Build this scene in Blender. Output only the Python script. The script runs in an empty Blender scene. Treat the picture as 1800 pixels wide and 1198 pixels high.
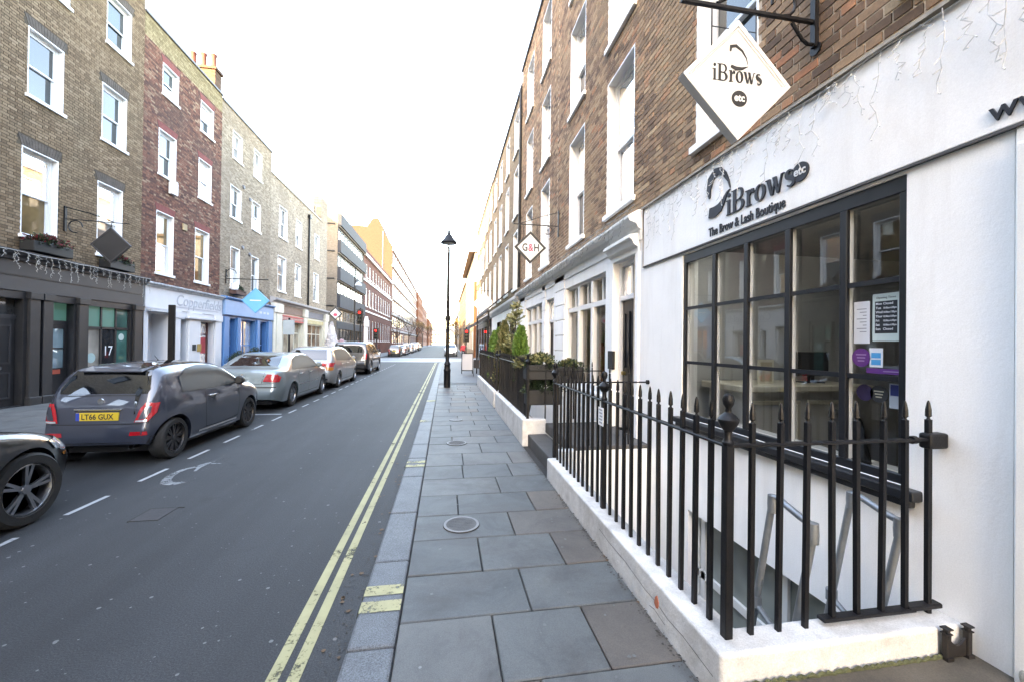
import bpy, bmesh, math, random
from math import sin, cos, pi, radians, sqrt, atan2
from mathutils import Vector, Matrix
from mathutils.bvhtree import BVHTree

rnd = random.Random(7)
S = bpy.context.scene
COL = S.collection

# ---------------------------------------------------------------- camera
CAM_H = 1.80
YAW, PITCH, ROLL = radians(9.4857), radians(0.3653), 0.0125
cam_d = bpy.data.cameras.new("camera"); cam = bpy.data.objects.new("camera", cam_d); COL.objects.link(cam)
cam_d.sensor_width = 36.0; cam_d.lens = 14.0; cam_d.clip_start = 0.05; cam_d.clip_end = 3000
_f = Vector((sin(YAW) * cos(PITCH), cos(YAW) * cos(PITCH), sin(PITCH)))
_r0 = Vector((cos(YAW), -sin(YAW), 0)); _u0 = _r0.cross(_f)
_r = cos(ROLL) * _r0 + sin(ROLL) * _u0; _u = -sin(ROLL) * _r0 + cos(ROLL) * _u0
_m = Matrix((_r, _u, -_f)).transposed().to_4x4(); _m.translation = Vector((0, 0, CAM_H))
cam.matrix_world = _m
S.camera = cam

# ---------------------------------------------------------------- sky, sun, exposure
SUN_EL = radians(20.0)
SUN_DIR = Vector((-0.55, -0.835, 0)).normalized() * cos(SUN_EL) + Vector((0, 0, sin(SUN_EL)))   # towards the sun
world = bpy.data.worlds.new("World"); S.world = world; world.use_nodes = True
_nt = world.node_tree; _nt.nodes.clear()
_o = _nt.nodes.new("ShaderNodeOutputWorld"); _b = _nt.nodes.new("ShaderNodeBackground"); _s = _nt.nodes.new("ShaderNodeTexSky")
_s.sky_type = 'NISHITA'; _s.sun_disc = False; _s.sun_elevation = SUN_EL
_s.sun_rotation = atan2(SUN_DIR.x, SUN_DIR.y)
_s.air_density = 1.0; _s.dust_density = 1.6; _s.ozone_density = 1.0; _s.altitude = 20
_b.inputs[1].default_value = 0.15
_nt.links.new(_s.outputs[0], _b.inputs[0]); _nt.links.new(_b.outputs[0], _o.inputs[0])
sun_d = bpy.data.lights.new("sun", 'SUN'); sun_d.energy = 2.0; sun_d.angle = radians(0.6); sun_d.color = (1.0, 0.86, 0.66)
sun = bpy.data.objects.new("sun", sun_d); COL.objects.link(sun)
sun.rotation_euler = SUN_DIR.to_track_quat('Z', 'Y').to_euler(); sun.location = (0, 0, 60)
S.view_settings.view_transform = 'Standard'; S.view_settings.look = 'None'
S.view_settings.gamma = 1.0; S.view_settings.use_curve_mapping = False
S.view_settings.exposure = 4.4
S.view_settings.use_white_balance = True; S.view_settings.white_balance_temperature = 8400; S.view_settings.white_balance_tint = 14
S.render.engine = 'CYCLES'
S.cycles.use_denoising = True
S.cycles.max_bounces = 7; S.cycles.diffuse_bounces = 4; S.cycles.glossy_bounces = 4; S.cycles.transparent_max_bounces = 12
S.cycles.sample_clamp_indirect = 8.0
S.cycles.caustics_reflective = False; S.cycles.caustics_refractive = False

# ---------------------------------------------------------------- mesh collector
class MB:
    def __init__(s): s.v = []; s.f = []; s.m = []; s.mi = 0
    def box(s, x0, x1, y0, y1, z0, z1, skip=''):
        if x0 > x1: x0, x1 = x1, x0
        if y0 > y1: y0, y1 = y1, y0
        if z0 > z1: z0, z1 = z1, z0
        b = len(s.v)
        s.v += [(x0,y0,z0),(x1,y0,z0),(x1,y1,z0),(x0,y1,z0),(x0,y0,z1),(x1,y0,z1),(x1,y1,z1),(x0,y1,z1)]
        for k, f in (('b',(0,3,2,1)),('t',(4,5,6,7)),('s',(0,1,5,4)),('e',(1,2,6,5)),('n',(2,3,7,6)),('w',(3,0,4,7))):
            if k not in skip: s.f.append(tuple(b+i for i in f)); s.m.append(s.mi)
        return s
    def poly(s, pts):
        b = len(s.v); s.v += [tuple(p) for p in pts]; s.f.append(tuple(range(b, b+len(pts)))); s.m.append(s.mi); return s
    def prism(s, pts, d):
        """pts: 3d loop, extruded by vector d"""
        b = len(s.v); n = len(pts); d = Vector(d)
        s.v += [tuple(p) for p in pts] + [tuple(Vector(p)+d) for p in pts]
        s.f.append(tuple(range(b+n-1, b-1, -1))); s.m.append(s.mi)
        s.f.append(tuple(range(b+n, b+2*n))); s.m.append(s.mi)
        for i in range(n):
            j = (i+1) % n
            s.f.append((b+i, b+j, b+n+j, b+n+i)); s.m.append(s.mi)
        return s
    def tube(s, path, r, n=8, cap=True):
        """path of points, radius number or list"""
        P = [Vector(p) for p in path]; k = len(P)
        R = r if isinstance(r, (list, tuple)) else [r]*k
        b0 = len(s.v); up = None
        for i, p in enumerate(P):
            t = (P[min(i+1,k-1)] - P[max(i-1,0)]).normalized()
            if up is None:
                up = Vector((0,0,1)) if abs(t.z) < .9 else Vector((0,1,0))
            a = t.cross(up); a = a.normalized() if a.length > 1e-6 else Vector((1,0,0))
            c = a.cross(t).normalized(); up = c
            for j in range(n):
                w = 2*pi*j/n + pi/n
                s.v.append(tuple(p + R[i]*(cos(w)*a + sin(w)*c)))
        for i in range(k-1):
            for j in range(n):
                j2 = (j+1) % n
                s.f.append((b0+i*n+j, b0+i*n+j2, b0+(i+1)*n+j2, b0+(i+1)*n+j)); s.m.append(s.mi)
        if cap:
            s.f.append(tuple(b0+j for j in range(n-1,-1,-1))); s.m.append(s.mi)
            s.f.append(tuple(b0+(k-1)*n+j for j in range(n))); s.m.append(s.mi)
        return s
    def lathe(s, prof, c=(0,0,0), axis='z', n=16, close=False, cap=True):
        """prof: list of (r, h)"""
        b0 = len(s.v); c = Vector(c)
        for r, h in prof:
            for j in range(n):
                w = 2*pi*j/n
                p = {'z': (r*cos(w), r*sin(w), h), 'y': (r*cos(w), h, r*sin(w)), 'x': (h, r*cos(w), r*sin(w))}[axis]
                s.v.append(tuple(c + Vector(p)))
        k = len(prof)
        for i in range(k if close else k-1):
            i2 = (i+1) % k
            for j in range(n):
                j2 = (j+1) % n
                s.f.append((b0+i*n+j, b0+i*n+j2, b0+i2*n+j2, b0+i2*n+j)); s.m.append(s.mi)
        if not close and cap:
            for i in (0, k-1):
                if prof[i][0] > 1e-4: s.f.append(tuple(b0+i*n+j for j in range(n))); s.m.append(s.mi)
        return s
    def mesh(s, name):
        me = bpy.data.meshes.new(name); me.from_pydata(s.v, [], s.f); return me
    def build(s, name, mat, parent=None, smooth=False, bevel=0.0, fix=True, seg=1):
        me = s.mesh(name)
        mats = mat if isinstance(mat, (list, tuple)) else [mat]
        for m in mats: me.materials.append(m)
        if len(mats) > 1: me.polygons.foreach_set('material_index', s.m)
        if fix:
            bm = bmesh.new(); bm.from_mesh(me); bmesh.ops.recalc_face_normals(bm, faces=bm.faces); bm.to_mesh(me); bm.free()
        if smooth: me.polygons.foreach_set('use_smooth', [True]*len(me.polygons))
        o = bpy.data.objects.new(name, me); COL.objects.link(o)
        if parent: attach(o, parent)
        if bevel:
            bv = o.modifiers.new('bevel', 'BEVEL'); bv.width = bevel; bv.segments = seg; bv.limit_method = 'ANGLE'; bv.angle_limit = radians(40)
        if smooth:
            try: me.set_sharp_from_angle(angle=radians(38))
            except Exception: pass
        return o

WLOC = {}                                       # world location of parents (translation only)
def attach(o, parent):
    o.parent = parent
    o.matrix_parent_inverse = Matrix.Translation(-WLOC.get(parent.name, Vector((0,0,0))))
def thing(name, label, cat, loc=(0,0,0), group=None, rz=0.0):
    o = bpy.data.objects.new(name, None); COL.objects.link(o)
    o.empty_display_size = .2; o.location = loc; o.rotation_euler = (0,0,rz)
    WLOC[o.name] = Vector(loc)
    return tag(o, label, cat, group)
def tag(o, label, cat, group=None):
    o['label'] = label; o['category'] = cat
    if group: o['group'] = group
    return o
def kind(o, k): o['kind'] = k; return o
def copy_tree(o, loc=None, rz=None, label=None, parent=None, mats=None):
    c = o.copy(); COL.objects.link(c)
    if parent is not None: c.parent = parent
    if loc is not None: c.location = loc; WLOC[c.name] = Vector(loc)
    if rz is not None: c.rotation_euler = (0,0,rz)
    if label: c['label'] = label
    if mats and c.data and c.data.materials:
        for i, sl in enumerate(c.material_slots):
            if sl.material in mats:
                m2 = mats[sl.material]; sl.link = 'OBJECT'; sl.material = m2
    for ch in list(o.children): copy_tree(ch, parent=c, mats=mats)
    return c

# ---------------------------------------------------------------- materials
def NT(name):
    m = bpy.data.materials.new(name); m.use_nodes = True
    nt = m.node_tree; nt.nodes.clear()
    out = nt.nodes.new('ShaderNodeOutputMaterial'); p = nt.nodes.new('ShaderNodeBsdfPrincipled')
    nt.links.new(p.outputs[0], out.inputs[0])
    return m, nt, p, out
def node(nt, t, **kw):
    n = nt.nodes.new(t)
    for k, v in kw.items():
        if k in n.inputs.keys() if isinstance(k, str) else False: n.inputs[k].default_value = v
        else: setattr(n, k, v)
    return n
def rgba(c): return (c[0], c[1], c[2], 1.0)
def noise(nt, scale, detail=4, rough=.6, vec=None, dist=0):
    n = nt.nodes.new('ShaderNodeTexNoise'); n.inputs['Scale'].default_value = scale; n.inputs['Detail'].default_value = detail
    n.inputs['Roughness'].default_value = rough; n.inputs['Distortion'].default_value = dist
    if vec is not None: nt.links.new(vec, n.inputs['Vector'])
    return n
def ramp(nt, fac, stops, interp='LINEAR'):
    r = nt.nodes.new('ShaderNodeValToRGB'); r.color_ramp.interpolation = interp
    e = r.color_ramp.elements
    while len(e) < len(stops): e.new(0.5)
    for i, (p, c) in enumerate(stops): e[i].position = p; e[i].color = rgba(c) if len(c) == 3 else c
    nt.links.new(fac, r.inputs[0]); return r
def mixc(nt, fac, a, b, mode='MIX'):
    n = nt.nodes.new('ShaderNodeMix'); n.data_type = 'RGBA'; n.blend_type = mode
    for sock, v in ((n.inputs['Factor'], fac), (n.inputs['A'], a), (n.inputs['B'], b)):
        pass
    fs, A, B = n.inputs[0], n.inputs[6], n.inputs[7]
    for sock, v in ((fs, fac), (A, a), (B, b)):
        if hasattr(v, 'is_linked') or hasattr(v, 'links'): nt.links.new(v, sock)
        elif isinstance(v, (int, float)): sock.default_value = v
        else: sock.default_value = rgba(v)
    return n.outputs[2]
def bump(nt, p, h, strength=.3, dist=.01, prev=None):
    b = nt.nodes.new('ShaderNodeBump'); b.inputs['Strength'].default_value = strength; b.inputs['Distance'].default_value = dist
    nt.links.new(h, b.inputs['Height'])
    if prev is not None: nt.links.new(prev, b.inputs['Normal'])
    nt.links.new(b.outputs[0], p.inputs['Normal']); return b.outputs[0]
def pos(nt): return nt.nodes.new('ShaderNodeNewGeometry').outputs['Position']
def scaled(nt, vec, s):
    n = nt.nodes.new('ShaderNodeMapping'); n.inputs['Scale'].default_value = s; nt.links.new(vec, n.inputs[0]); return n.outputs[0]
_MC = {}
def M(name, col, rough=.6, var=.12, scale=3.0, fine=0.0, bmp=0.0, bscale=80.0, metal=0.0, spec=.5, coat=0.0, dirt=0.0, dirtcol=(.10,.09,.07), streak=False, obj=False, vari_rough=0.0):
    if name in _MC: return _MC[name]
    m, nt, p, out = NT(name)
    if obj: P = nt.nodes.new('ShaderNodeTexCoord').outputs['Object']
    else: P = pos(nt)
    n1 = noise(nt, scale, 5, .62, P)
    c0 = tuple(max(0, x*(1-var)) for x in col); c1 = tuple(min(1, x*(1+var)) for x in col)
    c = ramp(nt, n1.outputs[0], [(.3, c0), (.7, c1)]).outputs[0]
    if fine:
        n2 = noise(nt, 140, 3, .7, P); f = ramp(nt, n2.outputs[0], [(.35, (1-fine,)*3), (.65, (1+fine,)*3)])
        c = mixc(nt, 1.0, c, f.outputs[0], 'MULTIPLY')
    if dirt:
        v = scaled(nt, P, (2.2, 2.2, .25)) if streak else P
        n3 = noise(nt, 1.6, 7, .7, v, .4); f = ramp(nt, n3.outputs[0], [(.5, (0,)*3), (.78, (dirt,)*3)])
        c = mixc(nt, f.outputs[0], c, dirtcol)
    nt.links.new(c, p.inputs['Base Color'])
    p.inputs['Roughness'].default_value = rough; p.inputs['Metallic'].default_value = metal
    p.inputs['Specular IOR Level'].default_value = spec; p.inputs['Coat Weight'].default_value = coat; p.inputs['Coat Roughness'].default_value = .05
    if vari_rough:
        n4 = noise(nt, scale*2.3, 4, .6, P)
        r = nt.nodes.new('ShaderNodeMapRange'); r.inputs[3].default_value = max(0, rough-vari_rough); r.inputs[4].default_value = rough+vari_rough
        nt.links.new(n4.outputs[0], r.inputs[0]); nt.links.new(r.outputs[0], p.inputs['Roughness'])
    if bmp:
        n5 = noise(nt, bscale, 4, .65, P); bump(nt, p, n5.outputs[0], bmp, .01)
    _MC[name] = m; return m
def emis(name, col, strength):
    if name in _MC: return _MC[name]
    m, nt, p, out = NT(name)
    p.inputs['Base Color'].default_value = rgba(col); p.inputs['Emission Color'].default_value = rgba(col); p.inputs['Emission Strength'].default_value = strength
    _MC[name] = m; return m
def two_sided_ior(nt, sock, ior):
    """a thin pane mirrors the same from either side"""
    g = nt.nodes.new('ShaderNodeNewGeometry'); r = nt.nodes.new('ShaderNodeMapRange'); r.inputs[3].default_value = ior; r.inputs[4].default_value = 1/ior
    nt.links.new(g.outputs['Backfacing'], r.inputs[0]); nt.links.new(r.outputs[0], sock)
def dark_glass(name, col=(.02,.025,.03), ior=2.0, rough=.015, wob=.0):
    """pane with a dim room behind it, seen mostly by its reflection"""
    if name in _MC: return _MC[name]
    m, nt, p, out = NT(name)
    P = pos(nt); n1 = noise(nt, .9, 3, .6, P)
    c = ramp(nt, n1.outputs[0], [(.35, tuple(x*.5 for x in col)), (.7, tuple(x*1.6 for x in col))])
    nt.links.new(c.outputs[0], p.inputs['Base Color']); p.inputs['Roughness'].default_value = rough; two_sided_ior(nt, p.inputs['IOR'], ior)
    if wob: bump(nt, p, noise(nt, 1.3, 1, .4, P).outputs[0], wob, .05)
    _MC[name] = m; return m
def clear_glass(name, tint=(.85,.9,.9), refl=1.7):
    if name in _MC: return _MC[name]
    m = bpy.data.materials.new(name); m.use_nodes = True; nt = m.node_tree; nt.nodes.clear()
    out = nt.nodes.new('ShaderNodeOutputMaterial'); mx = nt.nodes.new('ShaderNodeMixShader')
    tr = nt.nodes.new('ShaderNodeBsdfTransparent'); tr.inputs[0].default_value = rgba(tint)
    gl = nt.nodes.new('ShaderNodeBsdfGlossy'); gl.inputs['Roughness'].default_value = .01
    fr = nt.nodes.new('ShaderNodeFresnel'); two_sided_ior(nt, fr.inputs[0], refl)
    nt.links.new(fr.outputs[0], mx.inputs[0]); nt.links.new(tr.outputs[0], mx.inputs[1]); nt.links.new(gl.outputs[0], mx.inputs[2]); nt.links.new(mx.outputs[0], out.inputs[0])
    _MC[name] = m; return m

def brick_mat(name, stops, per_object=False, patch=None, patch_amt=.5, sootz=None):
    """colour of each brick: from an attribute on the joined mesh or from the object's random number"""
    m, nt, p, out = NT(name); P = pos(nt)
    if per_object: f = nt.nodes.new('ShaderNodeObjectInfo').outputs['Random']
    else:
        a = nt.nodes.new('ShaderNodeAttribute'); a.attribute_name = 'tint'; f = a.outputs['Fac']
    c = ramp(nt, f, stops).outputs[0]
    n2 = noise(nt, 60, 4, .7, P); g = ramp(nt, n2.outputs[0], [(.3, (.72,)*3), (.7, (1.25,)*3)])
    c = mixc(nt, 1.0, c, g.outputs[0], 'MULTIPLY')
    if patch:
        n3 = noise(nt, .55, 5, .65, P, .3); h = ramp(nt, n3.outputs[0], [(.47, (0,)*3), (.62, (patch_amt,)*3)])
        c = mixc(nt, h.outputs[0], c, patch)
    nt.links.new(c, p.inputs['Base Color']); p.inputs['Roughness'].default_value = .88
    p.inputs['Specular IOR Level'].default_value = .25
    bump(nt, p, noise(nt, 90, 4, .7, P).outputs[0], .5, .004)
    return m
def brick_tex(name, stops, mortar, sx=.225, sz=.075, axis='y', patch=None, patch_amt=.5):
    """far walls: bricks too small to pick apart"""
    m, nt, p, out = NT(name); P = pos(nt)
    sep = nt.nodes.new('ShaderNodeSeparateXYZ'); nt.links.new(P, sep.inputs[0])
    cb = nt.nodes.new('ShaderNodeCombineXYZ'); nt.links.new(sep.outputs[1 if axis == 'y' else 0], cb.inputs[0]); nt.links.new(sep.outputs[2], cb.inputs[1])
    b = nt.nodes.new('ShaderNodeTexBrick'); b.inputs['Scale'].default_value = 1.0; b.inputs['Brick Width'].default_value = sx; b.inputs['Row Height'].default_value = sz
    b.inputs['Mortar Size'].default_value = .006; b.inputs['Color1'].default_value = (0,0,0,1); b.inputs['Color2'].default_value = (1,1,1,1); b.inputs['Mortar'].default_value = (.5,.5,.5,1)
    nt.links.new(cb.outputs[0], b.inputs[0])
    c = ramp(nt, b.outputs['Color'], stops).outputs[0]
    c = mixc(nt, b.outputs['Fac'], c, mortar)
    n2 = noise(nt, 7, 5, .7, P); g = ramp(nt, n2.outputs[0], [(.3, (.8,)*3), (.7, (1.2,)*3)])
    c = mixc(nt, 1.0, c, g.outputs[0], 'MULTIPLY')
    if patch:
        n3 = noise(nt, .4, 5, .65, P, .3); h = ramp(nt, n3.outputs[0], [(.47, (0,)*3), (.64, (patch_amt,)*3)])
        c = mixc(nt, h.outputs[0], c, patch)
    nt.links.new(c, p.inputs['Base Color']); p.inputs['Roughness'].default_value = .9; p.inputs['Specular IOR Level'].default_value = .2
    return m

# ---------------------------------------------------------------- text and glyph helpers
def text_obj(name, body, size, mat, origin, xdir, ydir, parent=None, thick=.004, align='CENTER', shear=0, bold=0.0, squeeze=1.0):
    """raised lettering: origin is the anchor on the baseline, xdir the reading direction, ydir up"""
    cu = bpy.data.curves.new(name, 'FONT'); cu.body = body; cu.size = size; cu.align_x = align; cu.extrude = thick/2; cu.shear = shear; cu.offset = bold; cu.resolution_u = 3
    return _curve_done(name, cu, mat, origin, xdir, ydir, parent, squeeze)
def _curve_done(name, cu, mat, origin, xdir, ydir, parent, squeeze=1.0):
    t = bpy.data.objects.new(name + '_tmp', cu); COL.objects.link(t)
    dg = bpy.context.evaluated_depsgraph_get()
    me = bpy.data.meshes.new_from_object(t.evaluated_get(dg)); me.name = name
    bpy.data.objects.remove(t)
    xd = Vector(xdir).normalized(); yd = Vector(ydir).normalized(); zd = xd.cross(yd)
    mm = Matrix((xd*squeeze, yd, zd)).transposed().to_4x4(); mm.translation = Vector(origin)
    me.transform(mm)
    me.materials.clear(); me.materials.append(mat)
    o = bpy.data.objects.new(name, me); COL.objects.link(o)
    if parent: attach(o, parent)
    return o
def loops_obj(name, loops, mat, origin, xdir, ydir, parent=None, thick=.004):
    cu = bpy.data.curves.new(name, 'CURVE'); cu.dimensions = '2D'; cu.fill_mode = 'BOTH'; cu.extrude = thick/2
    if loops and isinstance(loops[0][0][0], (list, tuple)):            # groups: each group its own shape (holes only inside a group)
        obs = [loops_obj(name, g, mat, Vector(origin)+Vector(xdir).cross(Vector(ydir))*(.0002*i), xdir, ydir, parent, thick) for i, g in enumerate(loops)]
        bpy.data.curves.remove(cu); bm = bmesh.new()
        for q in obs: bm.from_mesh(q.data)
        me = obs[0].data; bm.to_mesh(me); bm.free()
        for q in obs[1:]: bpy.data.objects.remove(q)
        return obs[0]
    for lp in loops:
        sp = cu.splines.new('POLY'); sp.points.add(len(lp)-1)
        for i, (x, y) in enumerate(lp): sp.points[i].co = (x, y, 0, 1)
        sp.use_cyclic_u = True
    return _curve_done(name, cu, mat, origin, xdir, ydir, parent)
def ell(cx, cy, rx, ry, n=24, a0=0, a1=2*pi):
    full = abs(a1-a0-2*pi) < 1e-6
    return [(cx+rx*cos(a0+(a1-a0)*i/(n if full else n-1)), cy+ry*sin(a0+(a1-a0)*i/(n if full else n-1))) for i in range(n)]
def didone(txt, h=1.0):
    """thick-and-thin serif letters for i B r o w s; returns list of loops groups per letter and total width (x-height .68 h)"""
    xh = .68*h; T = .17*h; t = .035*h; L = []; x = 0
    def R(a, b, c, d): return [(a, b), (c, b), (c, d), (a, d)]
    for ch in txt:
        if ch == 'i':
            L.append(R(x+.05*h, 0, x+.37*h, t)); L.append(R(x+.125*h, t, x+.125*h+T, xh)); L.append(R(x+.03*h, xh-t, x+.125*h, xh)); L.append(ell(x+.21*h, .9*h, .1*h, .1*h, 14)); x += .42*h
        elif ch == 'B':
            L.append(R(x, 0, x+.1*h, t)); L.append(R(x, h-t, x+.1*h, h)); L.append(R(x+.1*h, 0, x+.1*h+T*1.1, h))
            s = x+.1*h+T*1.1
            L.append([(s, .5*h), (s, .5*h+t)] + [(x+.45*h+.18*h*cos(a), .74*h+.225*h*sin(a)) for a in [(-pi/2+pi*i/12) for i in range(13)]] + [(s, h-t), (s, h)] + [(x+.5*h+.27*h*cos(a), .75*h+.25*h*sin(a)) for a in [(pi/2-pi*i/12) for i in range(13)]])
            L.append([(s, 0), (s, t)] + [(x+.46*h+.2*h*cos(a), .255*h+.22*h*sin(a)) for a in [(-pi/2+pi*i/12) for i in range(13)]] + [(s, .5*h-t), (s, .5*h-.001)] + [(x+.52*h+.32*h*cos(a), .25*h+.249*h*sin(a)) for a in [(pi/2-pi*i/12) for i in range(13)]])
            x += .92*h
        elif ch == 'r':
            L.append(R(x+.02*h, 0, x+.36*h, t)); L.append(R(x+.1*h, t, x+.1*h+T, xh)); L.append(R(x, xh-t, x+.1*h, xh))
            L.append([(x+.1*h+T, .42*h), (x+.1*h+T, .5*h), (x+.36*h, xh), (x+.5*h, xh-.02*h), (x+.53*h, .52*h), (x+.44*h, .47*h), (x+.38*h, .56*h)]); x += .56*h
        elif ch == 'o':
            L.append([ell(x+.32*h, xh/2, .31*h, xh/2+.012*h, 26), ell(x+.32*h, xh/2, .14*h, xh/2-.035*h, 20)[::-1]]); x += .67*h
        elif ch == 'w':
            for q in (0, .33*h):
                L.append([(x+q+.02*h, xh), (x+q+.2*h, xh), (x+q+.36*h, 0), (x+q+.25*h, 0)])
                L.append([(x+q+.37*h, 0), (x+q+.305*h, .06*h), (x+q+.47*h, xh), (x+q+.52*h, xh)])
            L.append(R(x-.03*h, xh-t, x+.02*h, xh)); L.append(R(x+.85*h, xh-t, x+.95*h, xh)); x += .98*h
        elif ch == 's':
            pts = []
            n = 22; ctr = []
            for i in range(n+1):
                u = i/n
                if u < .5: a = radians(35) + (u/.5)*radians(215); ctr.append((.25*h+.15*h*cos(a), .51*h+.13*h*sin(a)))
                else: a = radians(70) - ((u-.5)/.5)*radians(215); ctr.append((.27*h+.17*h*cos(a), .19*h+.15*h*sin(a)))
            out_, in_ = [], []
            for i, (cx, cy) in enumerate(ctr):
                a, b = ctr[max(0, i-1)], ctr[min(n, i+1)]; tx, ty = b[0]-a[0], b[1]-a[1]; q = sqrt(tx*tx+ty*ty) or 1
                w = (.025 + .075*sin(pi*i/n)**2)*h
                out_.append((x+cx-ty/q*w, cy+tx/q*w)); in_.append((x+cx+ty/q*w, cy-tx/q*w))
            L.append(out_ + in_[::-1]); x += .52*h
    L = [g if isinstance(g[0], list) else [g] for g in L]
    return L, x
# ================================================================ materials of the setting
def asphalt_mat():
    m, nt, p, out = NT('asphalt'); P = pos(nt)
    n1 = noise(nt, .5, 6, .65, P); c = ramp(nt, n1.outputs[0], [(.32, (.0112,.0123,.0138)), (.68, (.0185,.0200,.0220))]).outputs[0]
    n2 = noise(nt, 95, 2, .8, P); f = ramp(nt, n2.outputs[0], [(.36, (.45,)*3), (.5, (1,)*3), (.68, (1.95,)*3)])
    c = mixc(nt, 1.0, c, f.outputs[0], 'MULTIPLY')
    # old repairs and wheel-worn lanes, lengthwise
    n4 = noise(nt, .9, 4, .6, scaled(nt, P, (1.6, .10, 1))); g = ramp(nt, n4.outputs[0], [(.40, (.72,)*3), (.64, (1.25,)*3)])
    c = mixc(nt, 1.0, c, g.outputs[0], 'MULTIPLY')
    # cracks and patched trenches
    vc = nt.nodes.new('ShaderNodeTexVoronoi'); vc.feature = 'DISTANCE_TO_EDGE'; vc.inputs['Scale'].default_value = .55
    wv = nt.nodes.new('ShaderNodeVectorMath'); wv.operation = 'ADD'; nz = noise(nt, 2.2, 5, .7, P); nt.links.new(P, wv.inputs[0]); nt.links.new(nz.outputs['Color'], wv.inputs[1]); nt.links.new(wv.outputs[0], vc.inputs['Vector'])
    ck = ramp(nt, vc.outputs['Distance'], [(.0, (.45,)*3), (.012, (1,)*3)]); nm_ = noise(nt, .35, 3, .6, P); km = ramp(nt, nm_.outputs[0], [(.5, (0,)*3), (.6, (1,)*3)])
    ckm = mixc(nt, km.outputs[0], (1,1,1), ck.outputs[0]); c = mixc(nt, 1.0, c, ckm, 'MULTIPLY')
    no = noise(nt, 1.7, 4, .6, P, .5); oil = ramp(nt, no.outputs[0], [(.62, (1,)*3), (.72, (.62,)*3)]); c = mixc(nt, 1.0, c, oil.outputs[0], 'MULTIPLY')
    # trodden chewing gum and grit: pale flecks
    v = nt.nodes.new('ShaderNodeTexVoronoi'); v.inputs['Scale'].default_value = 8.0; nt.links.new(P, v.inputs['Vector'])
    sz = nt.nodes.new('ShaderNodeSeparateColor'); nt.links.new(v.outputs['Color'], sz.inputs[0])
    mr = nt.nodes.new('ShaderNodeMapRange'); mr.inputs[1].default_value = .45; mr.inputs[2].default_value = 1; mr.inputs[3].default_value = .0; mr.inputs[4].default_value = .12
    nt.links.new(sz.outputs[0], mr.inputs[0])
    lt = nt.nodes.new('ShaderNodeMath'); lt.operation = 'LESS_THAN'; nt.links.new(v.outputs['Distance'], lt.inputs[0]); nt.links.new(mr.outputs[0], lt.inputs[1])
    c = mixc(nt, lt.outputs[0], c, (.11,.115,.115))
    nt.links.new(c, p.inputs['Base Color']); p.inputs['Roughness'].default_value = .72
    b = bump(nt, p, n2.outputs[0], .35, .006)
    return m
ASPHALT = asphalt_mat()
def slab_mat(name, cols, gum=True, rough=.62):
    m, nt, p, out = NT(name); P = pos(nt)
    oi = nt.nodes.new('ShaderNodeObjectInfo').outputs['Random']
    c = ramp(nt, oi, cols).outputs[0]
    off = nt.nodes.new('ShaderNodeVectorMath'); off.operation = 'ADD'; nt.links.new(P, off.inputs[0])
    cx = nt.nodes.new('ShaderNodeCombineXYZ'); ml = nt.nodes.new('ShaderNodeMath'); ml.operation = 'MULTIPLY'; ml.inputs[1].default_value = 37; nt.links.new(oi, ml.inputs[0]); nt.links.new(ml.outputs[0], cx.inputs[2]); nt.links.new(cx.outputs[0], off.inputs[1])
    n1 = noise(nt, 2.2, 7, .68, off.outputs[0], .6); g = ramp(nt, n1.outputs[0], [(.28, (.50,.49,.49)), (.5, (1,1,1)), (.75, (1.35,1.32,1.27))])
    c = mixc(nt, 1.0, c, g.outputs[0], 'MULTIPLY')
    n3 = noise(nt, 1.1, 6, .7, off.outputs[0], 1.0); h = ramp(nt, n3.outputs[0], [(.5, (0,)*3), (.7, (.65,)*3)])
    c = mixc(nt, h.outputs[0], c, (.040,.036,.034))
    n2 = noise(nt, 170, 2, .7, P); f = ramp(nt, n2.outputs[0], [(.35, (.82,)*3), (.65, (1.18,)*3)])
    c = mixc(nt, 1.0, c, f.outputs[0], 'MULTIPLY')
    if gum:
        v = nt.nodes.new('ShaderNodeTexVoronoi'); v.inputs['Scale'].default_value = 2.6; nt.links.new(P, v.inputs['Vector'])
        sz = nt.nodes.new('ShaderNodeSeparateColor'); nt.links.new(v.outputs['Color'], sz.inputs[0])
        mr = nt.nodes.new('ShaderNodeMapRange'); mr.inputs[1].default_value = .5; mr.inputs[2].default_value = 1; mr.inputs[3].default_value = .0; mr.inputs[4].default_value = .05
        nt.links.new(sz.outputs[0], mr.inputs[0])
        lt = nt.nodes.new('ShaderNodeMath'); lt.operation = 'LESS_THAN'; nt.links.new(v.outputs['Distance'], lt.inputs[0]); nt.links.new(mr.outputs[0], lt.inputs[1])
        c = mixc(nt, lt.outputs[0], c, (.16,.165,.165))
    nt.links.new(c, p.inputs['Base Color']); p.inputs['Roughness'].default_value = rough
    bump(nt, p, noise(nt, 45, 5, .7, P).outputs[0], .25, .004)
    return m
SLAB = slab_mat('york_stone', [(0, (.056,.063,.066)), (.4, (.072,.079,.081)), (.66, (.086,.091,.091)), (.76, (.078,.068,.060)), (1, (.084,.070,.058))])
SLABL = slab_mat('york_stone_opposite', [(0, (.085,.088,.088)), (1, (.11,.11,.107))], gum=False)
GRANITE = M('granite_kerb', (.080,.088,.097), .6, .18, 6, fine=.55, bmp=.15, bscale=120)
JOINT = M('joint_grit', (.022,.021,.020), .95, .3, 20)
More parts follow.
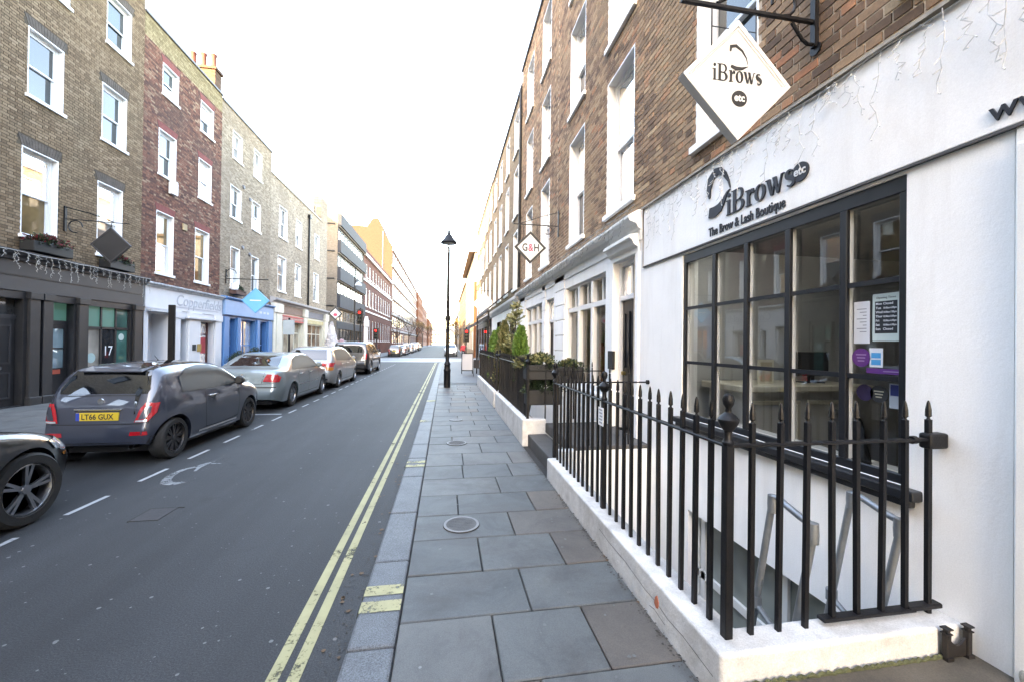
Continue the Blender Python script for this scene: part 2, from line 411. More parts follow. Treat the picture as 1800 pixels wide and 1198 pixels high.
def paint_mat(name, col, wear=.5, scale=28):
    m, nt, p, out = NT(name); P = pos(nt)
    n1 = noise(nt, 4, 5, .7, P); c = ramp(nt, n1.outputs[0], [(.3, tuple(x*.72 for x in col)), (.7, col)]).outputs[0]
    n2 = noise(nt, scale, 6, .75, P); n3 = noise(nt, 2.0, 3, .6, P)
    mx = nt.nodes.new('ShaderNodeMath'); mx.operation = 'MULTIPLY'; nt.links.new(n2.outputs[0], mx.inputs[0]); nt.links.new(n3.outputs[0], mx.inputs[1])
    a = ramp(nt, mx.outputs[0], [(.12*wear+.02, (0,)*3), (.12*wear+.09, (1,)*3)])
    nt.links.new(c, p.inputs['Base Color']); nt.links.new(a.outputs[0], p.inputs['Alpha']); p.inputs['Roughness'].default_value = .7
    return m
YELLOW = paint_mat('yellow_road_paint', (.34,.32,.17), .9)
YELLOWK = paint_mat('yellow_kerb_paint', (.36,.34,.185), 1.15)
WHITEP = paint_mat('white_road_paint', (.36,.37,.38), .85)
CHALK = paint_mat('white_spray', (.20,.215,.225), 1.5, 60)
STUCCO = M('white_stucco', (.84,.835,.825), .6, .04, 1.2, fine=.05, bmp=.2, bscale=30, dirt=.30, dirtcol=(.50,.46,.41), streak=True)
STUCCO2 = M('off_white_stucco', (.77,.77,.75), .6, .05, 1.2, fine=.05, bmp=.15, bscale=40, dirt=.25, dirtcol=(.45,.42,.37), streak=True)
PLINTHW = M('white_plinth_paint', (.53,.525,.515), .7, .14, 7.0, fine=.14, bmp=.8, bscale=14, dirt=.8, dirtcol=(.20,.178,.155))
WHITE = M('white_gloss_paint', (.72,.72,.72), .35, .03, 2)
CREAM = M('cream_paint', (.72,.69,.60), .45, .06, 2)
BLACK = M('black_iron_paint', (.0055,.0055,.0068), .45, .3, 9, bmp=.15, bscale=60, spec=.25)
BLACKW = M('black_joinery_paint', (.008,.009,.012), .38, .2, 5)
STEEL = M('galvanised_tube', (.21,.23,.25), .42, .2, 8, metal=.6)
MOSS = M('mossy_entrance_stone', (.085,.072,.056), .8, .35, 2.6, fine=.2, bmp=.3, bscale=40, dirt=.7, dirtcol=(.055,.065,.035))
DARKSTONE = M('dark_step_stone', (.062,.060,.058), .75, .25, 4, fine=.25, bmp=.25, dirt=.3)
DARK = M('dark_void', (.02,.02,.02), .9, .2, 2)
XR, XL = 2.75, -10.5
PZ = .10                                   # pavement level

# ================================================================ ground, road, pavements
g = MB()
for (x0, x1, y0, y1) in ((-1500, 1.2, -600, 2400), (15.0, 1500, -600, 2400), (1.2, 15.0, -600, -9), (1.2, 15.0, 40, 2400)):
    g.poly([(x0,y0,-.05),(x1,y0,-.05),(x1,y1,-.05),(x0,y1,-.05)])
kind(g.build('ground', M('distant_ground', (.20,.20,.20), .9, .2, .05)), 'structure')
r = MB(); r.poly([(-6.1,-60,0),(-.52,-60,0),(-.52,37.6,0),(-6.1,37.6,0)])
r.poly([(-7.4,47.0,0),(2.6,47.0,0),(2.6,420,0),(-7.4,420,0)])
kind(r.build('road', ASPHALT), 'structure')
r = MB(); r.poly([(-70,37.6,.012),(70,37.6,.012),(70,47.0,.012),(-70,47.0,.012)])
kind(r.build('junction_road', M('pale_lit_junction', (.13,.137,.145), .6, .12, 1.5, fine=.2)), 'structure')  # pale raised surface, lightened further to carry the open junction's daylight
mk = MB(); mk.poly([(-6.1,37.7,.018),(-.6,37.7,.018),(-.6,38.9,.018),(-6.1,38.9,.018)]); mk.poly([(-6.6,46.1,.018),(1.5,46.1,.018),(1.5,46.5,.018),(-6.6,46.5,.018)])
kind(mk.build('crossing_marking', WHITEP), 'structure')

# double yellow lines, bay dashes, spray mark
for nm, (a, b) in (('yellow_line', (-.915,-.85)), ('yellow_line', (-.805,-.74))):
    q = MB(); y = -12.0
    while y < 36.5:
        q.poly([(a,y,.004),(b,y,.004),(b,y+1,.004),(a,y+1,.004)]); y += 1
    kind(q.build(nm, YELLOW), 'structure')
def dashes():
    root = kind(MB().poly([(-3.80,1.0,.004),(-3.71,1.0,.004),(-3.72,1.55,.004),(-3.81,1.55,.004)]).build('bay_marking', WHITEP), 'structure')
    y = 2.75
    while y < 34:
        x = -3.78 - .0085*(y-4); d = .026
        MB().poly([(x-d,y,.004),(x+d,y,.004),(x+d,y+.52,.004),(x-d,y+.52,.004)]).build('bay_dash', WHITEP, root); y += 1.0 if y < 9 else .98
    for (x0, x1, yy) in ((-6.0, -3.95, 10.55), (-6.0, -4.05, 16.1)):
        MB().poly([(x0,yy,.004),(x1,yy,.004),(x1,yy+.09,.004),(x0,yy+.09,.004)]).build('bay_dash', WHITEP, root)
dashes()
def ribbon(mb, pts, w, z):
    for i in range(len(pts)-1):
        a, b = Vector(pts[i]), Vector(pts[i+1]); d = (b-a).normalized(); n = Vector((-d.y, d.x)); wa = w[i]/2; wb = w[i+1]/2
        mb.poly([(a.x-n.x*wa, a.y-n.y*wa, z), (b.x-n.x*wb, b.y-n.y*wb, z), (b.x+n.x*wb, b.y+n.y*wb, z), (a.x+n.x*wa, a.y+n.y*wa, z)])
sp = MB()
ribbon(sp, [(-3.22,5.66),(-3.32,5.60),(-3.42,5.64),(-3.50,5.76),(-3.55,5.92),(-3.57,6.08),(-3.54,6.22),(-3.46,6.30),(-3.38,6.26)], [.07,.10,.12,.10,.09,.08,.07,.07,.05], .0045)
ribbon(sp, [(-3.36,6.10),(-3.40,6.28),(-3.38,6.46)], [.03,.05,.04], .0052)
ribbon(sp, [(-3.46,6.34),(-3.38,6.52),(-3.32,6.68),(-3.20,6.74)], [.05,.07,.06,.05], .0059)
ribbon(sp, [(-3.34,6.44),(-3.20,6.44)], [.05,.03], .0066)
kind(sp.build('spray_marking', CHALK), 'structure')

# kerbs, each stone a piece
def kerb(x0, x1, y0, y1, name, dirt=True):
    base = kind(MB().box(x0+.01, x1-.01, y0, y1, -.2, PZ-.02).build(name, JOINT), 'structure')
    y = y0; rr = random.Random(3)
    while y < y1:
        L = rr.choice((.82,.9,1.0,.75,1.1)); e = min(y+L, y1)
        MB().box(x0, x1, y+.003, e-.003, -.05, PZ-rr.uniform(0,.004)).build('kerbstone', GRANITE, base, bevel=.018 if y < 10 else .012, seg=2); y = e
    return base
kerb(-.52, -.256, -6.0, 34.0, 'kerb')
kerb(-6.36, -6.1, -6.0, 37.0, 'far_kerb')
# curved kerb end at the junction
kc = MB(); pts_o = [(-.52, 34.0)] + [(-.52+3.4*(1-cos(a)), 34.0+3.4*sin(a)) for a in [pi/2*i/10 for i in range(1, 11)]] + [(30, 37.4)]
pts_i = [(-.256, 34.0)] + [(-.52+.264+3.136*(1-cos(a)), 34.0+3.136*sin(a)) for a in [pi/2*i/10 for i in range(1, 11)]] + [(30, 37.136)]
for i in range(len(pts_o)-1):
    kc.prism([(*pts_o[i],-.1),(*pts_o[i+1],-.1),(*pts_i[i+1],-.1),(*pts_i[i],-.1)], (0,0,.2))
kind(kc.build('corner_kerb', GRANITE), 'structure')
ykb = MB()
for i, (y0, y1) in enumerate(((2.62,2.73),(2.79,2.90),(5.61,5.71),(5.78,5.89),(8.74,8.98),(11.75,12.05))):
    ykb.poly([(-.516,y0,PZ+.003),(-.262,y0,PZ+.003),(-.262,y1,PZ+.003),(-.516,y1,PZ+.003)])
    ykb.poly([(-.524,y0,.02),(-.524,y1,.02),(-.524,y1,PZ-.012),(-.524,y0,PZ-.012)])
kind(ykb.build('kerb_loading_marks', YELLOWK), 'structure')

# near pavement of stone slabs
bed = MB().box(-.256, 1.45, -6, 17.0, -.2, PZ-.03).build('pavement', JOINT); kind(bed, 'structure')
rows = {1.48: [.42], 1.98: [.31,.9], 2.5-.001: [], }
ROWS = [(-.5,.02,[.5]),(.02,.52,[.2,.9]),(.52,1.02,[.62]),(1.02,1.5,[.15,.85]),(1.5,1.985,[.50]),(1.985,2.5,[.31,.89]),(2.5,2.99,[.57]),(2.99,3.51,[.30,.95]),(3.51,4.0,[.64]),(4.0,4.52,[.15,.94]),(4.52,5.07,[.65]),(5.07,5.61,[.25,.88])]
y = 5.61; rr = random.Random(11); alt = 0
while y < 16.6:
    h = rr.choice((.46,.5,.55,.6)); js = [rr.uniform(.45,.75)] if alt else [rr.uniform(.1,.3), rr.uniform(.8,1.0)]
    ROWS.append((y, y+h, js)); y += h; alt = 1-alt
for (y0, y1, js) in ROWS:
    xs = [-.253] + js + [1.30]
    for i in range(len(xs)-1):
        a, b = xs[i]+.004, xs[i+1]-.004; dz = rr.uniform(-.004, 0)
        o = MB().box(a, b, y0+.005, y1-.005, PZ-.05, PZ+dz).build('paving_slab', SLAB, bed, bevel=.006)
        o.rotation_euler = (0, 0, 0)
far_p = MB().poly([(-.256,17.0,PZ-.004),(4,17.0,PZ-.004),(4,37.3,PZ-.004),(2.9,37.3,PZ-.004),(1.6,36.9,PZ-.004),(.4,36.0,PZ-.004),(-.256,34.4,PZ-.004)])
kind(far_p.build('pavement_far_stretch', M('far_paving', (.075,.081,.086), .65, .15, 2.0, fine=.2, bmp=.1)), 'structure')
# opposite pavement
lbed = MB().box(-10.5, -6.36, -6, 37.2, -.2, PZ-.02).build('opposite_pavement', JOINT); kind(lbed, 'structure')
y = 6.5
while y < 19:
    h = rr.choice((.6,.68,.75)); x = -10.46
    while x < -6.4:
        w = rr.choice((.6,.75,.9,1.05)); e = min(x+w, -6.37)
        if e > -6.7: e = -6.37
        MB().box(x+.004, e-.004, y+.004, y+h-.004, PZ-.04, PZ).build('paving_slab', SLABL, lbed); x = e
    y += h
kind(MB().poly([(-10.46,y,PZ+.001),(-6.37,y,PZ+.001),(-6.37,37.0,PZ+.001),(-10.46,37.0,PZ+.001)]).build('opposite_pavement_far_stretch', M('far_paving_l', (.10,.102,.102), .7, .12, 2, fine=.2)), 'structure')
kind(MB().poly([(-10.46,-6,PZ+.001),(-6.37,-6,PZ+.001),(-6.37,6.5,PZ+.001),(-10.46,6.5,PZ+.001)]).build('opposite_pavement_near_stretch', M('far_paving_l', (.10,.102,.102))), 'structure')
# pavements beyond the junction
fp = MB(); fp.box(-13.2,-7.4,47.1,420,-.1,.1); fp.box(2.6,5.2,47.1,420,-.1,.1)
kind(fp.build('pavement_beyond_junction', M('far_paving', (.075,.081,.086))), 'structure')

# manhole covers and a road access cover
IRON = M('worn_cast_iron', (.16,.165,.17), .5, .3, 14, metal=.3, bmp=.3, bscale=90)
CONC = M('cover_concrete', (.065,.068,.07), .8, .25, 12, fine=.3, bmp=.3)
PALE = M('pale_cover_rim', (.15,.155,.16), .6, .15, 10, fine=.2)
def manhole(x, y, rad, label, pale=False):
    t = thing('manhole_cover', label, 'manhole cover', (x, y, PZ))
    MB().lathe([(rad*.99,-.03),(rad*1.03,-.03),(rad*1.03,.003),(rad*1.0,.005)], (x,y,PZ), n=40).build('surround', JOINT, t)
    MB().lathe([(rad*.86,.0035),(rad*.86,.0075),(rad,.0075),(rad,.0035)], (x,y,PZ), n=40, close=True).build('rim', PALE, t)
    pl = MB().lathe([(.0005,.006),(rad*.855,.006),(rad*.855,-.02)], (x,y,PZ), n=40).build('plate', PALE if pale else CONC, t)
    d = MB()
    for i in range(-3, 4):
        hw = sqrt(max(0, (rad*.7)**2-(i*rad*.2)**2)); d.box(x-hw, x+hw, y+i*rad*.2-.004, y+i*rad*.2+.004, PZ+.005, PZ+.0072)
    d.build('tread_pattern', CONC if not pale else PALE, t)
manhole(.17, 3.77, .165, 'round stone-filled manhole cover in the brownish paving slab')
manhole(.21, 6.85, .165, 'round cover with pale ring in a brown slab near the lower steps')
manhole(.25, 8.92, .14, 'plain pale round cover in the pavement beside the white planter wall', True)
t = thing('road_access_cover', 'sunken square iron access cover in the asphalt', 'drain cover', (-2.93,4.65,0))
MB().box(-3.05,-2.80,4.50,4.80,-.02,.0052).build('plate', M('iron_in_road', (.022,.021,.023), .7, .3, 12, bmp=.3), t)
fr = MB(); fr.box(-3.065,-3.05,4.49,4.81,-.02,.006); fr.box(-3.05,-2.74,4.80,4.815,-.02,.006); fr.build('frame', DARK, t)
# ================================================================ facade helpers
CAMV = Vector((0,0,CAM_H))
def in_view(p, margin=.04):
    w = Vector(p) - CAMV; d = w.dot(_f)
    if d < .1: return False
    u = 700*w.dot(_r)/d/900; v = 700*w.dot(_u)/d/599
    return abs(u) < 1+margin and abs(v) < 1+margin
def plate_holes(mb, Xp, y0, y1, z0, z1, holes):
    """flat wall face at x=Xp with rectangular openings"""
    ys = sorted({y0, y1, *[min(max(h[0], y0), y1) for h in holes], *[min(max(h[1], y0), y1) for h in holes]})
    zs = sorted({z0, z1, *[min(max(h[2], z0), z1) for h in holes], *[min(max(h[3], z0), z1) for h in holes]})
    for i in range(len(ys)-1):
        for j in range(len(zs)-1):
            cy, cz = (ys[i]+ys[i+1])/2, (zs[j]+zs[j+1])/2
            if any(h[0] < cy < h[1] and h[2] < cz < h[3] for h in holes): continue
            mb.poly([(Xp,ys[i],zs[j]),(Xp,ys[i+1],zs[j]),(Xp,ys[i+1],zs[j+1]),(Xp,ys[i],zs[j+1])])
    return mb
_bm_cache = {}
def brick_field(parent, Xp, d, y0, y1, z0, z1, holes, mj, mo, seed=1, proud=.008, n_obj=300, jitter=.0025, name='brick', facing='x'):
    """Flemish bond; bricks stand proud of the mortar; the 300 largest in view are pieces of their own"""
    rr = random.Random(seed); out = []
    row = 0; z = z0
    while z < z1 - .02:
        zt = min(z+.0595, z1); zc = (z+zt)/2
        iv = [(y0, y1)]
        for h in holes:
            if h[2]-.005 < zc < h[3]+.005:
                nv = []
                for a, b in iv:
                    if h[1] <= a or h[0] >= b: nv.append((a, b)); continue
                    if h[0] > a: nv.append((a, h[0]))
                    if h[1] < b: nv.append((h[1], b))
                iv = nv
        for a, b in iv:
            y = y0 - .5 + (0 if row % 2 else .169) ; k = 0
            while y < b:
                L = .2095 if k % 2 == 0 else .0975
                p, q = max(y, a), min(y+L, b)
                if q-p > .035: out.append((p, q, z, zt, (k % 2) if (abs(q-p-L) < 1e-4 and abs(zt-z-.0595) < 1e-4) else 2))
                y += L+.015; k += 1
        z += .075; row += 1
    def score(b):
        c = Vector((Xp, (b[0]+b[1])/2, (b[2]+b[3])/2))
        if b[4] == 2 or not in_view(c, -.005): return 0
        w = c-CAMV; dist = w.length
        return (b[1]-b[0])*abs(w.x)/dist**3
    sc = sorted(range(len(out)), key=lambda i: -score(out[i]))
    chosen = set(i for i in sc[:n_obj] if score(out[i]) > 0)
    mb = MB(); tints = []
    for i, (p, q, a, b, t) in enumerate(out):
        pr = proud + rr.uniform(-jitter, jitter)
        if i in chosen:
            key = (t, d, mo.name)
            if key not in _bm_cache:
                L = (.2095, .0975)[t]; m_ = MB().box(-.012 if d > 0 else -proud, proud if d > 0 else .012, -L/2, L/2, -.02975, .02975)
                me = m_.mesh(name); me.materials.append(mo); _bm_cache[key] = me
            o = bpy.data.objects.new(name, _bm_cache[key]); COL.objects.link(o); attach(o, parent)
            o.location = (Xp + d*(pr-proud), (p+q)/2, (a+b)/2)
        else:
            n0 = len(mb.f)
            mb.box(min(Xp, Xp+d*pr), max(Xp, Xp+d*pr), p, q, a, b, skip='w' if d > 0 else 'e')
            tints += [rr.random()]*(len(mb.f)-n0)
    o = mb.build('brickwork', mj, parent, fix=False)
    at = o.data.attributes.new('tint', 'FLOAT', 'FACE'); at.data.foreach_set('value', tints)
    kind(o, 'stuff'); return o

GL_A = dark_glass('window_glass', (.012,.024,.028), 1.68, .012, .02)
GL_B = dark_glass('window_glass_curtained', (.17,.17,.165), 1.5, .02, .02)
GL_C = dark_glass('window_glass_warm', (.17,.115,.055), 1.42, .02, .02)
GL_D = dark_glass('shop_glass', (.035,.035,.035), 1.7, .012)
SILLW = M('white_sill', (.78,.78,.77), .5, .05, 3, dirt=.3, dirtcol=(.35,.32,.28))
def sash_window(parent, Xp, d, y0, y1, z0, z1, rev=.11, glass=None, white=None, sill=True, lift=0.0, box=0, mid=.5, bars=0, sillmat=None, name='window', deep=.0):
    white = white or WHITE; glass = glass or GL_A
    X = lambda t: Xp - d*t
    a, b, e, f = y0, y1, z0, z1
    m = MB()
    T = .028
    for (p, q, r_, s) in ((a, a+T, e, f), (b-T, b, e, f), (a+T, b-T, f-T, f), (a+T, b-T, e, e+T*.6)):
        m.box(X(-.006), X(rev+.12), p, q, r_, s)                          # painted reveal
    F = .055
    for (p, q, r_, s) in ((a+T, a+T+F, e+T*.6, f-T), (b-T-F, b-T, e+T*.6, f-T), (a+T+F, b-T-F, f-T-F, f-T)):
        m.box(X(rev), X(rev+.11), p, q, r_, s)                            # box frame
    w = m.build(name, white, parent)
    ia, ib, ie, jf = a+T+F, b-T-F, e+T*.6, f-T-F
    zm = ie + (jf-ie)*mid; s_ = .042
    def sash(t, z_0, z_1, bot):
        mb = MB()
        mb.box(X(t), X(t+.035), ia, ia+s_, z_0, z_1); mb.box(X(t), X(t+.035), ib-s_, ib, z_0, z_1)
        mb.box(X(t), X(t+.035), ia+s_, ib-s_, z_1-s_, z_1); mb.box(X(t), X(t+.035), ia+s_, ib-s_, z_0, z_0+bot)
        for k in range(bars):
            yy = ia+(ib-ia)*(k+1)/(bars+1); mb.box(X(t+.003), X(t+.032), yy-.011, yy+.011, z_0+bot, z_1-s_)
        mb.build('sash', white, w)
        g = MB().poly([(X(t+.018), ia+s_, z_0+bot), (X(t+.018), ib-s_, z_0+bot), (X(t+.018), ib-s_, z_1-s_), (X(t+.018), ia+s_, z_1-s_)])
        g.build('pane', glass, w)
    sash(rev+.02, zm-.02, jf, s_)
    sash(rev+.06, ie+lift, zm+.02+lift*.9, .07)
    if lift: MB().poly([(X(rev+.1), ia, ie), (X(rev+.1), ib, ie), (X(rev+.1), ib, ie+lift), (X(rev+.1), ia, ie+lift)]).build('opening', DARK, w)
    if sill: MB().box(X(rev+.02), X(-.065), a-.05, b+.05, e-.085, e).build('sill', sillmat or SILLW, w, bevel=.006)
    return w
def icicle_lights(name, label, Xp, d, y0, y1, z, n, lmax, mat, group=None, seed=5, seg=6):
    """string of hanging icicle lights (unlit) along a fascia: cable, drops, bulbs"""
    t = thing(name, label, 'string lights', (Xp, (y0+y1)/2, z), group); rr = random.Random(seed)
    pts = [(Xp+d*.012, y0+(y1-y0)*i/40, z+.012*sin(i*1.3)) for i in range(41)]
    MB().tube(pts, .006, 5).build('cable', mat, t)
    for k in range(n):
        y = y0+(y1-y0)*(k+rr.random())/n; L = lmax*rr.choice((.3,.45,.6,.8,1.0))*rr.uniform(.8,1.1); mb = MB(); P = []
        x = Xp+d*.014
        for i in range(seg+1):
            P.append((x+d*rr.uniform(0,.02), y+rr.uniform(-.035,.035), z-L*i/seg))
        mb.tube(P, .0026, 4)
        for q in P[1:]:
            dy = rr.choice((-1,1))*rr.uniform(.015,.04); mb.tube([q, (q[0]+d*.012, q[1]+dy, q[2]-rr.uniform(.005,.035))], [.003,.0045], 4)
        mb.build('strand', mat, t)
    return t
WIRE = M('white_light_wire', (.50,.50,.50), .5, .25, 30)
def cornice(Xp, d, y0, y1, prof, mb=None):
    """moulding: prof list of (outward, z)"""
    mb = mb or MB()
    a = [(Xp+d*o, y0, z) for o, z in prof]
    return mb.prism(a, (0, y1-y0, 0))
def diamond(name, label, x, y, z, h, th, frame_m, face_m, border, group=None, rz=0.0, inner=None, cat='sign'):
    """square hanging sign turned on its corner; faces along y"""
    t = thing(name, label, cat, (x, y, z), group)
    def sq(r): return [(x, z+r), (x+r, z), (x, z-r), (x-r, z)]
    mb = MB(); o, i_ = sq(h), sq(h-border)
    for k in range(4):
        a, b, c, e = o[k], o[(k+1) % 4], i_[(k+1) % 4], i_[k]
        mb.prism([(a[0], y-th/2, a[1]), (b[0], y-th/2, b[1]), (c[0], y-th/2, c[1]), (e[0], y-th/2, e[1])], (0, th, 0))
    mb.build('frame', frame_m, t, bevel=.003)
    if inner:
        mb = MB(); o, i_ = sq(h-border), sq(h-border-inner)
        for k in range(4):
            a, b, c, e = o[k], o[(k+1) % 4], i_[(k+1) % 4], i_[k]
            mb.prism([(a[0], y-th*.40, a[1]), (b[0], y-th*.40, b[1]), (c[0], y-th*.40, c[1]), (e[0], y-th*.40, e[1])], (0, th*.8, 0))
        mb.build('moulding', frame_m, t, bevel=.004)
    q = sq(h-border-(inner or 0)); MB().prism([(a, y-th*.28, b) for a, b in q], (0, th*.56, 0)).build('panel', face_m, t)
    return t
# ================================================================ right-hand terrace (white shop fronts, stock brick above)
STOCK = [(0,(0.101,0.066,0.046)),(.2,(0.163,0.102,0.067)),(.5,(0.239,0.151,0.095)),(.75,(0.295,0.195,0.122)),(.9,(0.364,0.256,0.160)),(.96,(0.339,0.149,0.081)),(1,(0.402,0.293,0.185))]
BR_J = brick_mat('stock_brick', STOCK, False, (.33,.235,.14), .45); BR_O = brick_mat('stock_brick_piece', STOCK, True, (.33,.235,.14), .45)
MORT = M('lime_mortar', (.58,.47,.36), .95, .2, 5, fine=.2, bmp=.3, bscale=70)
YSTOCK = [(0,(.10,.068,.040)),(.4,(.16,.115,.067)),(.75,(.20,.15,.09)),(1,(.15,.09,.052))]
BR_FAR = brick_tex('far_stock_brick', YSTOCK, (.20,.165,.12), patch=(.12,.08,.052), patch_amt=.4)
LEADM = M('lead_grey', (.10,.10,.11), .6, .2, 4)
ROOFM = M('roof_slate', (.07,.075,.085), .7, .25, 2)
BASE_Z = -2.35
TH = 9.0                                                       # depth of the houses

def terrace(name, label, y0, y1, eave, cols, rows, wall_from, mat_wall, mort=True, seed=1, bricks=True, glassmap=None, upto=99):
    t = thing(name, label, 'house', (XR+3, (y0+y1)/2, PZ))
    holes = [(a, b, z0, z1) for (a, b) in cols for (z0, z1) in rows if z1 < eave+.1]
    w = plate_holes(MB(), XR, y0, y1, wall_from, eave, holes)
    w.box(XR+.02, XR+TH, y0+.01, y0+.3, BASE_Z if y0 < 10 else 0, eave, skip=''); w.box(XR+.02, XR+TH, y1-.3, y1-.01, 0, eave); w.box(XR+TH-.3, XR+TH, y0+.3, y1-.3, 0, eave)
    w.build('wall', MORT if bricks else mat_wall, t, fix=False)
    if bricks: brick_field(t, XR, -1, y0, y1, wall_from, min(eave, upto), holes, BR_J, BR_O, seed)
    rf = MB(); rf.box(XR-.06, XR+TH, y0+.005, y1-.005, eave, eave+.12); rf.build('parapet', LEADM, t)
    MB().prism([(XR+.5, y0+.02, eave+.12), (XR+TH*.5, y0+.02, eave+1.6), (XR+TH-.2, y0+.02, eave+.12)], (0, y1-y0-.04, 0)).build('roof', ROOFM, t)
    for i, (a, b) in enumerate(cols):
        for j, (z0, z1) in enumerate(rows):
            if z1 < eave+.1:
                sash_window(t, XR, -1, a, b, z0, z1, rev=.13, glass=(glassmap or {}).get((i, j), GL_A))
    return t
ROWS_R = [(4.03, 6.33), (6.95, 8.88), (9.62, 11.4)]
hA = terrace('terraced_house', 'brown brick house above the white beauty shop with black gridded window', -4.0, 5.27, 12.0, [(-3.4,-2.4), (-1.2,-.2), (.98,1.98), (3.16,4.06)], ROWS_R, 3.70, None, seed=1)
hB = terrace('terraced_house', 'brown brick house with white moulded door case and three-light shop window', 5.275, 9.75, 12.0, [(5.56,6.58), (7.74,8.74)], ROWS_R, 3.70, None, seed=2)
hC = terrace('terraced_house', 'brown brick house above the rusticated white ground floor', 9.755, 14.7, 12.0, [(10.5,11.5), (12.7,13.72)], ROWS_R, 3.70, None, seed=3)
hD = terrace('terraced_house', 'yellow stock brick house behind the glass canopy and conifers', 14.705, 23.9, 11.5, [(15.4,16.4), (17.7,18.7), (20.0,21.0), (22.2,23.2)], [(4.0,6.3),(6.95,8.85),(9.5,11.1)], 3.7, BR_FAR, bricks=False)
hE = terrace('terraced_house', 'pale yellow brick house at the corner by the traffic light', 23.905, 36.4, 11.6, [(24.7,25.7), (27.1,28.1), (29.5,30.5), (31.9,32.9), (34.3,35.3)], [(4.0,6.3),(6.95,8.85),(9.5,11.1)], 3.7, BR_FAR, bricks=False)
MB().box(XR+.3, XR+TH-.3, 36.1, 36.39, 0, 11.6).build('side_wall', BR_FAR, hE)
dp = MB(); dp.tube([(XR-.06,14.72,11.4),(XR-.06,14.72,3.9)], .05, 8); dp.build('drainpipe', BLACK, hC, smooth=True)

# ---------------- beauty shop ground floor
WX = XR                                                         # wall face
sh = hA
win = (1.985, 4.30, .97, 2.86)
bas = (2.0, 4.15, -1.9, -.06)
m = plate_holes(MB(), WX, 1.52, 5.30, BASE_Z, 2.89, [win, bas])
m.box(WX+.001, WX+.25, 1.52, 1.70, 0, 2.89, skip='')
for (a, b, c, e) in (win, bas):                                  # reveals
    for yy, s in ((a, 1), (b, -1)): m.poly([(WX,yy,c),(WX+.2,yy,c),(WX+.2,yy,e),(WX,yy,e)])
    m.poly([(WX,a,e),(WX,b,e),(WX+.2,b,e),(WX+.2,a,e)]); m.poly([(WX,a,c),(WX,b,c),(WX+.2,b,c),(WX+.2,a,c)])
m.build('shop_front_wall', STUCCO, sh, fix=False)
fa = MB(); fa.box(WX-.018, WX+.3, -4.0, 5.22, 2.90, 3.70); fa.build('fascia', STUCCO, sh, bevel=.006)
MB().box(WX-.024, WX-.001, -4.0, 5.22, 2.884, 2.899).build('fascia_shadow_line', M('shadow_line_grey', (.07,.07,.07), .7), sh)  # thin dark strip painted in as the shadow line under the fascia
MB().box(WX-.055, WX+.05, -4.0, 5.235, 3.702, 3.725).build('fascia_flashing', M('flashing', (.30,.27,.23), .8, .3, 10), sh)
MB().box(WX-.012, WX+.1, -.4, 1.515, PZ+.1, 2.89).box(WX-.035, WX+.05, 1.30, 1.50, PZ+.1, 2.80).build('door_pilaster', STUCCO2, sh, bevel=.008)
MB().box(WX-.02, WX+.25, -4.0, -.4, PZ, 2.895).build('far_pier', STUCCO, sh)
# black gridded shop window
wy = [1.985, 2.385, 2.85, 3.31, 3.76, 4.30]; wz = [.97, 1.61, 2.23, 2.86]
fx0, fx1 = WX+.012, WX+.04
f = MB()
f.box(fx0, fx1, win[0], win[1], 2.76, win[3]); f.box(fx0, fx1, win[0], win[1], win[2], win[2]+.06)
f.box(fx0, fx1, win[0], win[0]+.05, win[2]+.06, 2.76); f.box(fx0, fx1, win[1]-.05, win[1], win[2]+.06, 2.76)
sw = f.build('shop_window', BLACKW, sh, bevel=.004); POSTW = M('post_off_white', (.33,.36,.39), .6, .08, 4)
yb = [win[0]+.05] + [y for y in wy[1:-1]] + [win[1]-.05]
for y in wy[1:-1]:
    MB().box(fx0-.004, fx1, y-.026, y+.026, win[2]+.06, 2.76).build('mullion', BLACKW, sw, bevel=.004)
    MB().box(fx1, fx1+.032, y-.024, y+.024, win[2]+.06, 2.76).build('inner_post', POSTW, sw)
for yy in (win[0]+.025, win[1]-.025): MB().box(fx1, fx1+.032, yy-.024, yy+.024, win[2]+.06, 2.76).build('inner_post', POSTW, sw)
for z in wz[1:-1]:
    for i in range(5): MB().box(fx0+.004, fx1-.002, yb[i]+(.026 if i else 0), yb[i+1]-(.026 if i < 4 else 0), z-.017, z+.017).build('glazing_bar', BLACKW, sw)
GLASS = clear_glass('shop_window_glass', (.72,.74,.74), 2.1)
GX = WX+.068
zb = [win[2]+.06, 1.61, 2.23, 2.76]
for i in range(5):
    for j in range(3):
        MB().poly([(GX,yb[i],zb[j]),(GX,yb[i+1],zb[j]),(GX,yb[i+1],zb[j+1]),(GX,yb[i],zb[j+1])]).build('pane', GLASS, sw)
MB().box(WX-.075, WX+.02, win[0]-.09, win[1]+.07, .905, .968).box(WX-.05, WX-.002, win[0]-.06, win[1]+.05, .86, .905).build('window_sill', BLACKW, sh, bevel=.01, seg=2)
# basement window with white frame
b = MB(); b.box(WX+.10, WX+.16, bas[0], bas[1], -.12, bas[3]); b.box(WX+.10, WX+.16, bas[0], bas[1], -.78, -.70); b.box(WX+.08, WX+.17, bas[0], bas[1], bas[2], bas[2]+.1)
for y in (bas[0]+.04, 2.95, 4.02, bas[1]-.03): b.box(WX+.1, WX+.16, y-.035, y+.035, bas[2]+.1, -.12)
bw = b.build('basement_window', M('grey_white_paint', (.62,.64,.64), .5, .06), sh)
MB().poly([(WX+.13,bas[0],bas[2]),(WX+.13,bas[1],bas[2]),(WX+.13,bas[1],bas[3]),(WX+.13,bas[0],bas[3])]).build('pane', dark_glass('basement_glass', (.22,.25,.24), 1.5, .12), bw)
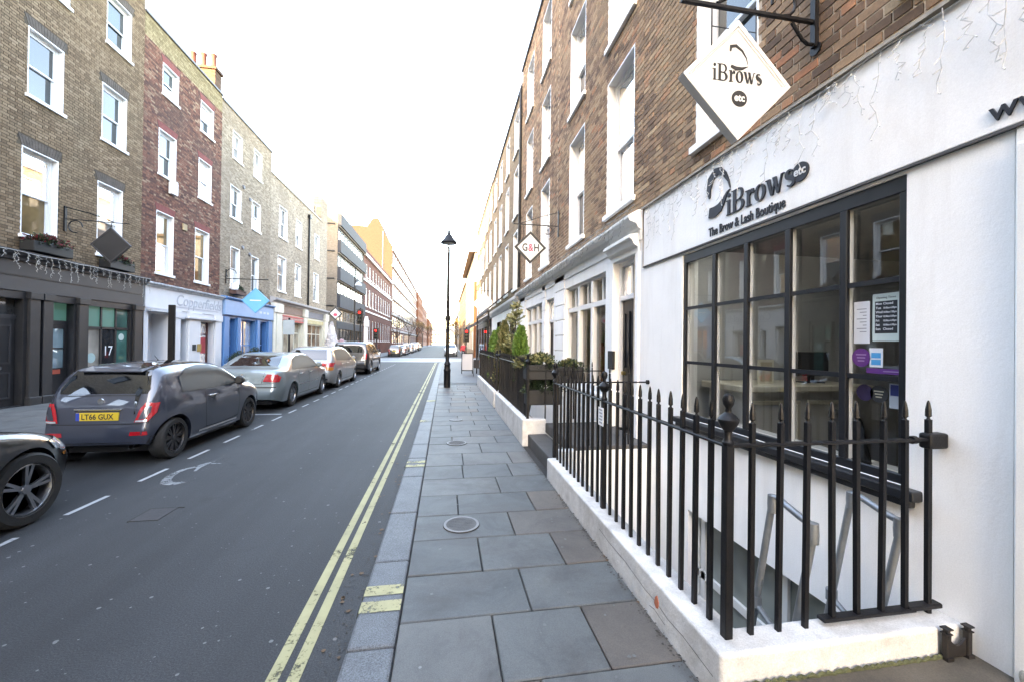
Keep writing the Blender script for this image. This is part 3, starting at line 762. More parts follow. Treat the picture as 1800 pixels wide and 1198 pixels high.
# light well
lw = MB(); lw.box(1.30, XR, 1.7, 5.2, BASE_Z-.1, BASE_Z); kind(lw.build('light_well_floor', M('well_floor', (.22,.21,.20), .85, .3, 3)), 'structure')
lw = MB(); lw.box(1.302, 1.48, 1.72, 5.0, BASE_Z, .05); lw.box(1.48, XR-.005, 1.70, 1.83, BASE_Z, .1); lw.box(1.48, XR-.005, 5.0, 5.14, BASE_Z, .41)
kind(lw.build('light_well_wall', STUCCO2), 'structure')
bl = MB(); bl.box(1.2, 15, -9, 1.69, -.3, -.06); kind(bl.build('ground_under_entrance', JOINT), 'structure')
# ---------------- interior seen through the shop window
IN_W = M('salon_wall', (.17,.175,.18), .8, .08, 1.5); IN_F = M('salon_floor', (.22,.17,.12), .5, .25, 3)
r = MB(); r.box(WX+.3, 7.2, 1.0, 1.1, .02, 3.1); r.box(7.1, 7.2, 1.1, 4.95, .02, 3.1); r.box(WX+.2, 7.2, 1.0, 5.05, 3.1, 3.2)
r.build('salon_walls', IN_W, sh); MB().box(WX+.3, 7.2, 4.95, 5.05, .02, 3.1).build('salon_white_wall', M('salon_white', (.50,.51,.52), .7, .06), sh); MB().box(WX+.2, 7.2, 1.0, 5.05, -.05, .02).build('salon_floor', IN_F, sh)
MB().box(WX+.2, WX+.55, 1.9, 4.4, .55, .93).build('display_ledge', WHITE, sh)
t = thing('reception_counter', 'white panelled reception counter behind the black gridded shop window', 'counter', (4.3,4.5,.02))
MB().box(3.5,5.2,4.25,4.85,.02,1.26).build('body', WHITE, t, bevel=.01); MB().box(3.42,5.28,4.15,4.9,1.26,1.34).build('top', CREAM, t, bevel=.012)
pn = MB()
for (a, b_) in ((3.6,4.3),(4.4,5.1)):
    for (p, q, r_, s) in ((a,b_,1.10,1.15),(a,b_,.3,.35),(a,a+.05,.35,1.10),(b_-.05,b_,.35,1.10)): pn.box(p,q,4.225,4.25,r_,s)
pn.build('panel_moulding', CREAM, t, bevel=.006)
def salon_chair(x, y, rz, label):
    t = thing('salon_chair', label, 'chair', (0,0,0)); LEA = M('black_leatherette', (.015,.015,.016), .4, .2, 8)
    MB().box(-.28,.28,-.28,.28,.42,.56).build('seat', LEA, t, bevel=.04, seg=3); MB().prism([(-.26,.24,.56),(.26,.24,.56),(.23,.36,1.26),(-.23,.36,1.26)], (0,.09,0)).build('backrest', LEA, t, bevel=.04, seg=3)
    for sx in (-1,1): MB().box(sx*.34-.035,sx*.34+.035,-.25,.25,.66,.74).box(sx*.34-.02,sx*.34+.02,-.03,.03,.45,.66).build('armrest', LEA, t, bevel=.015)
    MB().lathe([(.27,.02),(.27,.04),(.05,.07),(.04,.42)], n=20).build('pedestal', STEEL, t, smooth=True)
    t.location = (x,y,.02); t.rotation_euler = (0,0,rz); return t
salon_chair(3.55, 2.55, radians(60), 'black salon chair just behind the window sill, nearest the reception counter')
salon_chair(3.5, 1.75, radians(100), 'black salon chair behind the window stickers')
t = thing('computer_monitor', 'black monitor standing on the reception counter', 'monitor', (4.75,4.5,1.34))
MB().box(4.5,4.98,4.48,4.52,1.43,1.74).build('screen', DARK, t, bevel=.008); MB().box(4.71,4.78,4.5,4.54,1.35,1.46).box(4.6,4.88,4.44,4.6,1.34,1.355).build('stand', DARK, t)
t = thing('display_frame', 'small white framed card standing on the reception counter', 'picture frame', (3.95,4.4,1.34))
MB().box(3.85,4.07,4.39,4.41,1.34,1.64).build('frame', CREAM, t); MB().box(3.88,4.04,4.384,4.39,1.37,1.61).build('card', M('beige_card', (.5,.45,.36), .7), t)
t = thing('fill_batten', 'added batten light, hidden above the gridded window to brighten the room', 'lamp', (3.12,3.3,3.0)); MB().box(3.06,3.18,2.4,4.3,3.0,3.05).build('tube', emis('salon_fill_glow', (.85,.95,1.0), 1.2), t); MB().box(3.03,3.21,2.37,4.33,3.05,3.095).build('housing', WHITE, t)  # added light, out of the camera's sight, to brighten the salon
pa = MB().box(7.06,7.098,2.3,3.0,1.5,2.4).build('wall_picture', M('framed_print', (.25,.22,.2), .5, .5, 6)); tag(pa, 'framed print on the back wall inside the beauty shop', 'picture')

# ---------------- lettering on the fascia
INK = M('dark_slate_letter', (.008,.009,.015), .6, .15, 6)
FX = WX-.021
def fascia_letters():
    root = thing('shop_sign_lettering', 'raised dark lettering and brow swoosh on the white fascia above the gridded window', 'sign', (FX, 3.3, 3.1))
    L, w = didone('iBrows', .215)
    k = .80/w
    L = [[[(x*k, y) for x, y in lp] for lp in g_] for g_ in L]
    loops_obj('letters', L, INK, (FX, 3.54, 3.085), (0,-1,0), (0,0,1), root, .018)
    text_obj('tagline', 'The Brow & Lash Boutique', .125, INK, (FX, 3.80, 2.945), (0,-1,0), (0,0,1), root, .012, align='LEFT', bold=.0015, squeeze=.70)
    dsk = loops_obj('badge', [ell(0,0,.075,.075,28)], INK, (FX,2.70,3.17), (0,-1,0), (0,0,1), root, .02)
    text_obj('badge_letters', 'etc', .095, WHITE, (FX-.011,2.70,3.148), (0,-1,0), (0,0,1), root, .004, bold=.002, squeeze=.9)
    # brow: a tapering arch with a blunt tail below
    def stroke(ctr, ws):
        o_, i_ = [], []
        for i, (cx, cy) in enumerate(ctr):
            a, b = ctr[max(0,i-1)], ctr[min(len(ctr)-1,i+1)]; tx, ty = b[0]-a[0], b[1]-a[1]; q = sqrt(tx*tx+ty*ty); w = ws[i]/2
            o_.append((cx-ty/q*w, cy+tx/q*w)); i_.append((cx+ty/q*w, cy-tx/q*w))
        return o_+i_[::-1]
    arch = [(.035,.27),(.02,.37),(.05,.49),(.13,.55),(.21,.535),(.29,.46),(.35,.36),(.375,.27)]
    tail = [(.03,.09),(.12,.075),(.21,.10),(.28,.17),(.33,.235),(.375,.255)]
    loops_obj('brow_swoosh', [[stroke([(a_*.9, b_*.86+.02) for a_, b_ in arch],[.02,.065,.095,.09,.075,.048,.022,.008])], [stroke([(a_*.9, b_*.86+.02) for a_, b_ in tail],[.10,.115,.095,.05,.022,.008])]], INK, (FX,3.82,3.095), (0,-1,0), (0,0,1), root, .018)
    return root
fascia_letters()
ww = text_obj('website_lettering', 'www.', .145, INK, (FX,1.60,2.955), (0,-1,0), (0,0,1), None, .016, align='LEFT', bold=.001)
tag(ww, 'start of the dark web address lettering at the end of the white fascia', 'sign')
icicle_lights('string_lights', 'unlit white icicle string lights hanging along the top of the white shop fascia', WX-.022, -1, -1.0, 5.1, 3.69, 64, .55, WIRE, seed=3, seg=7)

# ---------------- things stuck on the window
def sheet(name, label, cat, y0, y1, z0, z1, m_, lines=None):
    t = thing(name, label, cat, (GX-.004, (y0+y1)/2, z0))
    MB().box(GX-.0045, GX-.0025, y0, y1, z0, z1).build('sheet', m_, t)
    for mm, rects in (lines or []):
        b = MB()
        for (a, c, e, g_) in rects: b.poly([(GX-.0052, a, e), (GX-.0052, c, e), (GX-.0052, c, g_), (GX-.0052, a, g_)])
        b.build('print', mm, t)
    return t
PAPER = M('white_paper', (.72,.73,.76), .8, .03); PRINT = M('grey_print', (.32,.33,.36), .8); INKB = M('black_print', (.02,.02,.022), .6); GREENP = M('pale_green_card', (.56,.64,.60), .7, .03)
sheet('notice_sheet', 'white printed notice taped to the window pane', 'notice', 2.245, 2.385-.035, 1.83, 2.115, PAPER, [(PRINT, [(2.265, 2.33-.02*(i % 3), 2.06-i*.022, 2.066-i*.022) for i in range(8)])])
po = sheet('opening_times_poster', 'opening times card, white on black inside a pale border', 'poster', 2.062, 2.228, 1.845, 2.155, GREENP, [(INKB, [(2.078, 2.212, 1.895, 2.105)])])
text_obj('heading', 'Opening Times', .019, INKB, (GX-.0055,2.145,2.122), (0,-1,0), (0,0,1), po, .0005)
for i, (dname, hrs) in enumerate((('Mon','Closed'),('Tue','10.00am-6.00pm'),('Wed','10.00am-7.00pm'),('Thur','10.00am-8.00pm'),('Fri','10.00am-6.00pm'),('Sat','10.00am-6.00pm'),('Sun','Closed'))):
    text_obj('day', dname, .021, PAPER, (GX-.006,2.207,2.082-i*.0275), (0,-1,0), (0,0,1), po, .0005, align='LEFT', bold=.0004)
    text_obj('hours', hrs, .021 if len(hrs) < 8 else .0165, PAPER, (GX-.006,2.162,2.082-i*.0275), (0,-1,0), (0,0,1), po, .0005, align='LEFT', bold=.0003, squeeze=.72 if len(hrs) > 8 else 1)
def roundel(name, label, y, z, r, m_, txt=None, tm=None):
    t = thing(name, label, 'sticker', (GX-.004, y, z))
    loops_obj('disc', [ell(0,0,r,r,28)], m_, (GX-.004,y,z), (0,-1,0), (0,0,1), t, .001)
    for i in range(txt or 0): MB().box(GX-.0056, GX-.0050, y-r*(.55-.1*i), y+r*(.55-.1*i), z+r*(.26-.34*i), z+r*(.40-.34*i)).build('print', tm, t)
PURPLE = M('purple_vinyl', (.13,.035,.20), .4, .1)
roundel('round_sticker', 'round purple sticker with white print on the window', 2.30, 1.735, .062, PURPLE, 3, M('lilac_print', (.35,.22,.42), .5))
sheet('payment_sticker', 'white and blue card payment sticker on the window', 'sticker', 2.163, 2.245, 1.675, 1.80, PAPER, [(M('card_blue', (.05,.33,.62), .4), [(2.174,2.234,1.69,1.725),(2.174,2.234,1.735,1.77)])])
st = sheet('purple_strip_sticker', 'narrow purple strip sticker low on the middle pane', 'sticker', 2.04, 2.265, 1.634, 1.668, PURPLE)
MB().box(GX-.0058, GX-.0052, 2.05, 2.16, 1.648, 1.655).build('print', M('lilac_print', (.35,.22,.42), .5), st)
roundel('round_sticker', 'dark violet round sticker beside the black one on the lower pane', 2.275, 1.50, .055, M('dark_violet', (.03,.02,.06), .4))
roundel('round_sticker', 'black round sticker with pale writing on the lower pane', 2.185, 1.50, .055, INKB, 3, M('dull_gold', (.4,.38,.3), .5))
sheet('payment_sticker', 'dark blue and grey payment sticker on the lower pane', 'sticker', 2.06, 2.122, 1.42, 1.575, M('grey_card', (.35,.38,.42), .5), [(M('navy_vinyl', (.02,.03,.14), .4), [(2.066,2.116,1.50,1.57)])])

# ---------------- hanging diamond sign with iron bracket
sg = diamond('hanging_sign', 'white diamond hanging sign with brow logo on an iron bracket', 2.05, 2.58, 3.71, .435, .07, WHITE, M('sign_white', (.62,.62,.62), .4, .02), .045, inner=.02)
yf = 2.58-.07*.28-.002
L, w = didone('iBrows', .12); k = .40/w
loops_obj('letters', [[[(x*k-.20, y) for x, y in lp] for lp in g_] for g_ in L], INKB, (2.05,yf,3.70), (1,0,0), (0,0,1), sg, .003)
loops_obj('badge', [ell(0,0,.062,.058,24)], INKB, (2.07,yf,3.585), (1,0,0), (0,0,1), sg, .003)
text_obj('badge_letters', 'etc', .075, WHITE, (2.07,yf-.002,3.567), (1,0,0), (0,0,1), sg, .002, bold=.002, squeeze=.9)
def stroke2(ctr, ws):
    o_, i_ = [], []
    for i, (cx, cy) in enumerate(ctr):
        a, b = ctr[max(0,i-1)], ctr[min(len(ctr)-1,i+1)]; tx, ty = b[0]-a[0], b[1]-a[1]; q = sqrt(tx*tx+ty*ty); w_ = ws[i]/2
        o_.append((cx-ty/q*w_, cy+tx/q*w_)); i_.append((cx+ty/q*w_, cy-tx/q*w_))
    return o_+i_[::-1]
loops_obj('brow_swoosh', [[stroke2([(-.055,.20),(-.05,.235),(-.01,.245),(.04,.215),(.075,.165),(.085,.12)],[.012,.026,.022,.014,.007,.002])], [stroke2([(-.05,.095),(-.01,.08),(.04,.085),(.09,.105)],[.02,.03,.02,.003])]], INKB, (2.05,yf,3.72), (1,0,0), (0,0,1), sg, .003)
bk = thing('sign_bracket', 'black scrolled iron bracket carrying the white diamond sign', 'bracket', (2.72,2.58,4.2))
m_ = MB(); m_.box(1.62,2.70,2.567,2.593,4.235,4.262); m_.build('arm', BLACK, bk, bevel=.003)
m_ = MB(); m_.box(2.70,2.735,2.56,2.60,4.06,4.95); m_.lathe([(.0,0),(.045,0),(.045,.012),(.0,.012)], (2.722,2.58,4.05), axis='x', n=14); m_.build('wall_plate', BLACK, bk)
m_ = MB(); m_.tube([(2.69,2.58,4.9),(2.5,2.58,4.75),(2.2,2.58,4.45),(1.9,2.58,4.27)], .011, 8)
m_.tube([(2.70,2.58,4.08)]+[(2.58-.12*cos(a)+.12, 2.58, 4.17+.10*sin(a)) for a in [(-1.2+i*.45) for i in range(2)]]+[(2.52,2.58,4.22)], .013, 8)
m_.tube([(2.45+.10*cos(a), 2.58, 4.36+.10*sin(a)) for a in [(-pi/2+i*.5) for i in range(11)]], .011, 8)
m_.build('scroll', BLACK, bk, smooth=True)
m_ = MB()
for x in (1.86, 2.22): m_.tube([(x,2.58,4.24),(x,2.58,3.9 if x < 2 else 3.96)], .005, 6)
m_.tube([(1.86,2.58,4.1),(2.22,2.58,4.1)], .003, 5); m_.build('hanger', BLACK, bk)

# ---------------- neighbour with moulded door case
def shop_unit(t, y0, door, win_, piers, seed):
    """white stucco ground floor: wall with openings, three-light shop window, door"""
    dy0, dy1, dz0, dz1 = door; wy0, wy1, wz0, wz1 = win_
    y1 = y0 + 4.4 if seed == 1 else y0 + 4.9
    m = plate_holes(MB(), WX-.004, y0, y1, -1.2, 3.30, [door, win_])
    for (a, b, c, e) in (door, win_):
        for yy in (a, b): m.poly([(WX-.004,yy,c),(WX+.35,yy,c),(WX+.35,yy,e),(WX-.004,yy,e)])
        m.poly([(WX-.004,a,e),(WX-.004,b,e),(WX+.35,b,e),(WX+.35,a,e)])
    m.build('shop_front_wall', STUCCO, t, fix=False)
    # window lights
    n = 3; fw = (wy1-wy0)/n; X0, X1 = WX+.10, WX+.17; tr = wz1-.52
    b = MB(); b.box(X0-.03, X1, wy0, wy1, wz0, wz0+.09); b.box(X0-.03, X1, wy0, wy1, wz1-.05, wz1); b.box(X0-.04, X1, wy0, wy1, tr-.05, tr+.05)
    for i in range(n+1):
        y = wy0+fw*i; b.box(X0-.06, X1, max(wy0, y-.055), min(wy1, y+.055), wz0+.09, tr-.05); b.box(X0-.06, X1, max(wy0, y-.055), min(wy1, y+.055), tr+.05, wz1-.05)
        if i < n: b.box(X0, X1-.02, y+fw/2-.02, y+fw/2+.02, tr+.05, wz1-.05)
    w = b.build('shop_window', WHITE, t, bevel=.006)
    for i in range(n):
        y = wy0+fw*i
        for (z0, z1) in ((wz0+.09, tr-.05), (tr+.05, wz1-.05)):
            MB().poly([(X0+.03,y+.05,z0),(X0+.03,y+fw-.05,z0),(X0+.03,y+fw-.05,z1),(X0+.03,y+.05,z1)]).build('pane', clear_glass('shop_glass_clear', (.6,.62,.62), 1.7), w)
    MB().box(WX-.05, WX+.12, wy0-.04, wy1+.04, wz0-.07, wz0).build('window_sill', WHITE, t, bevel=.008)
    # interior
    r = MB(); r.box(WX+.4, 6.0, y0+.1, y0+.16, .2, 3.2); r.box(WX+.4, 6.0, y1-.16, y1-.1, .2, 3.2); r.box(5.9, 6.0, y0+.16, y1-.16, .2, 3.2); r.box(WX+.36, 6.0, y0+.1, y1-.1, 3.2, 3.3); r.box(WX+.2, 6.0, y0+.1, y1-.1, .2, .3)
    r.build('shop_interior', M('shop_room', (.30,.27,.24), .8, .2, 1.5), t)
    # door
    D = WX+.13
    fr = MB(); fr.box(D-.05, D+.05, dy0, dy0+.08, dz0, dz1); fr.box(D-.05, D+.05, dy1-.08, dy1, dz0, dz1); fr.box(D-.05, D+.05, dy0+.08, dy1-.08, dz1-.07, dz1); fr.box(D-.06, D+.05, dy0+.08, dy1-.08, dz1-.62, dz1-.54)
    dr = fr.build('door_frame', WHITE, t, bevel=.005)
    MB().poly([(D,dy0+.08,dz1-.54),(D,dy1-.08,dz1-.54),(D,dy1-.08,dz1-.07),(D,dy0+.08,dz1-.07)]).build('fanlight', GL_B, dr)
    lf = MB().box(D-.01, D+.04, dy0+.08, dy1-.08, dz0, dz1-.62).build('door', BLACKW, t)
    pn = MB(); yc = (dy0+dy1)/2
    for (a, b_) in ((dy0+.15, yc-.05), (yc+.05, dy1-.15)):
        for (z0, z1) in ((dz0+.2, dz0+.75), (dz0+.95, dz1-.8)):
            for (p, q, r_, s) in ((a,b_,z1-.03,z1),(a,b_,z0,z0+.03),(a,a+.03,z0+.03,z1-.03),(b_-.03,b_,z0+.03,z1-.03)): pn.box(D-.03, D-.01, p, q, r_, s)
    pn.build('panel_moulding', BLACKW, lf); MB().lathe([(.0,0),(.035,0),(.03,-.05),(.0,-.06)], (D-.012,dy1-.16,1.35), axis='x', n=12).build('knob', M('brass', (.5,.4,.18), .3, .1, metal=1), lf, smooth=True)
shop_unit(hB, 5.27, (5.44,6.22,.46,3.13), (6.58,8.93,.92,3.08), None, 1)
hd = cornice(WX-.004, -1, 5.36, 6.32, [(0,3.14),(.02,3.14),(.03,3.22),(.09,3.25),(.12,3.32),(.16,3.34),(.16,3.39),(0,3.42)])
hd.box(WX-.03, WX, 5.34, 5.44, .46, 3.14); hd.box(WX-.03, WX, 6.22, 6.34, .46, 3.14); hd.build('door_hood', STUCCO, hB, bevel=.004)
for (t_, a, b_) in ((hB,5.28,9.75),(hC,9.755,14.7)):
    c = cornice(WX, -1, a, b_, [(0,3.30),(.03,3.30),(.03,3.45),(.07,3.47),(.10,3.53),(.20,3.56),(.22,3.60),(.22,3.64),(.08,3.72),(0,3.74)]); c.build('cornice', STUCCO2, t_)
shop_unit(hC, 9.76, (9.95,10.75,.46,3.0), (11.2,13.6,.92,3.0), None, 2)
for z in [.55+.36*i for i in range(8)]:
    for (a, b_) in ((8.98,9.80),(10.80,11.15),(13.65,14.6)): MB().box(WX-.03, WX-.005, a, b_, z+.022, z+.36).build('rusticated_block', STUCCO, hC, bevel=.008)
MB().box(WX-.05, WX-.004, 6.16, 6.36, 1.40, 1.70).build('entry_phone_panel', DARK, hB, bevel=.006)
icicle_lights('string_lights', 'unlit icicle string lights along the white cornice over the moulded door case', WX-.23, -1, 5.3, 14.5, 3.63, 60, .28, M('grey_light_wire', (.20,.20,.19), .6, .3, 30), seed=9, seg=4)
icicle_lights('string_lights', 'tangle of unlit string lights lying on the cornice edge below the first-floor sill', WX-.10, -1, 5.3, 9.0, 3.80, 26, .12, M('grey_light_wire', (.20,.20,.19)), seed=19, seg=3)
# tailor's figures and goods in the neighbour's window
def mannequin(x, y, z, label, col, col2):
    t = thing('dressed_mannequin', label, 'mannequin', (x,y,z))
    MB().lathe([(.0,.02),(.16,.02),(.16,.04),(.025,.06),(.022,.55)], (x,y,z), n=16).build('stand', STEEL, t, smooth=True)
    MB().lathe([(.02,.52),(.17,.55),(.185,.72),(.15,.92),(.20,1.18),(.21,1.30),(.13,1.38),(.055,1.42),(.05,1.50)], (x,y,z), n=18).build('torso', M('cloth_'+label[:6], col, .9, .25, 9), t, smooth=True)
    MB().lathe([(.0,1.47),(.06,1.50),(.085,1.60),(.08,1.69),(.05,1.74),(.0,1.755)], (x,y,z), n=16).build('head', M('mannequin_skin_'+label[:4], col2, .6, .1), t, smooth=True)
mannequin(3.15, 7.05, .35, 'dark suited display figure in the white three-light shop window', (.02,.02,.025), (.45,.30,.22))
mannequin(3.2, 7.85, .35, 'rust coloured display figure in the white three-light shop window', (.30,.10,.06), (.42,.27,.20))

# ---------------- diamond sign G&H
gs = diamond('hanging_sign', 'white diamond sign with black border and red ampersand on a bracket', 2.02, 9.55, 4.15, .40, .05, M('sign_black', (.012,.012,.013), .4), M('sign_white', (.82,.82,.82)), .075)
yg = 9.55-.05*.28-.002
text_obj('letter_left', 'G', .26, INKB, (1.885,yg,4.06), (1,0,0), (0,0,1), gs, .004, bold=.006, squeeze=.75)
text_obj('ampersand', '&', .26, M('pink_red', (.65,.06,.12), .5), (2.03,yg,4.06), (1,0,0), (0,0,1), gs, .004, bold=.006, squeeze=.75)
text_obj('letter_right', 'H', .26, INKB, (2.175,yg,4.06), (1,0,0), (0,0,1), gs, .004, bold=.006, squeeze=.75)
bk = thing('sign_bracket', 'slim iron bracket holding the black-bordered diamond sign', 'bracket', (2.73,9.55,4.8))
MB().box(1.60,2.72,9.54,9.56,4.70,4.72).build('arm', BLACK, bk); MB().tube([(2.71,9.55,5.05),(2.3,9.55,4.93),(1.75,9.55,4.72)], .008, 6).build('stay', BLACK, bk)
MB().box(2.715,2.745,9.52,9.58,4.45,5.1).build('wall_plate', BLACK, bk)
m_ = MB()
m_.tube([(2.45+.12*cos(a), 9.55, 4.60+.10*sin(a)) for a in [(pi/2-i*.45) for i in range(9)]], .01, 6); m_.build('scroll', BLACK, bk)
m_ = MB()
for x in (1.85,2.19): m_.tube([(x,9.55,4.70),(x,9.55,4.36)], .005, 5)
m_.build('hanger', BLACK, bk)
# ================================================================ plinths, railings, steps
_bar = {}
def bar_mesh(h, s=.023, key=None):
    k = (round(h,3), s)
    if k not in _bar:
        m = MB(); r = s/2
        m.box(-r, r, -r, r, 0, h-.105)
        m.lathe([(r*1.0,h-.105),(r*.62,h-.099),(r*.62,h-.093),(r*1.22,h-.086),(r*1.15,h-.05),(r*.62,h-.012),(r*.25,h)], n=8)
        me = m.mesh('baluster'); me.materials.append(BLACK); _bar[k] = me
    return _bar[k]
def balusters(t, pts, z0, h, s=.023):
    rr = random.Random(len(pts))
    for (x, y) in pts:
        o = bpy.data.objects.new('baluster', bar_mesh(h, s)); COL.objects.link(o); attach(o, t); o.location = (x, y, z0)
        o.rotation_euler = (rr.uniform(-.006,.006), rr.uniform(-.006,.006), rr.uniform(-.12,.12))
def newel(t, x, y, z0, h, s=.044):
    r = s/2; p = MB().box(x-r, x+r, y-r, y+r, z0, z0+h-.26).build('post', BLACK, t, bevel=.004)
    z = z0+h-.26
    MB().lathe([(r*1.2,0),(r*1.35,.015),(r*.9,.03),(r*.9,.07),(r*1.5,.085),(r*2.2,.115),(r*2.3,.13),(r*1.6,.15),(r*.7,.165),(r*.6,.185),(r*1.15,.205),(r*1.3,.228),(r*1.0,.25),(.002,.262)], (x,y,z), n=14).build('finial', BLACK, p, smooth=True)
def rail(t, a, b, w=.04, h=.016, name='top_rail'):
    a, b = Vector(a), Vector(b); d = (b-a).normalized(); n = Vector((-d.y, d.x, 0))*w/2
    MB().prism([a-n-Vector((0,0,h/2)), a+n-Vector((0,0,h/2)), a+n+Vector((0,0,h/2)), a-n+Vector((0,0,h/2))], b-a).build(name, BLACK, t, bevel=.004)
def plinth(name, label, poly, z0, z1, chips=False):
    t = MB().prism([(x, y, z0) for x, y in poly], (0, 0, z1-z0)).build(name, PLINTHW, bevel=.02, seg=3)
    return tag(t, label, 'low wall')
plinth('plinth_wall', 'low white painted wall with cracks under the corner of the near railing', [(1.302,1.69),(2.745,1.69),(2.745,1.86),(1.50,1.86),(1.50,4.97),(1.302,4.97)], .06, .345)
plinth('plinth_wall', 'low white wall carrying the railing with flower boxes', [(1.30,6.62),(1.72,6.62),(1.72,6.82),(1.50,6.82),(1.50,10.35),(1.30,10.35)], .06, .52)
plinth('plinth_wall', 'low white wall with rounded end below the conifers', [(1.30,10.75),(1.70,10.75),(1.70,10.92),(1.50,10.92),(1.50,16.3),(1.30,16.3)], .06, .50)
# weathering on the near wall: paint chip and cracks
chip = loops_obj('paint_chip', [[(0,0),(.025,.012),(.03,.05),(.012,.085),(-.012,.06),(-.02,.02)]], M('bare_brick_red', (.42,.13,.07), .9, .2, 30), (1.3005,2.28,.185), (0,-1,0), (0,0,1), None, .003)
tag(chip, 'patch of bare red brick where paint flaked off the low white wall', 'paint chip')
ck = MB()
def crack(pts):
    for i in range(len(pts)-1):
        (a, b), (c, d) = pts[i], pts[i+1]; ck.poly([(1.3006,a,b-.002),(1.3006,c,d-.002),(1.3006,c,d+.002),(1.3006,a,b+.002)])
crack([(1.75,.20),(2.0,.215),(2.15,.205),(2.28,.222),(2.42,.215),(2.7,.24),(3.0,.235),(3.2,.25)]); crack([(2.42,.215),(2.43,.26)]); crack([(2.18,.15),(2.3,.165),(2.36,.15)])
kc_ = ck.build('wall_cracks', DARK); tag(kc_, 'hairline cracks along the street face of the near low white wall', 'crack')
# near railing
X0 = 1.41; ZB = .34
t = thing('area_railing', 'black spearhead iron railing round the light well in front of the gridded window', 'railing', (X0, 3.4, ZB))
n = 12
balusters(t, [(X0, 3.39+(5.0-3.39)*i/n) for i in range(1, n)] + [(X0, 1.80+(3.37-1.80)*i/n) for i in range(1, n)] + [(1.545,1.80),(1.705,1.80),(1.865,1.80),(2.65,1.80)], ZB, 1.175)
for y in (1.80, 3.385, 5.0): newel(t, X0, y, ZB, 1.225)
rail(t, (X0,1.78,1.30), (X0,5.02,1.30)); rail(t, (X0-.018,1.80,1.3005), (1.94,1.80,1.3005)); rail(t, (2.545,1.80,1.3005), (2.70,1.80,1.3005))
MB().box(2.62,2.748,1.77,1.83,1.25,1.335).build('wall_block', BLACK, t, bevel=.012, seg=2); MB().lathe([(0,0),(.022,0),(.022,.03),(0,.03)], (2.53,1.80,1.3), axis='x', n=10).build('rail_collar', BLACK, t, smooth=True)
MB().box(2.50,2.72,1.775,1.825,.372,.40).build('base_bracket', BLACK, t, bevel=.006)
t = thing('area_gate', 'black iron gate on a flat bottom bar beside the white wall', 'gate', (2.25,1.80,.36))
balusters(t, [(2.03+.155*i, 1.80) for i in range(4)], .385, 1.13)
rail(t, (1.96,1.80,.378), (2.545,1.80,.378), .05, .02, 'bottom_rail'); rail(t, (1.945,1.80,1.3005), (2.54,1.80,1.3005))
# flank of the steps
t = thing('step_railing', 'thin iron railing from the light-well corner post to the white wall beside the steps', 'railing', (2.0,5.0,.45))
balusters(t, [(1.62+.28*i, 5.07) for i in range(4)], .43, 1.09, .02); rail(t, (1.43,5.07,1.30), (2.745,5.07,1.30), .022, .02)
MB().lathe([(.0,0),(.03,0),(.03,.03),(0,.03)], (2.72,5.07,1.3), axis='x', n=10).build('wall_rose', BLACK, t)
t = thing('step_railing', 'thin iron railing on the far side of the steps below the shop window', 'railing', (2.1,6.72,.52))
balusters(t, [(1.72+.17*i, 6.72) for i in range(6)], .50, 1.0, .02); rail(t, (1.43,6.72,1.34), (2.745,6.72,1.34), .022, .02)
# steps
t = thing('entrance_steps', 'dark stone entrance steps and landing before the black door', 'steps', (2.2,5.8,PZ))
MB().box(1.70,2.75,5.02,6.62,.30,.46).build('landing', DARKSTONE, t, bevel=.012, seg=2); MB().box(1.40,1.72,5.02,6.62,PZ-.05,.275).build('step', DARKSTONE, t, bevel=.012, seg=2)
MB().box(1.72,2.75,5.14,6.62,-1.0,.298).build('step_wall', STUCCO2, t)
kind(MB().box(1.49,XR+.3,6.60,23.5,-.6,-.5).build('second_light_well_floor', M('well_floor', (.22,.21,.20))), 'structure')
kind(MB().box(1.44,1.52,6.83,17,-.65,PZ-.004).build('second_light_well_wall', STUCCO2), 'structure')
# entrance slab, scraper, threshold
s_ = MB().box(1.315,3.2,-4.0,1.68,-.05,.205).build('entrance_paving', MOSS, bevel=.015); kind(s_, 'structure')
gr = MB(); rr = random.Random(4)
x = 1.35
while x < 2.7: gr.tube([(x,1.675+rr.uniform(-.012,.006),.20),(x+.03,1.672,.213),(x+.06,1.672+rr.uniform(-.01,.006),.205)], [.006,.011,.005], 5); x += rr.uniform(.03,.07)
kind(gr.build('moss_line', M('moss', (.07,.075,.035), .95, .4, 30)), 'stuff')
t = thing('boot_scraper', 'small cast iron boot scraper set in the mossy entrance stone', 'boot scraper', (2.63,1.66,.205))
for x in (2.565, 2.70):
    p = MB().box(x-.014,x+.014,1.646,1.674,.205,.335).build('upright', M('rusty_black_iron', (.008,.006,.006), .6, .4, 20), t, bevel=.004)
    MB().box(x-.018,x+.018,1.643,1.677,.335,.341).box(x-.010,x+.010,1.650,1.670,.341,.360).box(x-.019,x+.019,1.642,1.678,.360,.367).build('capital', M('rusty_black_iron', (.008,.006,.006)), p)
    MB().box(x-.02,x+.02,1.64,1.68,.204,.222).build('foot', M('rusty_black_iron', (.008,.006,.006)), p)
MB().prism([(2.582+.101*k/8, 1.654, .305-.035*sin(pi*k/8)) for k in range(9)]+[(2.683,1.654,.215),(2.582,1.654,.215)], (0,.012,0)).build('blade', M('rusty_black_iron', (.008,.006,.006)), t)
th_ = MB().box(2.70,3.3,.2,1.49,.206,.30).build('door_step', M('pale_stone', (.36,.33,.28), .8, .2, 5, fine=.2, bmp=.2), bevel=.04, seg=4); tag(th_, 'rounded pale stone doorstep at the shop entrance pilaster', 'step')
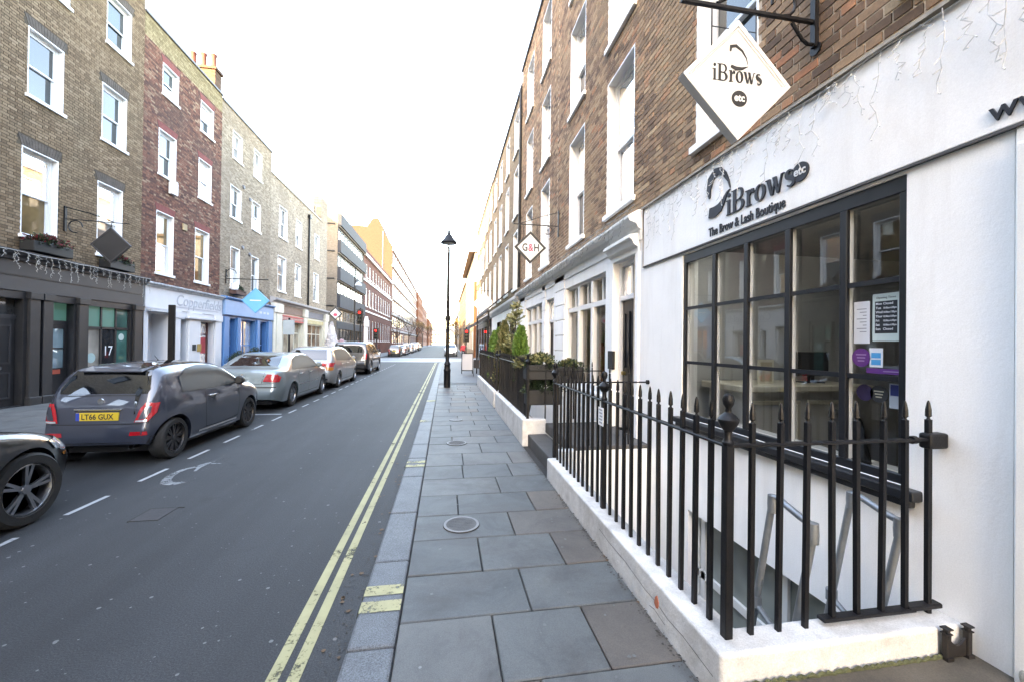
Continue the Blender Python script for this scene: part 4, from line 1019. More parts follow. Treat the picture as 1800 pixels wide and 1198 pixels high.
# scaffold-tube handrails of the basement ladder
for (x, dy, lab) in ((2.0, 0, 'galvanised tube handrail of the basement stairs farther from the wall'), (2.55, -.02, 'galvanised tube handrail of the basement stairs next to the white wall')):
    t = thing('tube_handrail', lab, 'handrail', (x, 2.0, -1.6))
    MB().tube([(x,2.35,-1.7),(x,2.0+dy,.15),(x,1.885+dy,.76),(x,1.88+dy,.80),(x,1.90+dy,.825),(x,1.97+dy,.84),(x,2.12+dy,.885),(x,2.15+dy,.88),(x,2.16+dy,.85),(x,2.29+dy,.12),(x,2.62,-1.7)], .020, 10).build('tube', STEEL, t, smooth=True)
    for pr, cy, cz in (([(.028,-.05),(.030,0),(.028,.06),(.0,.065)],1.885,.78), ([(.033,-.05),(.035,0),(.033,.05)],2.15,.84), ([(.033,-.03),(.033,.04)],2.285,.16)):
        MB().lathe(pr, (x,cy+dy,cz), n=12).build('elbow_joint', STEEL, t, smooth=True)
    MB().tube([(x,2.29+dy,.15),(x,2.02+dy,.02)], .018, 8).build('brace', STEEL, t, smooth=True)
t = thing('area_steps', 'steep steel steps down into the light well behind the gate', 'steps', (2.28,2.0,-1))
for i in range(9): MB().box(2.03,2.52,1.88+.055*i,2.06+.055*i,.12-.24*i,.14-.24*i).build('tread', STEEL, t)
# number plate on the railing
t = thing('railing_notice', 'small white notice with black lettering wired to the near railing post', 'notice', (1.375,3.36,1.09))
MB().prism([(1.372,3.425,1.085),(1.372,3.315,1.085),(1.372,3.315,1.245),(1.372,3.425,1.245)], (.004,0,0)).build('board', PAPER, t)
for i in range(5): MB().box(1.3708,1.3716,3.33+.006*(i % 2),3.41-.008*(i % 3),1.216-.028*i,1.230-.028*i).build('print', PRINT, t)
# second and third railing
t = thing('planter_railing', 'black iron railing with flower boxes hung on it beside the steps', 'railing', (1.41,8.5,.52))
balusters(t, [(1.41, 6.88+.125*i) for i in range(27)], .515, 1.06); newel(t, 1.41, 6.72, .515, 1.12); rail(t, (1.41,6.72,1.42), (1.41,10.3,1.42)); newel(t, 1.41, 10.3, .515, 1.12)
t = thing('planter_railing', 'black iron railing before the row of conifers', 'railing', (1.41,13.4,.5))
balusters(t, [(1.41, 10.98+.125*i) for i in range(41)], .495, 1.06); newel(t, 1.41, 10.83, .495, 1.12); rail(t, (1.41,10.83,1.40), (1.41,16.2,1.40)); newel(t, 1.41, 16.2, .495, 1.12)
rail(t, (1.41,10.83,1.4005), (2.745,10.83,1.4005), .022, .02); balusters(t, [(1.57+.16*i, 10.83) for i in range(8)], .3, 1.2, .02)

# ================================================================ street lamp, sandwich board
t = thing('street_lamp', 'tall black street lamp with wide hooded lantern standing on the kerb-side paving', 'street lamp', (.08,15.5,PZ))
lx, ly = .08, 15.5
MB().lathe([(.125,0),(.125,.62),(.135,.64),(.135,.68),(.11,.72),(.11,.86),(.125,.88),(.10,.95),(.075,1.0)], (lx,ly,PZ), n=20).build('base', BLACK, t, smooth=True)
MB().lathe([(.072,.98),(.066,3.0),(.055,5.05),(.05,5.35)], (lx,ly,PZ), n=16).build('pole', BLACK, t, smooth=True)
MB().lathe([(.055,5.15),(.06,5.22),(.05,5.30),(.03,5.42),(.03,5.5)], (lx,ly,PZ), n=16).build('collar', STEEL, t, smooth=True)
MB().lathe([(.30,5.50),(.32,5.53),(.30,5.57),(.19,5.68),(.12,5.80),(.07,5.86),(.05,5.92),(.05,5.97),(.02,6.05),(.0,6.08)], (lx,ly,PZ), n=24).build('hood', BLACK, t, smooth=True)
MB().lathe([(.0,5.44),(.10,5.46),(.20,5.50),(.24,5.53)], (lx,ly,PZ), n=20).build('lens', M('frosted_lens', (.5,.5,.48), .4), t, smooth=True)
m_ = MB(); m_.lathe([(0,0),(.125,0),(.125,-.02),(0,-.02)], (lx+.005,ly+.09,2.73), axis='y', n=24); m_.build('sign_disc', M('sign_back_grey', (.06,.06,.065), .5), t)
t = thing('sandwich_board', 'grey A-frame pavement board on black metal legs near the junction', 'sandwich board', (1.2,22.3,PZ))
MB().box(.94,1.50,22.28,22.30,.32,1.20).build('panel', M('grey_panel', (.42,.42,.45), .5, .05), t)
for x in (.92,1.52):
    MB().prism([(x-.015,22.27,PZ),(x+.015,22.27,PZ),(x+.015,22.31,1.24),(x-.015,22.31,1.24)], (0,.025,0)).build('leg', BLACK, t); MB().prism([(x-.015,22.75,PZ),(x+.015,22.75,PZ),(x+.015,22.34,1.24),(x-.015,22.34,1.24)], (0,.025,0)).build('leg', BLACK, t)
MB().box(.93,1.51,22.27,22.29,.26,.31).box(.93,1.51,22.29,22.33,1.21,1.25).build('crossbar', BLACK, t)
# ================================================================ left-hand terrace
BROWN = [(0,(0.126,0.084,0.051)),(.3,(0.167,0.113,0.069)),(.7,(0.206,0.141,0.087)),(1,(0.257,0.184,0.120))]
RED = [(0,(0.067,0.035,0.029)),(.25,(0.117,0.054,0.041)),(.5,(0.172,0.071,0.050)),(.72,(0.202,0.097,0.065)),(.88,(0.221,0.130,0.090)),(1,(0.307,0.206,0.140))]
TAN = [(0,(.18,.142,.102)),(.4,(.25,.20,.147)),(.75,(.30,.245,.185)),(1,(.35,.29,.225))]
B1J = brick_mat('brown_brick', BROWN, False, (.19,.148,.098), .3); B1O = brick_mat('brown_brick_piece', BROWN, True, (.19,.148,.098), .3)
B2J = brick_mat('red_brick', RED, False, (.088,.055,.045), .6); B2O = brick_mat('red_brick_piece', RED, True, (.088,.055,.045), .6)
B3J = brick_mat('tan_brick', TAN, False, (.21,.168,.128), .5); B3O = brick_mat('tan_brick_piece', TAN, True, (.21,.168,.128), .5)
BANDJ = brick_mat('buff_brick', [(0,(.16,.125,.068)),(.5,(.235,.187,.105)),(1,(.29,.24,.145))], False); 
TANF = brick_tex('far_tan_brick', TAN, (.33,.275,.215), patch=(.17,.135,.102), patch_amt=.5)
MORT_D = M('dark_mortar', (.062,.047,.031), .95, .25, 5, fine=.2); MORT_R = M('red_mortar', (.105,.058,.045), .95, .25, 5, fine=.2); MORT_T = M('tan_mortar', (.32,.265,.205), .95, .2, 5, fine=.2)
ARCHD = M('dark_brick_arch', (.075,.059,.048), .9, .3, 6, fine=.25, bmp=.3); ARCHR = M('rubbed_red_arch', (.17,.040,.034), .85, .2, 6, fine=.2, bmp=.2)
def left_house(label, y0, y1, top, holes, mort, mj, mo, seed, z_from, depth=9, gmap=None, arch=None, lifts=None, n_obj=300, brick=True, far=None, white=None):
    t = thing('terraced_house', label, 'house', (XL-3, (y0+y1)/2, PZ))
    w = plate_holes(MB(), XL, y0, y1, z_from, top, holes)
    w.box(XL-depth, XL-.02, y0+.005, y0+.3, 0, top); w.box(XL-depth, XL-.02, y1-.3, y1-.005, 0, top); w.box(XL-depth, XL-depth+.3, y0+.3, y1-.3, 0, top); w.box(XL-depth, XL-.3, y0+.3, y1-.3, top-.6, top-.5)
    w.build('wall', mort if brick else far, t, fix=False)
    ah = []
    for i, h in enumerate(holes):
        if arch: ah.append((h[0]-.10, h[1]+.10, h[3], h[3]+.26))
    if brick: brick_field(t, XL, 1, y0, y1, z_from, top, holes+ah, mj, mo, seed, n_obj=n_obj)
    for i, h in enumerate(holes):
        if arch:
            a = MB(); n = 14; yc = (h[0]+h[1])/2
            for k in range(n):
                u0, u1 = k/n, (k+1)/n; B = lambda u: h[0]+(h[1]-h[0])*u; T_ = lambda u: h[0]-.10+(h[1]-h[0]+.20)*u
                a.prism([(XL,B(u0)+.003,h[3]),(XL,B(u1)-.003,h[3]),(XL,T_(u1)-.003,h[3]+.255),(XL,T_(u0)+.003,h[3]+.255)], (.010,0,0))
            kind(a.build('flat_arch', arch, t), 'stuff')
        sash_window(t, XL, 1, h[0], h[1], h[2], h[3], rev=.12, glass=(gmap or {}).get(i, GL_A), lift=(lifts or {}).get(i, 0), white=white)
    return t
def coping(t, y0, y1, top, mat=None, d=.12, name='coping'):
    MB().box(XL-.35, XL+.06, y0+.004, y1-.004, top, top+d).build(name, mat or LEADM, t)
# --- brown brick house over the charcoal shop
hl1 = [(y, y+.96, z0, z1) for y in (7.2, 9.4, 11.8, 14.0) for (z0, z1) in ((4.38,6.6),(7.98,9.68),(11.02,12.6))]
hl1[11] = (14.22,15.2,11.02,12.6); hl1[8] = (12.05,13.0,11.02,12.6); hl1[10] = (14.1,15.06,7.95,9.68); hl1[7] = (11.9,12.86,7.95,9.68)
L1 = left_house('brown brick house above the charcoal shop with icicle lights', 6.4, 15.78, 14.0, hl1, MORT_D, B1J, B1O, 21, 3.9, gmap={6: GL_C, 9: GL_B}, arch=ARCHD, lifts={11: .18})
coping(L1, 6.4, 15.78, 14.0)
# --- red brick house over the white shop
hl2 = [(16.5,17.45,4.25,6.53),(18.78,19.8,4.27,6.53),(16.55,17.52,7.92,9.58),(18.95,19.9,7.9,9.58),(16.7,17.6,10.95,12.1),(19.03,20.0,10.8,12.1)]
L2 = left_house('dark red brick house with scarlet window arches above the white shop', 15.785, 20.68, 12.45, hl2, MORT_R, B2J, B2O, 22, 3.85, gmap={0: GL_C, 1: GL_C}, arch=ARCHR, lifts={4: .15})
band = MB(); band.box(XL-.3, XL, 15.79, 20.675, 12.45, 13.25); band.build('parapet', M('buff_render', (.20,.16,.09), .9, .2, 2, fine=.15, dirt=.4, dirtcol=(.15,.11,.07), streak=True), L2)
brick_field(L2, XL, 1, 15.8, 20.67, 12.45, 13.2, [], BANDJ, BANDJ, 5, n_obj=0); coping(L2, 15.785, 20.68, 13.25, d=.08)
MB().box(XL+.01, XL+.16, 17.1, 17.42, 7.35, 7.8).build('vent_box', WHITE, L2, bevel=.01)
MB().box(XL+.005, XL+.05, 17.95, 18.2, 6.2, 6.45).build('air_brick', M('buff_terracotta', (.36,.27,.16), .9, .2), L2)
# --- tan brick house over the blue shop
hl3 = [(21.6,22.5,4.4,6.42),(23.75,24.6,4.44,6.4),(21.5,22.55,7.88,9.45),(23.7,24.75,7.9,9.45),(21.65,22.6,10.85,12.2),(23.85,24.8,10.82,12.35)]
L3 = left_house('tan brick house with chimney pots above the blue shop', 20.685, 26.1, 13.1, hl3, MORT_T, B3J, B3O, 23, 3.9, gmap={4: GL_B, 5: GL_B, 0: GL_B})
coping(L3, 20.685, 26.1, 13.1, d=.10)
ch = MB(); ch.box(XL-2.6, XL-.35, 20.72, 21.25, 13.1, 14.5); ch.box(XL-2.7, XL-.28, 20.66, 21.31, 14.5, 14.62); cs = ch.build('chimney_stack', brick_tex('chimney_brick', [(0,(.06,.035,.022)),(1,(.10,.06,.04))], (.09,.065,.045), axis='x'), L3)
at = cs.data.attributes.new('tint', 'FLOAT', 'FACE'); at.data.foreach_set('value', [.0]*len(cs.data.polygons))
POT = M('terracotta_pot', (.12,.036,.022), .8, .2, 6)
for x in (XL-.55, XL-.98, XL-1.42, XL-1.9): MB().lathe([(.15,0),(.14,.1),(.115,.2),(.11,.62),(.135,.66),(.135,.72),(.10,.72),(.095,.4)], (x,20.98,14.62), n=14).build('chimney_pot', POT, cs, smooth=True)
for (y, z) in ((22.75,9.75),(23.45,9.35),(22.75,6.6),(23.5,6.4)): MB().lathe([(0,0),(.11,0),(.09,.05),(0,.06)], (XL+.01,y,z), axis='x', n=16).build('wall_tie_plate', LEADM, L3, smooth=True)
# --- greyer tan house over the flower shops, up to the junction
hl4 = [(27.2,28.5,4.97,7.2),(30.1,31.25,4.97,7.25),(34.05,35.4,5.0,7.28),(27.3,28.6,8.42,10.4),(30.2,31.3,8.47,10.4),(34.25,35.4,8.48,10.45)]
L4 = left_house('grey-tan brick house with roof terrace above the flower shops at the junction', 26.105, 37.6, 11.9, hl4, None, None, None, 24, 4.45, brick=False, far=TANF, gmap={i: GL_B for i in range(6)}, n_obj=0)
coping(L4, 26.105, 35.6, 11.9, M('stone_coping', (.32,.30,.27), .8), .1)
MB().box(XL-.6, XL+.012, 35.7, 37.59, 11.9, 14.0).build('end_chimney', TANF, L4); MB().box(XL-2.2, XL-1.0, 34.6, 35.69, 12.4, 13.6).build('roof_housing', M('grey_lead_panel', (.20,.19,.19), .6), L4)
RG = clear_glass('terrace_glass', (.78,.82,.85), 1.4)
for i in range(7):
    y = 26.4+1.28*i; MB().box(XL-.30, XL-.285, y, y+1.2, 12.02, 12.95).build('terrace_glass_panel', RG, L4); MB().box(XL-.31, XL-.27, y+1.2, y+1.25, 12.0, 13.0).build('terrace_post', STEEL, L4)
MB().box(XL-.31, XL-.27, 26.4, 35.3, 12.96, 13.0).build('terrace_handrail', STEEL, L4); MB().box(XL-4,XL-1.6,27.0,33.6,11.95,13.4).build('attic_storey', M('pale_attic_cladding', (.22,.235,.25), .6), L4)
MB().tube([(XL+.08,32.7,11.2),(XL+.08,32.7,4.5)], .065, 8).box(XL+.01,XL+.2,32.55,32.85,11.2,11.45).build('drainpipe', BLACK, L4)

# ---------------------------------------------------------------- shop fronts
CHAR = M('charcoal_paint', (.020,.0195,.0215), .45, .1, 3, dirt=.15); CHARL = M('charcoal_paint_light', (.034,.033,.036), .5, .08, 3)
TEAL = emis('teal_lit_glass', (.045,.135,.115), .03)
DXL = XL+.16                                                   # shop fronts stand a little forward
fr = MB(); fr.box(XL-.2, DXL, 6.4, 15.72, 2.93, 3.68); fr.build('fascia', CHARL, L1, bevel=.01)
cornice(DXL, 1, 6.4, 15.74, [(-.16,3.68),(.05,3.68),(.07,3.75),(.16,3.80),(.20,3.86),(.20,3.90),(-.16,3.96)]).build('cornice', CHARL, L1)
cornice(DXL, 1, 6.4, 15.72, [(-.1,3.30),(.015,3.30),(.015,3.33),(-.1,3.33)]).build('fascia_moulding', CHAR, L1)
def front_wall(t, y0, y1, z1, holes, mat, X=None, name='shop_front', depth=.22):
    X = DXL-.03 if X is None else X
    m = plate_holes(MB(), X, y0, y1, PZ, z1, holes)
    for (a, b, c, e) in holes:
        for yy in (a, b): m.poly([(X,yy,c),(X-depth,yy,c),(X-depth,yy,e),(X,yy,e)])
        m.poly([(X,a,e),(X,b,e),(X-depth,b,e),(X-depth,a,e)]); m.poly([(X,a,c),(X,b,c),(X-depth,b,c),(X-depth,a,c)])
    return m.build(name, mat, t, fix=False)
front_wall(L1, 6.4, 15.7, 2.93, [(10.6,11.78,.12,2.75),(12.55,13.15,.12,2.75),(13.62,15.2,.55,2.75),(7.0,10.0,.55,2.75)], CHAR)
for (a, b) in ((11.86,12.12),(12.2,12.46),(13.22,13.52),(15.28,15.62),(10.25,10.5)):
    MB().box(DXL-.03, DXL+.05, a, b, .28, 2.78).box(DXL-.03, DXL+.09, a-.03, b+.03, PZ, .30).box(DXL-.03, DXL+.09, a-.03, b+.03, 2.76, 2.93).build('pilaster', CHAR, L1, bevel=.01)
Xd = DXL-.24
d = MB(); d.box(Xd, Xd+.05, 10.62, 11.76, .12, 2.25); dd = d.build('door', CHAR, L1)
pn = MB()
for (a, b, c, e) in ((10.72,11.14,.3,.95),(11.24,11.66,.3,.95),(10.72,11.14,1.15,2.1),(11.24,11.66,1.15,2.1)):
    for (p, q, r_, s) in ((a,b,e-.04,e),(a,b,c,c+.04),(a,a+.04,c+.04,e-.04),(b-.04,b,c+.04,e-.04)): pn.box(Xd+.05, Xd+.075, p, q, r_, s)
pn.build('panel_moulding', CHARL, dd); MB().box(Xd+.05, Xd+.085, 11.2, 11.45, 1.02, 1.09).build('letter_plate', M('chrome', (.6,.6,.6), .2, .1, metal=1), dd); MB().lathe([(0,0),(.04,0),(.03,.06),(0,.07)], (Xd+.05,11.25,1.25), axis='x', n=12).build('knob', M('chrome', (.6,.6,.6)), dd, smooth=True)
MB().box(Xd, Xd+.06, 10.6, 11.78, 2.25, 2.35).build('transom', CHARL, L1); MB().poly([(Xd+.02,10.6,2.35),(Xd+.02,11.78,2.35),(Xd+.02,11.78,2.75),(Xd+.02,10.6,2.75)]).build('fanlight', GL_D, L1)
# glazed shop door and window
d = MB(); d.box(Xd, Xd+.05, 12.55, 13.15, .12, .98); d.box(Xd, Xd+.05, 12.55, 12.62, .98, 2.15); d.box(Xd, Xd+.05, 13.07, 13.15, .98, 2.15); d.box(Xd, Xd+.05, 12.62, 13.07, 2.05, 2.15); d.box(Xd,Xd+.05,12.62,13.07,1.5,1.53)
dd = d.build('shop_door', CHAR, L1, bevel=.004); MB().poly([(Xd+.02,12.62,.98),(Xd+.02,13.07,.98),(Xd+.02,13.07,2.05),(Xd+.02,12.62,2.05)]).build('pane', dark_glass('door_glass_teal', (.10,.17,.19), 1.8), dd)
MB().box(Xd+.05,Xd+.06,12.68,12.95,.82,.94).build('door_plate', M('red_sign', (.5,.10,.06), .5), dd)
MB().box(Xd,Xd+.06,12.55,13.15,2.15,2.27).build('transom', CHAR, L1); MB().poly([(Xd+.02,12.55,2.27),(Xd+.02,13.15,2.27),(Xd+.02,13.15,2.75),(Xd+.02,12.55,2.75)]).build('fanlight', TEAL, L1)
sw = MB(); X0 = DXL-.14
for y in (13.62,14.13,14.68,15.2): sw.box(X0, X0+.06, y-.03, y+.03, .55, 2.75)
sw.box(X0, X0+.06, 13.65, 15.17, 2.08, 2.15); sw.box(X0, X0+.06, 13.65, 15.17, .55, .63); w = sw.build('shop_window', CHAR, L1)
for i, (a, b) in enumerate(((13.65,14.1),(14.16,14.65),(14.71,15.17))):
    MB().poly([(X0+.03,a,.63),(X0+.03,b,.63),(X0+.03,b,2.08),(X0+.03,a,2.08)]).build('pane', [dark_glass('pane_lamp', (.30,.27,.23), 1.5), dark_glass('pane_dark', (.02,.022,.025), 1.6), dark_glass('pane_teal', (.05,.15,.13), 1.6)][i], w)
    MB().poly([(X0+.03,a,2.15),(X0+.03,b,2.15),(X0+.03,b,2.75),(X0+.03,a,2.75)]).build('transom_pane', TEAL if i < 2 else dark_glass('pane_teal2', (.05,.12,.10), 1.5), w)
MB().poly([(DXL-.13,7.0,.55),(DXL-.13,10.0,.55),(DXL-.13,10.0,2.75),(DXL-.13,7.0,2.75)]).build('pane', GL_D, L1)
sl = text_obj('window_lettering', '17', .42, PAPER, (X0+.034,14.42,1.28), (0,1,0), (0,0,1), L1, .002, squeeze=.85)
ro = MB(); ro.lathe([(.0,0),(.11,0),(.11,.002),(0,.002)], (X0+.033,14.93,1.85), axis='x', n=20); ro.build('round_logo', M('pale_vinyl', (.45,.55,.52), .5), L1)
ro = MB(); ro.lathe([(.0,0),(.15,0),(.15,.002),(0,.002)], (X0+.033,13.82,1.22), axis='x', n=20); ro.build('hanging_lamp_shade', M('pale_blue_globe', (.35,.5,.5), .5), L1)
icicle_lights('string_lights', 'unlit silver icicle lights hanging from the charcoal cornice', DXL+.205, 1, 6.6, 15.72, 3.86, 58, .62, M('silver_light_wire', (.50,.50,.48), .4, .35, 30), seed=31, seg=8)
# hanging charcoal diamond and its bracket
gd = diamond('hanging_sign', 'plain charcoal diamond hanging sign over the dark shop fascia', XL+1.15, 12.95, 4.42, .50, .06, CHARL, CHAR, .05)
bk = thing('sign_bracket', 'wrought iron scroll bracket on the brown brick above the charcoal shop', 'bracket', (XL+.05,12.95,5.3))
m_ = MB(); m_.box(XL+.01,XL+.05,12.92,12.98,4.75,5.45); m_.tube([(XL+.05,12.95,5.1),(XL+1.6,12.95,5.05)], .012, 6); m_.tube([(XL+.05,12.95,5.42),(XL+.6,12.95,5.3),(XL+1.2,12.95,5.08)], .014, 6)
m_.tube([(XL+.28+.17*cos(a), 12.95, 4.9+.17*sin(a)) for a in [i*.55 for i in range(10)]], .016, 6); m_.tube([(XL+1.15,12.95,5.05),(XL+1.15,12.95,4.92)], .008, 6); m_.build('scroll', BLACK, bk)

# white shop
WPL = M('white_shop_paint', (.62,.625,.645), .5, .04, 2, dirt=.12, dirtcol=(.4,.4,.4), streak=True)
fr = MB(); fr.box(XL-.2, DXL, 15.80, 20.66, 2.90, 3.66); fr.build('fascia', WPL, L2, bevel=.008)
cornice(DXL, 1, 15.80, 20.66, [(-.1,3.66),(.04,3.66),(.06,3.72),(.14,3.76),(.14,3.80),(-.1,3.86)]).build('cornice', M('grey_white_cornice', (.5,.51,.53), .6, .1), L2)
front_wall(L2, 15.78, 20.68, 2.90, [(16.0,17.05,.12,2.72),(17.75,18.15,.5,2.6),(19.0,20.0,.12,2.55)], WPL, depth=.6)
Xw = DXL-.6
MB().box(Xw-.04, Xw, 15.95, 17.1, .1, 2.8).build('recessed_door', WPL, L2); MB().box(Xw, Xw+.05, 16.55, 16.8, 1.35, 1.6).build('intercom', DARK, L2)
MB().box(Xw,Xw+.03,15.97,16.3,.15,2.1).build('door_leaf', M('grey_door', (.3,.32,.34), .5), L2); MB().box(Xw,Xw+.03,15.97,16.3,2.25,2.7).build('fanlight', GL_D, L2)
for (a, b) in ((17.1,17.7),(18.15,19.0),(20.02,20.62)): MB().box(DXL-.03, DXL+.03, a+.04, b-.04, .2, 2.62).box(DXL-.03, DXL+.06, a, b, 2.62, 2.9).build('pier', WPL, L2, bevel=.01)
MB().box(DXL-.03,DXL+.12,15.9,17.12,2.78,2.86).box(DXL-.03,DXL+.12,18.0,20.15,2.64,2.70).build('hood', M('grey_white_cornice', (.5,.51,.53)), L2)
w = MB().box(DXL-.3, DXL-.25, 19.0, 19.07, .12, 2.55).box(DXL-.3, DXL-.25, 19.93, 20.0, .12, 2.55).box(DXL-.3,DXL-.25,19.07,19.93,2.0,2.06).box(DXL-.3,DXL-.25,19.07,19.93,.12,.2).build('shop_window', M('dark_red_paint', (.10,.03,.025), .5), L2)
MB().poly([(DXL-.28,19.07,.2),(DXL-.28,19.93,.2),(DXL-.28,19.93,2.5),(DXL-.28,19.07,2.5)]).build('pane', dark_glass('salon_glass', (.10,.055,.035), 1.5), w)
MB().box(DXL-.27,DXL-.262,19.5,19.85,1.2,1.9).build('red_poster', M('red_poster', (.5,.06,.07), .5), w)
MB().poly([(DXL-.3,17.75,.5),(DXL-.3,18.15,.5),(DXL-.3,18.15,2.6),(DXL-.3,17.75,2.6)]).build('side_pane', GL_D, L2)
MB().box(DXL+.03, DXL+.05, 18.4, 18.62, 1.35, 1.6).build('entry_panel', DARK, L2); MB().box(DXL+.03, DXL+.05, 18.72, 18.98, 1.3, 1.62).build('brass_plaque', M('old_brass', (.42,.33,.13), .4, .2, metal=.8), L2)
nm = text_obj('shop_name_lettering', 'Copperfields', .62, M('soft_grey_letter', (.42,.43,.47), .5), (DXL+.003,18.95,3.12), (0,1,0), (0,0,1), None, .02, shear=.22, squeeze=.98); tag(nm, 'silver-grey italic shop name lettering on the white fascia', 'sign')
MB().box(DXL+.002,DXL+.012,17.3,20.3,3.04,3.07).build('name_underline', M('soft_grey_letter', (.42,.43,.47)), L2)
icicle_lights('string_lights', 'grey unlit string lights along the cornice of the white salon', DXL+.15, 1, 15.9, 20.6, 3.79, 40, .14, M('grey_light_wire', (.20,.20,.19)), seed=41, seg=3)

# blue shop
BLU = M('sky_blue_paint', (.065,.20,.42), .45, .08, 2); BLUL = M('light_blue_paint', (.21,.34,.53), .5, .06, 2)
fr = MB(); fr.box(XL-.2, DXL+.1, 20.70, 26.05, 2.98, 3.72); fr.build('fascia', BLUL, L3, bevel=.02)
cornice(DXL+.1, 1, 20.70, 26.05, [(-.2,3.72),(.03,3.72),(.10,3.80),(.10,3.85),(-.2,3.9)]).build('cornice', BLU, L3)
front_wall(L3, 20.69, 26.08, 2.98, [(21.3,21.9,.5,2.85),(22.4,24.0,.45,2.85),(24.5,25.4,.12,2.85)], BLU, depth=.3)
for (a, b) in ((20.74,21.2),(21.98,22.3),(24.1,24.42),(25.5,26.02)): MB().box(DXL-.03, DXL+.06, a, b, .2, 2.9).box(DXL-.03, DXL+.10, a-.03, b+.03, PZ, .28).build('pilaster', BLU, L3, bevel=.01)
for (a, b, gm) in ((21.3,21.9,dark_glass('blue_side_glass', (.06,.06,.06), 1.6)),(22.4,24.0,dark_glass('blue_shop_glass', (.24,.19,.14), 1.5)),(24.5,25.4,dark_glass('blue_door_glass', (.05,.09,.17), 1.6))):
    f = MB().box(DXL-.27,DXL-.22,a,a+.05,.5,2.85).box(DXL-.27,DXL-.22,b-.05,b,.5,2.85).box(DXL-.27,DXL-.22,a+.05,b-.05,1.5,1.55).box(DXL-.27,DXL-.22,a+.05,b-.05,2.75,2.85)
    if b-a > 1: f.box(DXL-.27,DXL-.22,23.1,23.16,.5,1.5).box(DXL-.27,DXL-.22,23.1,23.16,1.55,2.75)
    w = f.build('shop_window', BLU, L3); MB().poly([(DXL-.25,a,.12),(DXL-.25,b,.12),(DXL-.25,b,2.85),(DXL-.25,a,2.85)]).build('pane', gm, w)
for k_ in range(3): MB().box(DXL+.1,DXL+.106,24.2+.45*k_,24.5+.45*k_,3.28,3.40).build('faded_lettering', M('pale_blue_letter', (.42,.52,.68), .5), L3)
bs = diamond('hanging_sign', 'sky blue diamond hanging sign in front of the blue shop', XL+1.35, 21.2, 3.72, .62, .07, M('bright_blue_sign', (.10,.36,.62), .4, .05), M('bright_blue_face', (.12,.42,.68), .4, .05), .07)
MB().box(XL+1.1,XL+1.6,21.17,21.178,3.70,3.75).build('pale_line', PAPER, bs)
bk = thing('sign_bracket', 'dark iron bracket with hook holding the sky blue diamond sign', 'bracket', (XL+.05,21.2,4.8))
m_ = MB(); m_.box(XL+.01,XL+.05,21.17,21.23,4.5,5.2); m_.tube([(XL+.05,21.2,4.75),(XL+1.9,21.2,4.75)], .02, 6); m_.tube([(XL+1.35,21.2,4.75),(XL+1.35,21.2,4.33)], .012, 6); m_.tube([(XL+.25+.22*cos(a),21.2,5.0+.22*sin(a)) for a in [i*.5 for i in range(9)]], .018, 6); m_.build('scroll', BLACK, bk)
fl = MB().lathe([(.0,-.16),(.14,-.16),(.17,.0),(.10,.16),(0,.18)], (XL+.55,20.9,4.35), n=14).build('wall_floodlight', WHITE, smooth=True); tag(fl, 'small white floodlight housing on the wall between the red and tan houses', 'light')

# flower shops with cream columns
STONE = M('cream_column_stone', (.62,.59,.50), .6, .06, 2, dirt=.15)
cornice(XL+.1, 1, 26.11, 37.6, [(-.2,4.10),(.05,4.10),(.08,4.20),(.26,4.27),(.28,4.34),(.28,4.40),(-.2,4.52)]).build('cornice', M('grey_stone_cornice', (.36,.34,.34), .8, .12), L4)
front_wall(L4, 26.11, 37.59, 4.12, [(27.6,31.4,.35,3.05),(32.2,36.4,.35,3.0)], STONE, X=XL+.05, depth=.4)
for (a, b) in ((26.15,26.5),(26.6,27.45),(31.5,32.1),(36.6,37.5)):
    MB().box(XL+.05, XL+.24, a, b, .35, 3.5).box(XL+.05, XL+.30, a-.04, b+.04, 3.5, 4.08).box(XL+.05, XL+.30, a-.04, b+.04, PZ, .36).build('column', STONE, L4, bevel=.02)
ss = MB(); 
for i in range(5): pass
MB().box(XL+.05,XL+.10,27.55,31.45,3.55,4.05).build('fascia', M('brown_fascia', (.20,.13,.10), .7, .2, 5), L4); MB().box(XL+.05,XL+.10,32.15,36.5,3.55,4.05).build('fascia', M('grey_fascia', (.17,.165,.18), .7, .15, 5), L4)
RDS = M('red_awning', (.50,.11,.09), .7, .1); 
for i in range(3): MB().box(XL+.10,XL+.19,27.6,31.4,3.06+.14*i,3.16+.14*i).build('red_shutter_slat', RDS if i != 1 else M('pale_red', (.55,.30,.26), .7), L4)
MB().box(XL+.10,XL+.16,32.3,36.3,3.1,3.4).build('sign_board', M('buff_sign', (.42,.36,.20), .7, .25, 3), L4)
for (a, b, k, gm) in ((27.6,31.4,4,dark_glass('florist_glass', (.34,.29,.22), 1.5)),(32.2,36.4,4,dark_glass('florist_glass2', (.20,.13,.09), 1.5))):
    f = MB()
    for i in range(k+1):
        y = a+(b-a)*i/k; f.box(XL-.2,XL-.13,y-.04,y+.04,.35,3.0)
    f.box(XL-.2,XL-.13,a,b,.35,.5); f.box(XL-.2,XL-.13,a,b,2.3,2.36); w = f.build('shop_window', STONE, L4)
    for i in range(k): MB().poly([(XL-.17,a+(b-a)*i/k,.4),(XL-.17,a+(b-a)*(i+1)/k,.4),(XL-.17,a+(b-a)*(i+1)/k,3.0),(XL-.17,a+(b-a)*i/k,3.0)]).build('pane', gm, w)
gs2 = diamond('hanging_sign', 'white diamond sign with dark border at the end of the flower shops', XL+.95, 37.0, 4.2, .58, .06, M('sign_black', (.012,.012,.013)), M('sign_white', (.82,.82,.82)), .12)
loops_obj('red_mark', [ell(0,0,.17,.13,16)], M('pink_red', (.65,.06,.12)), (XL+.95,36.98,4.1), (1,0,0), (0,0,1), gs2, .004)
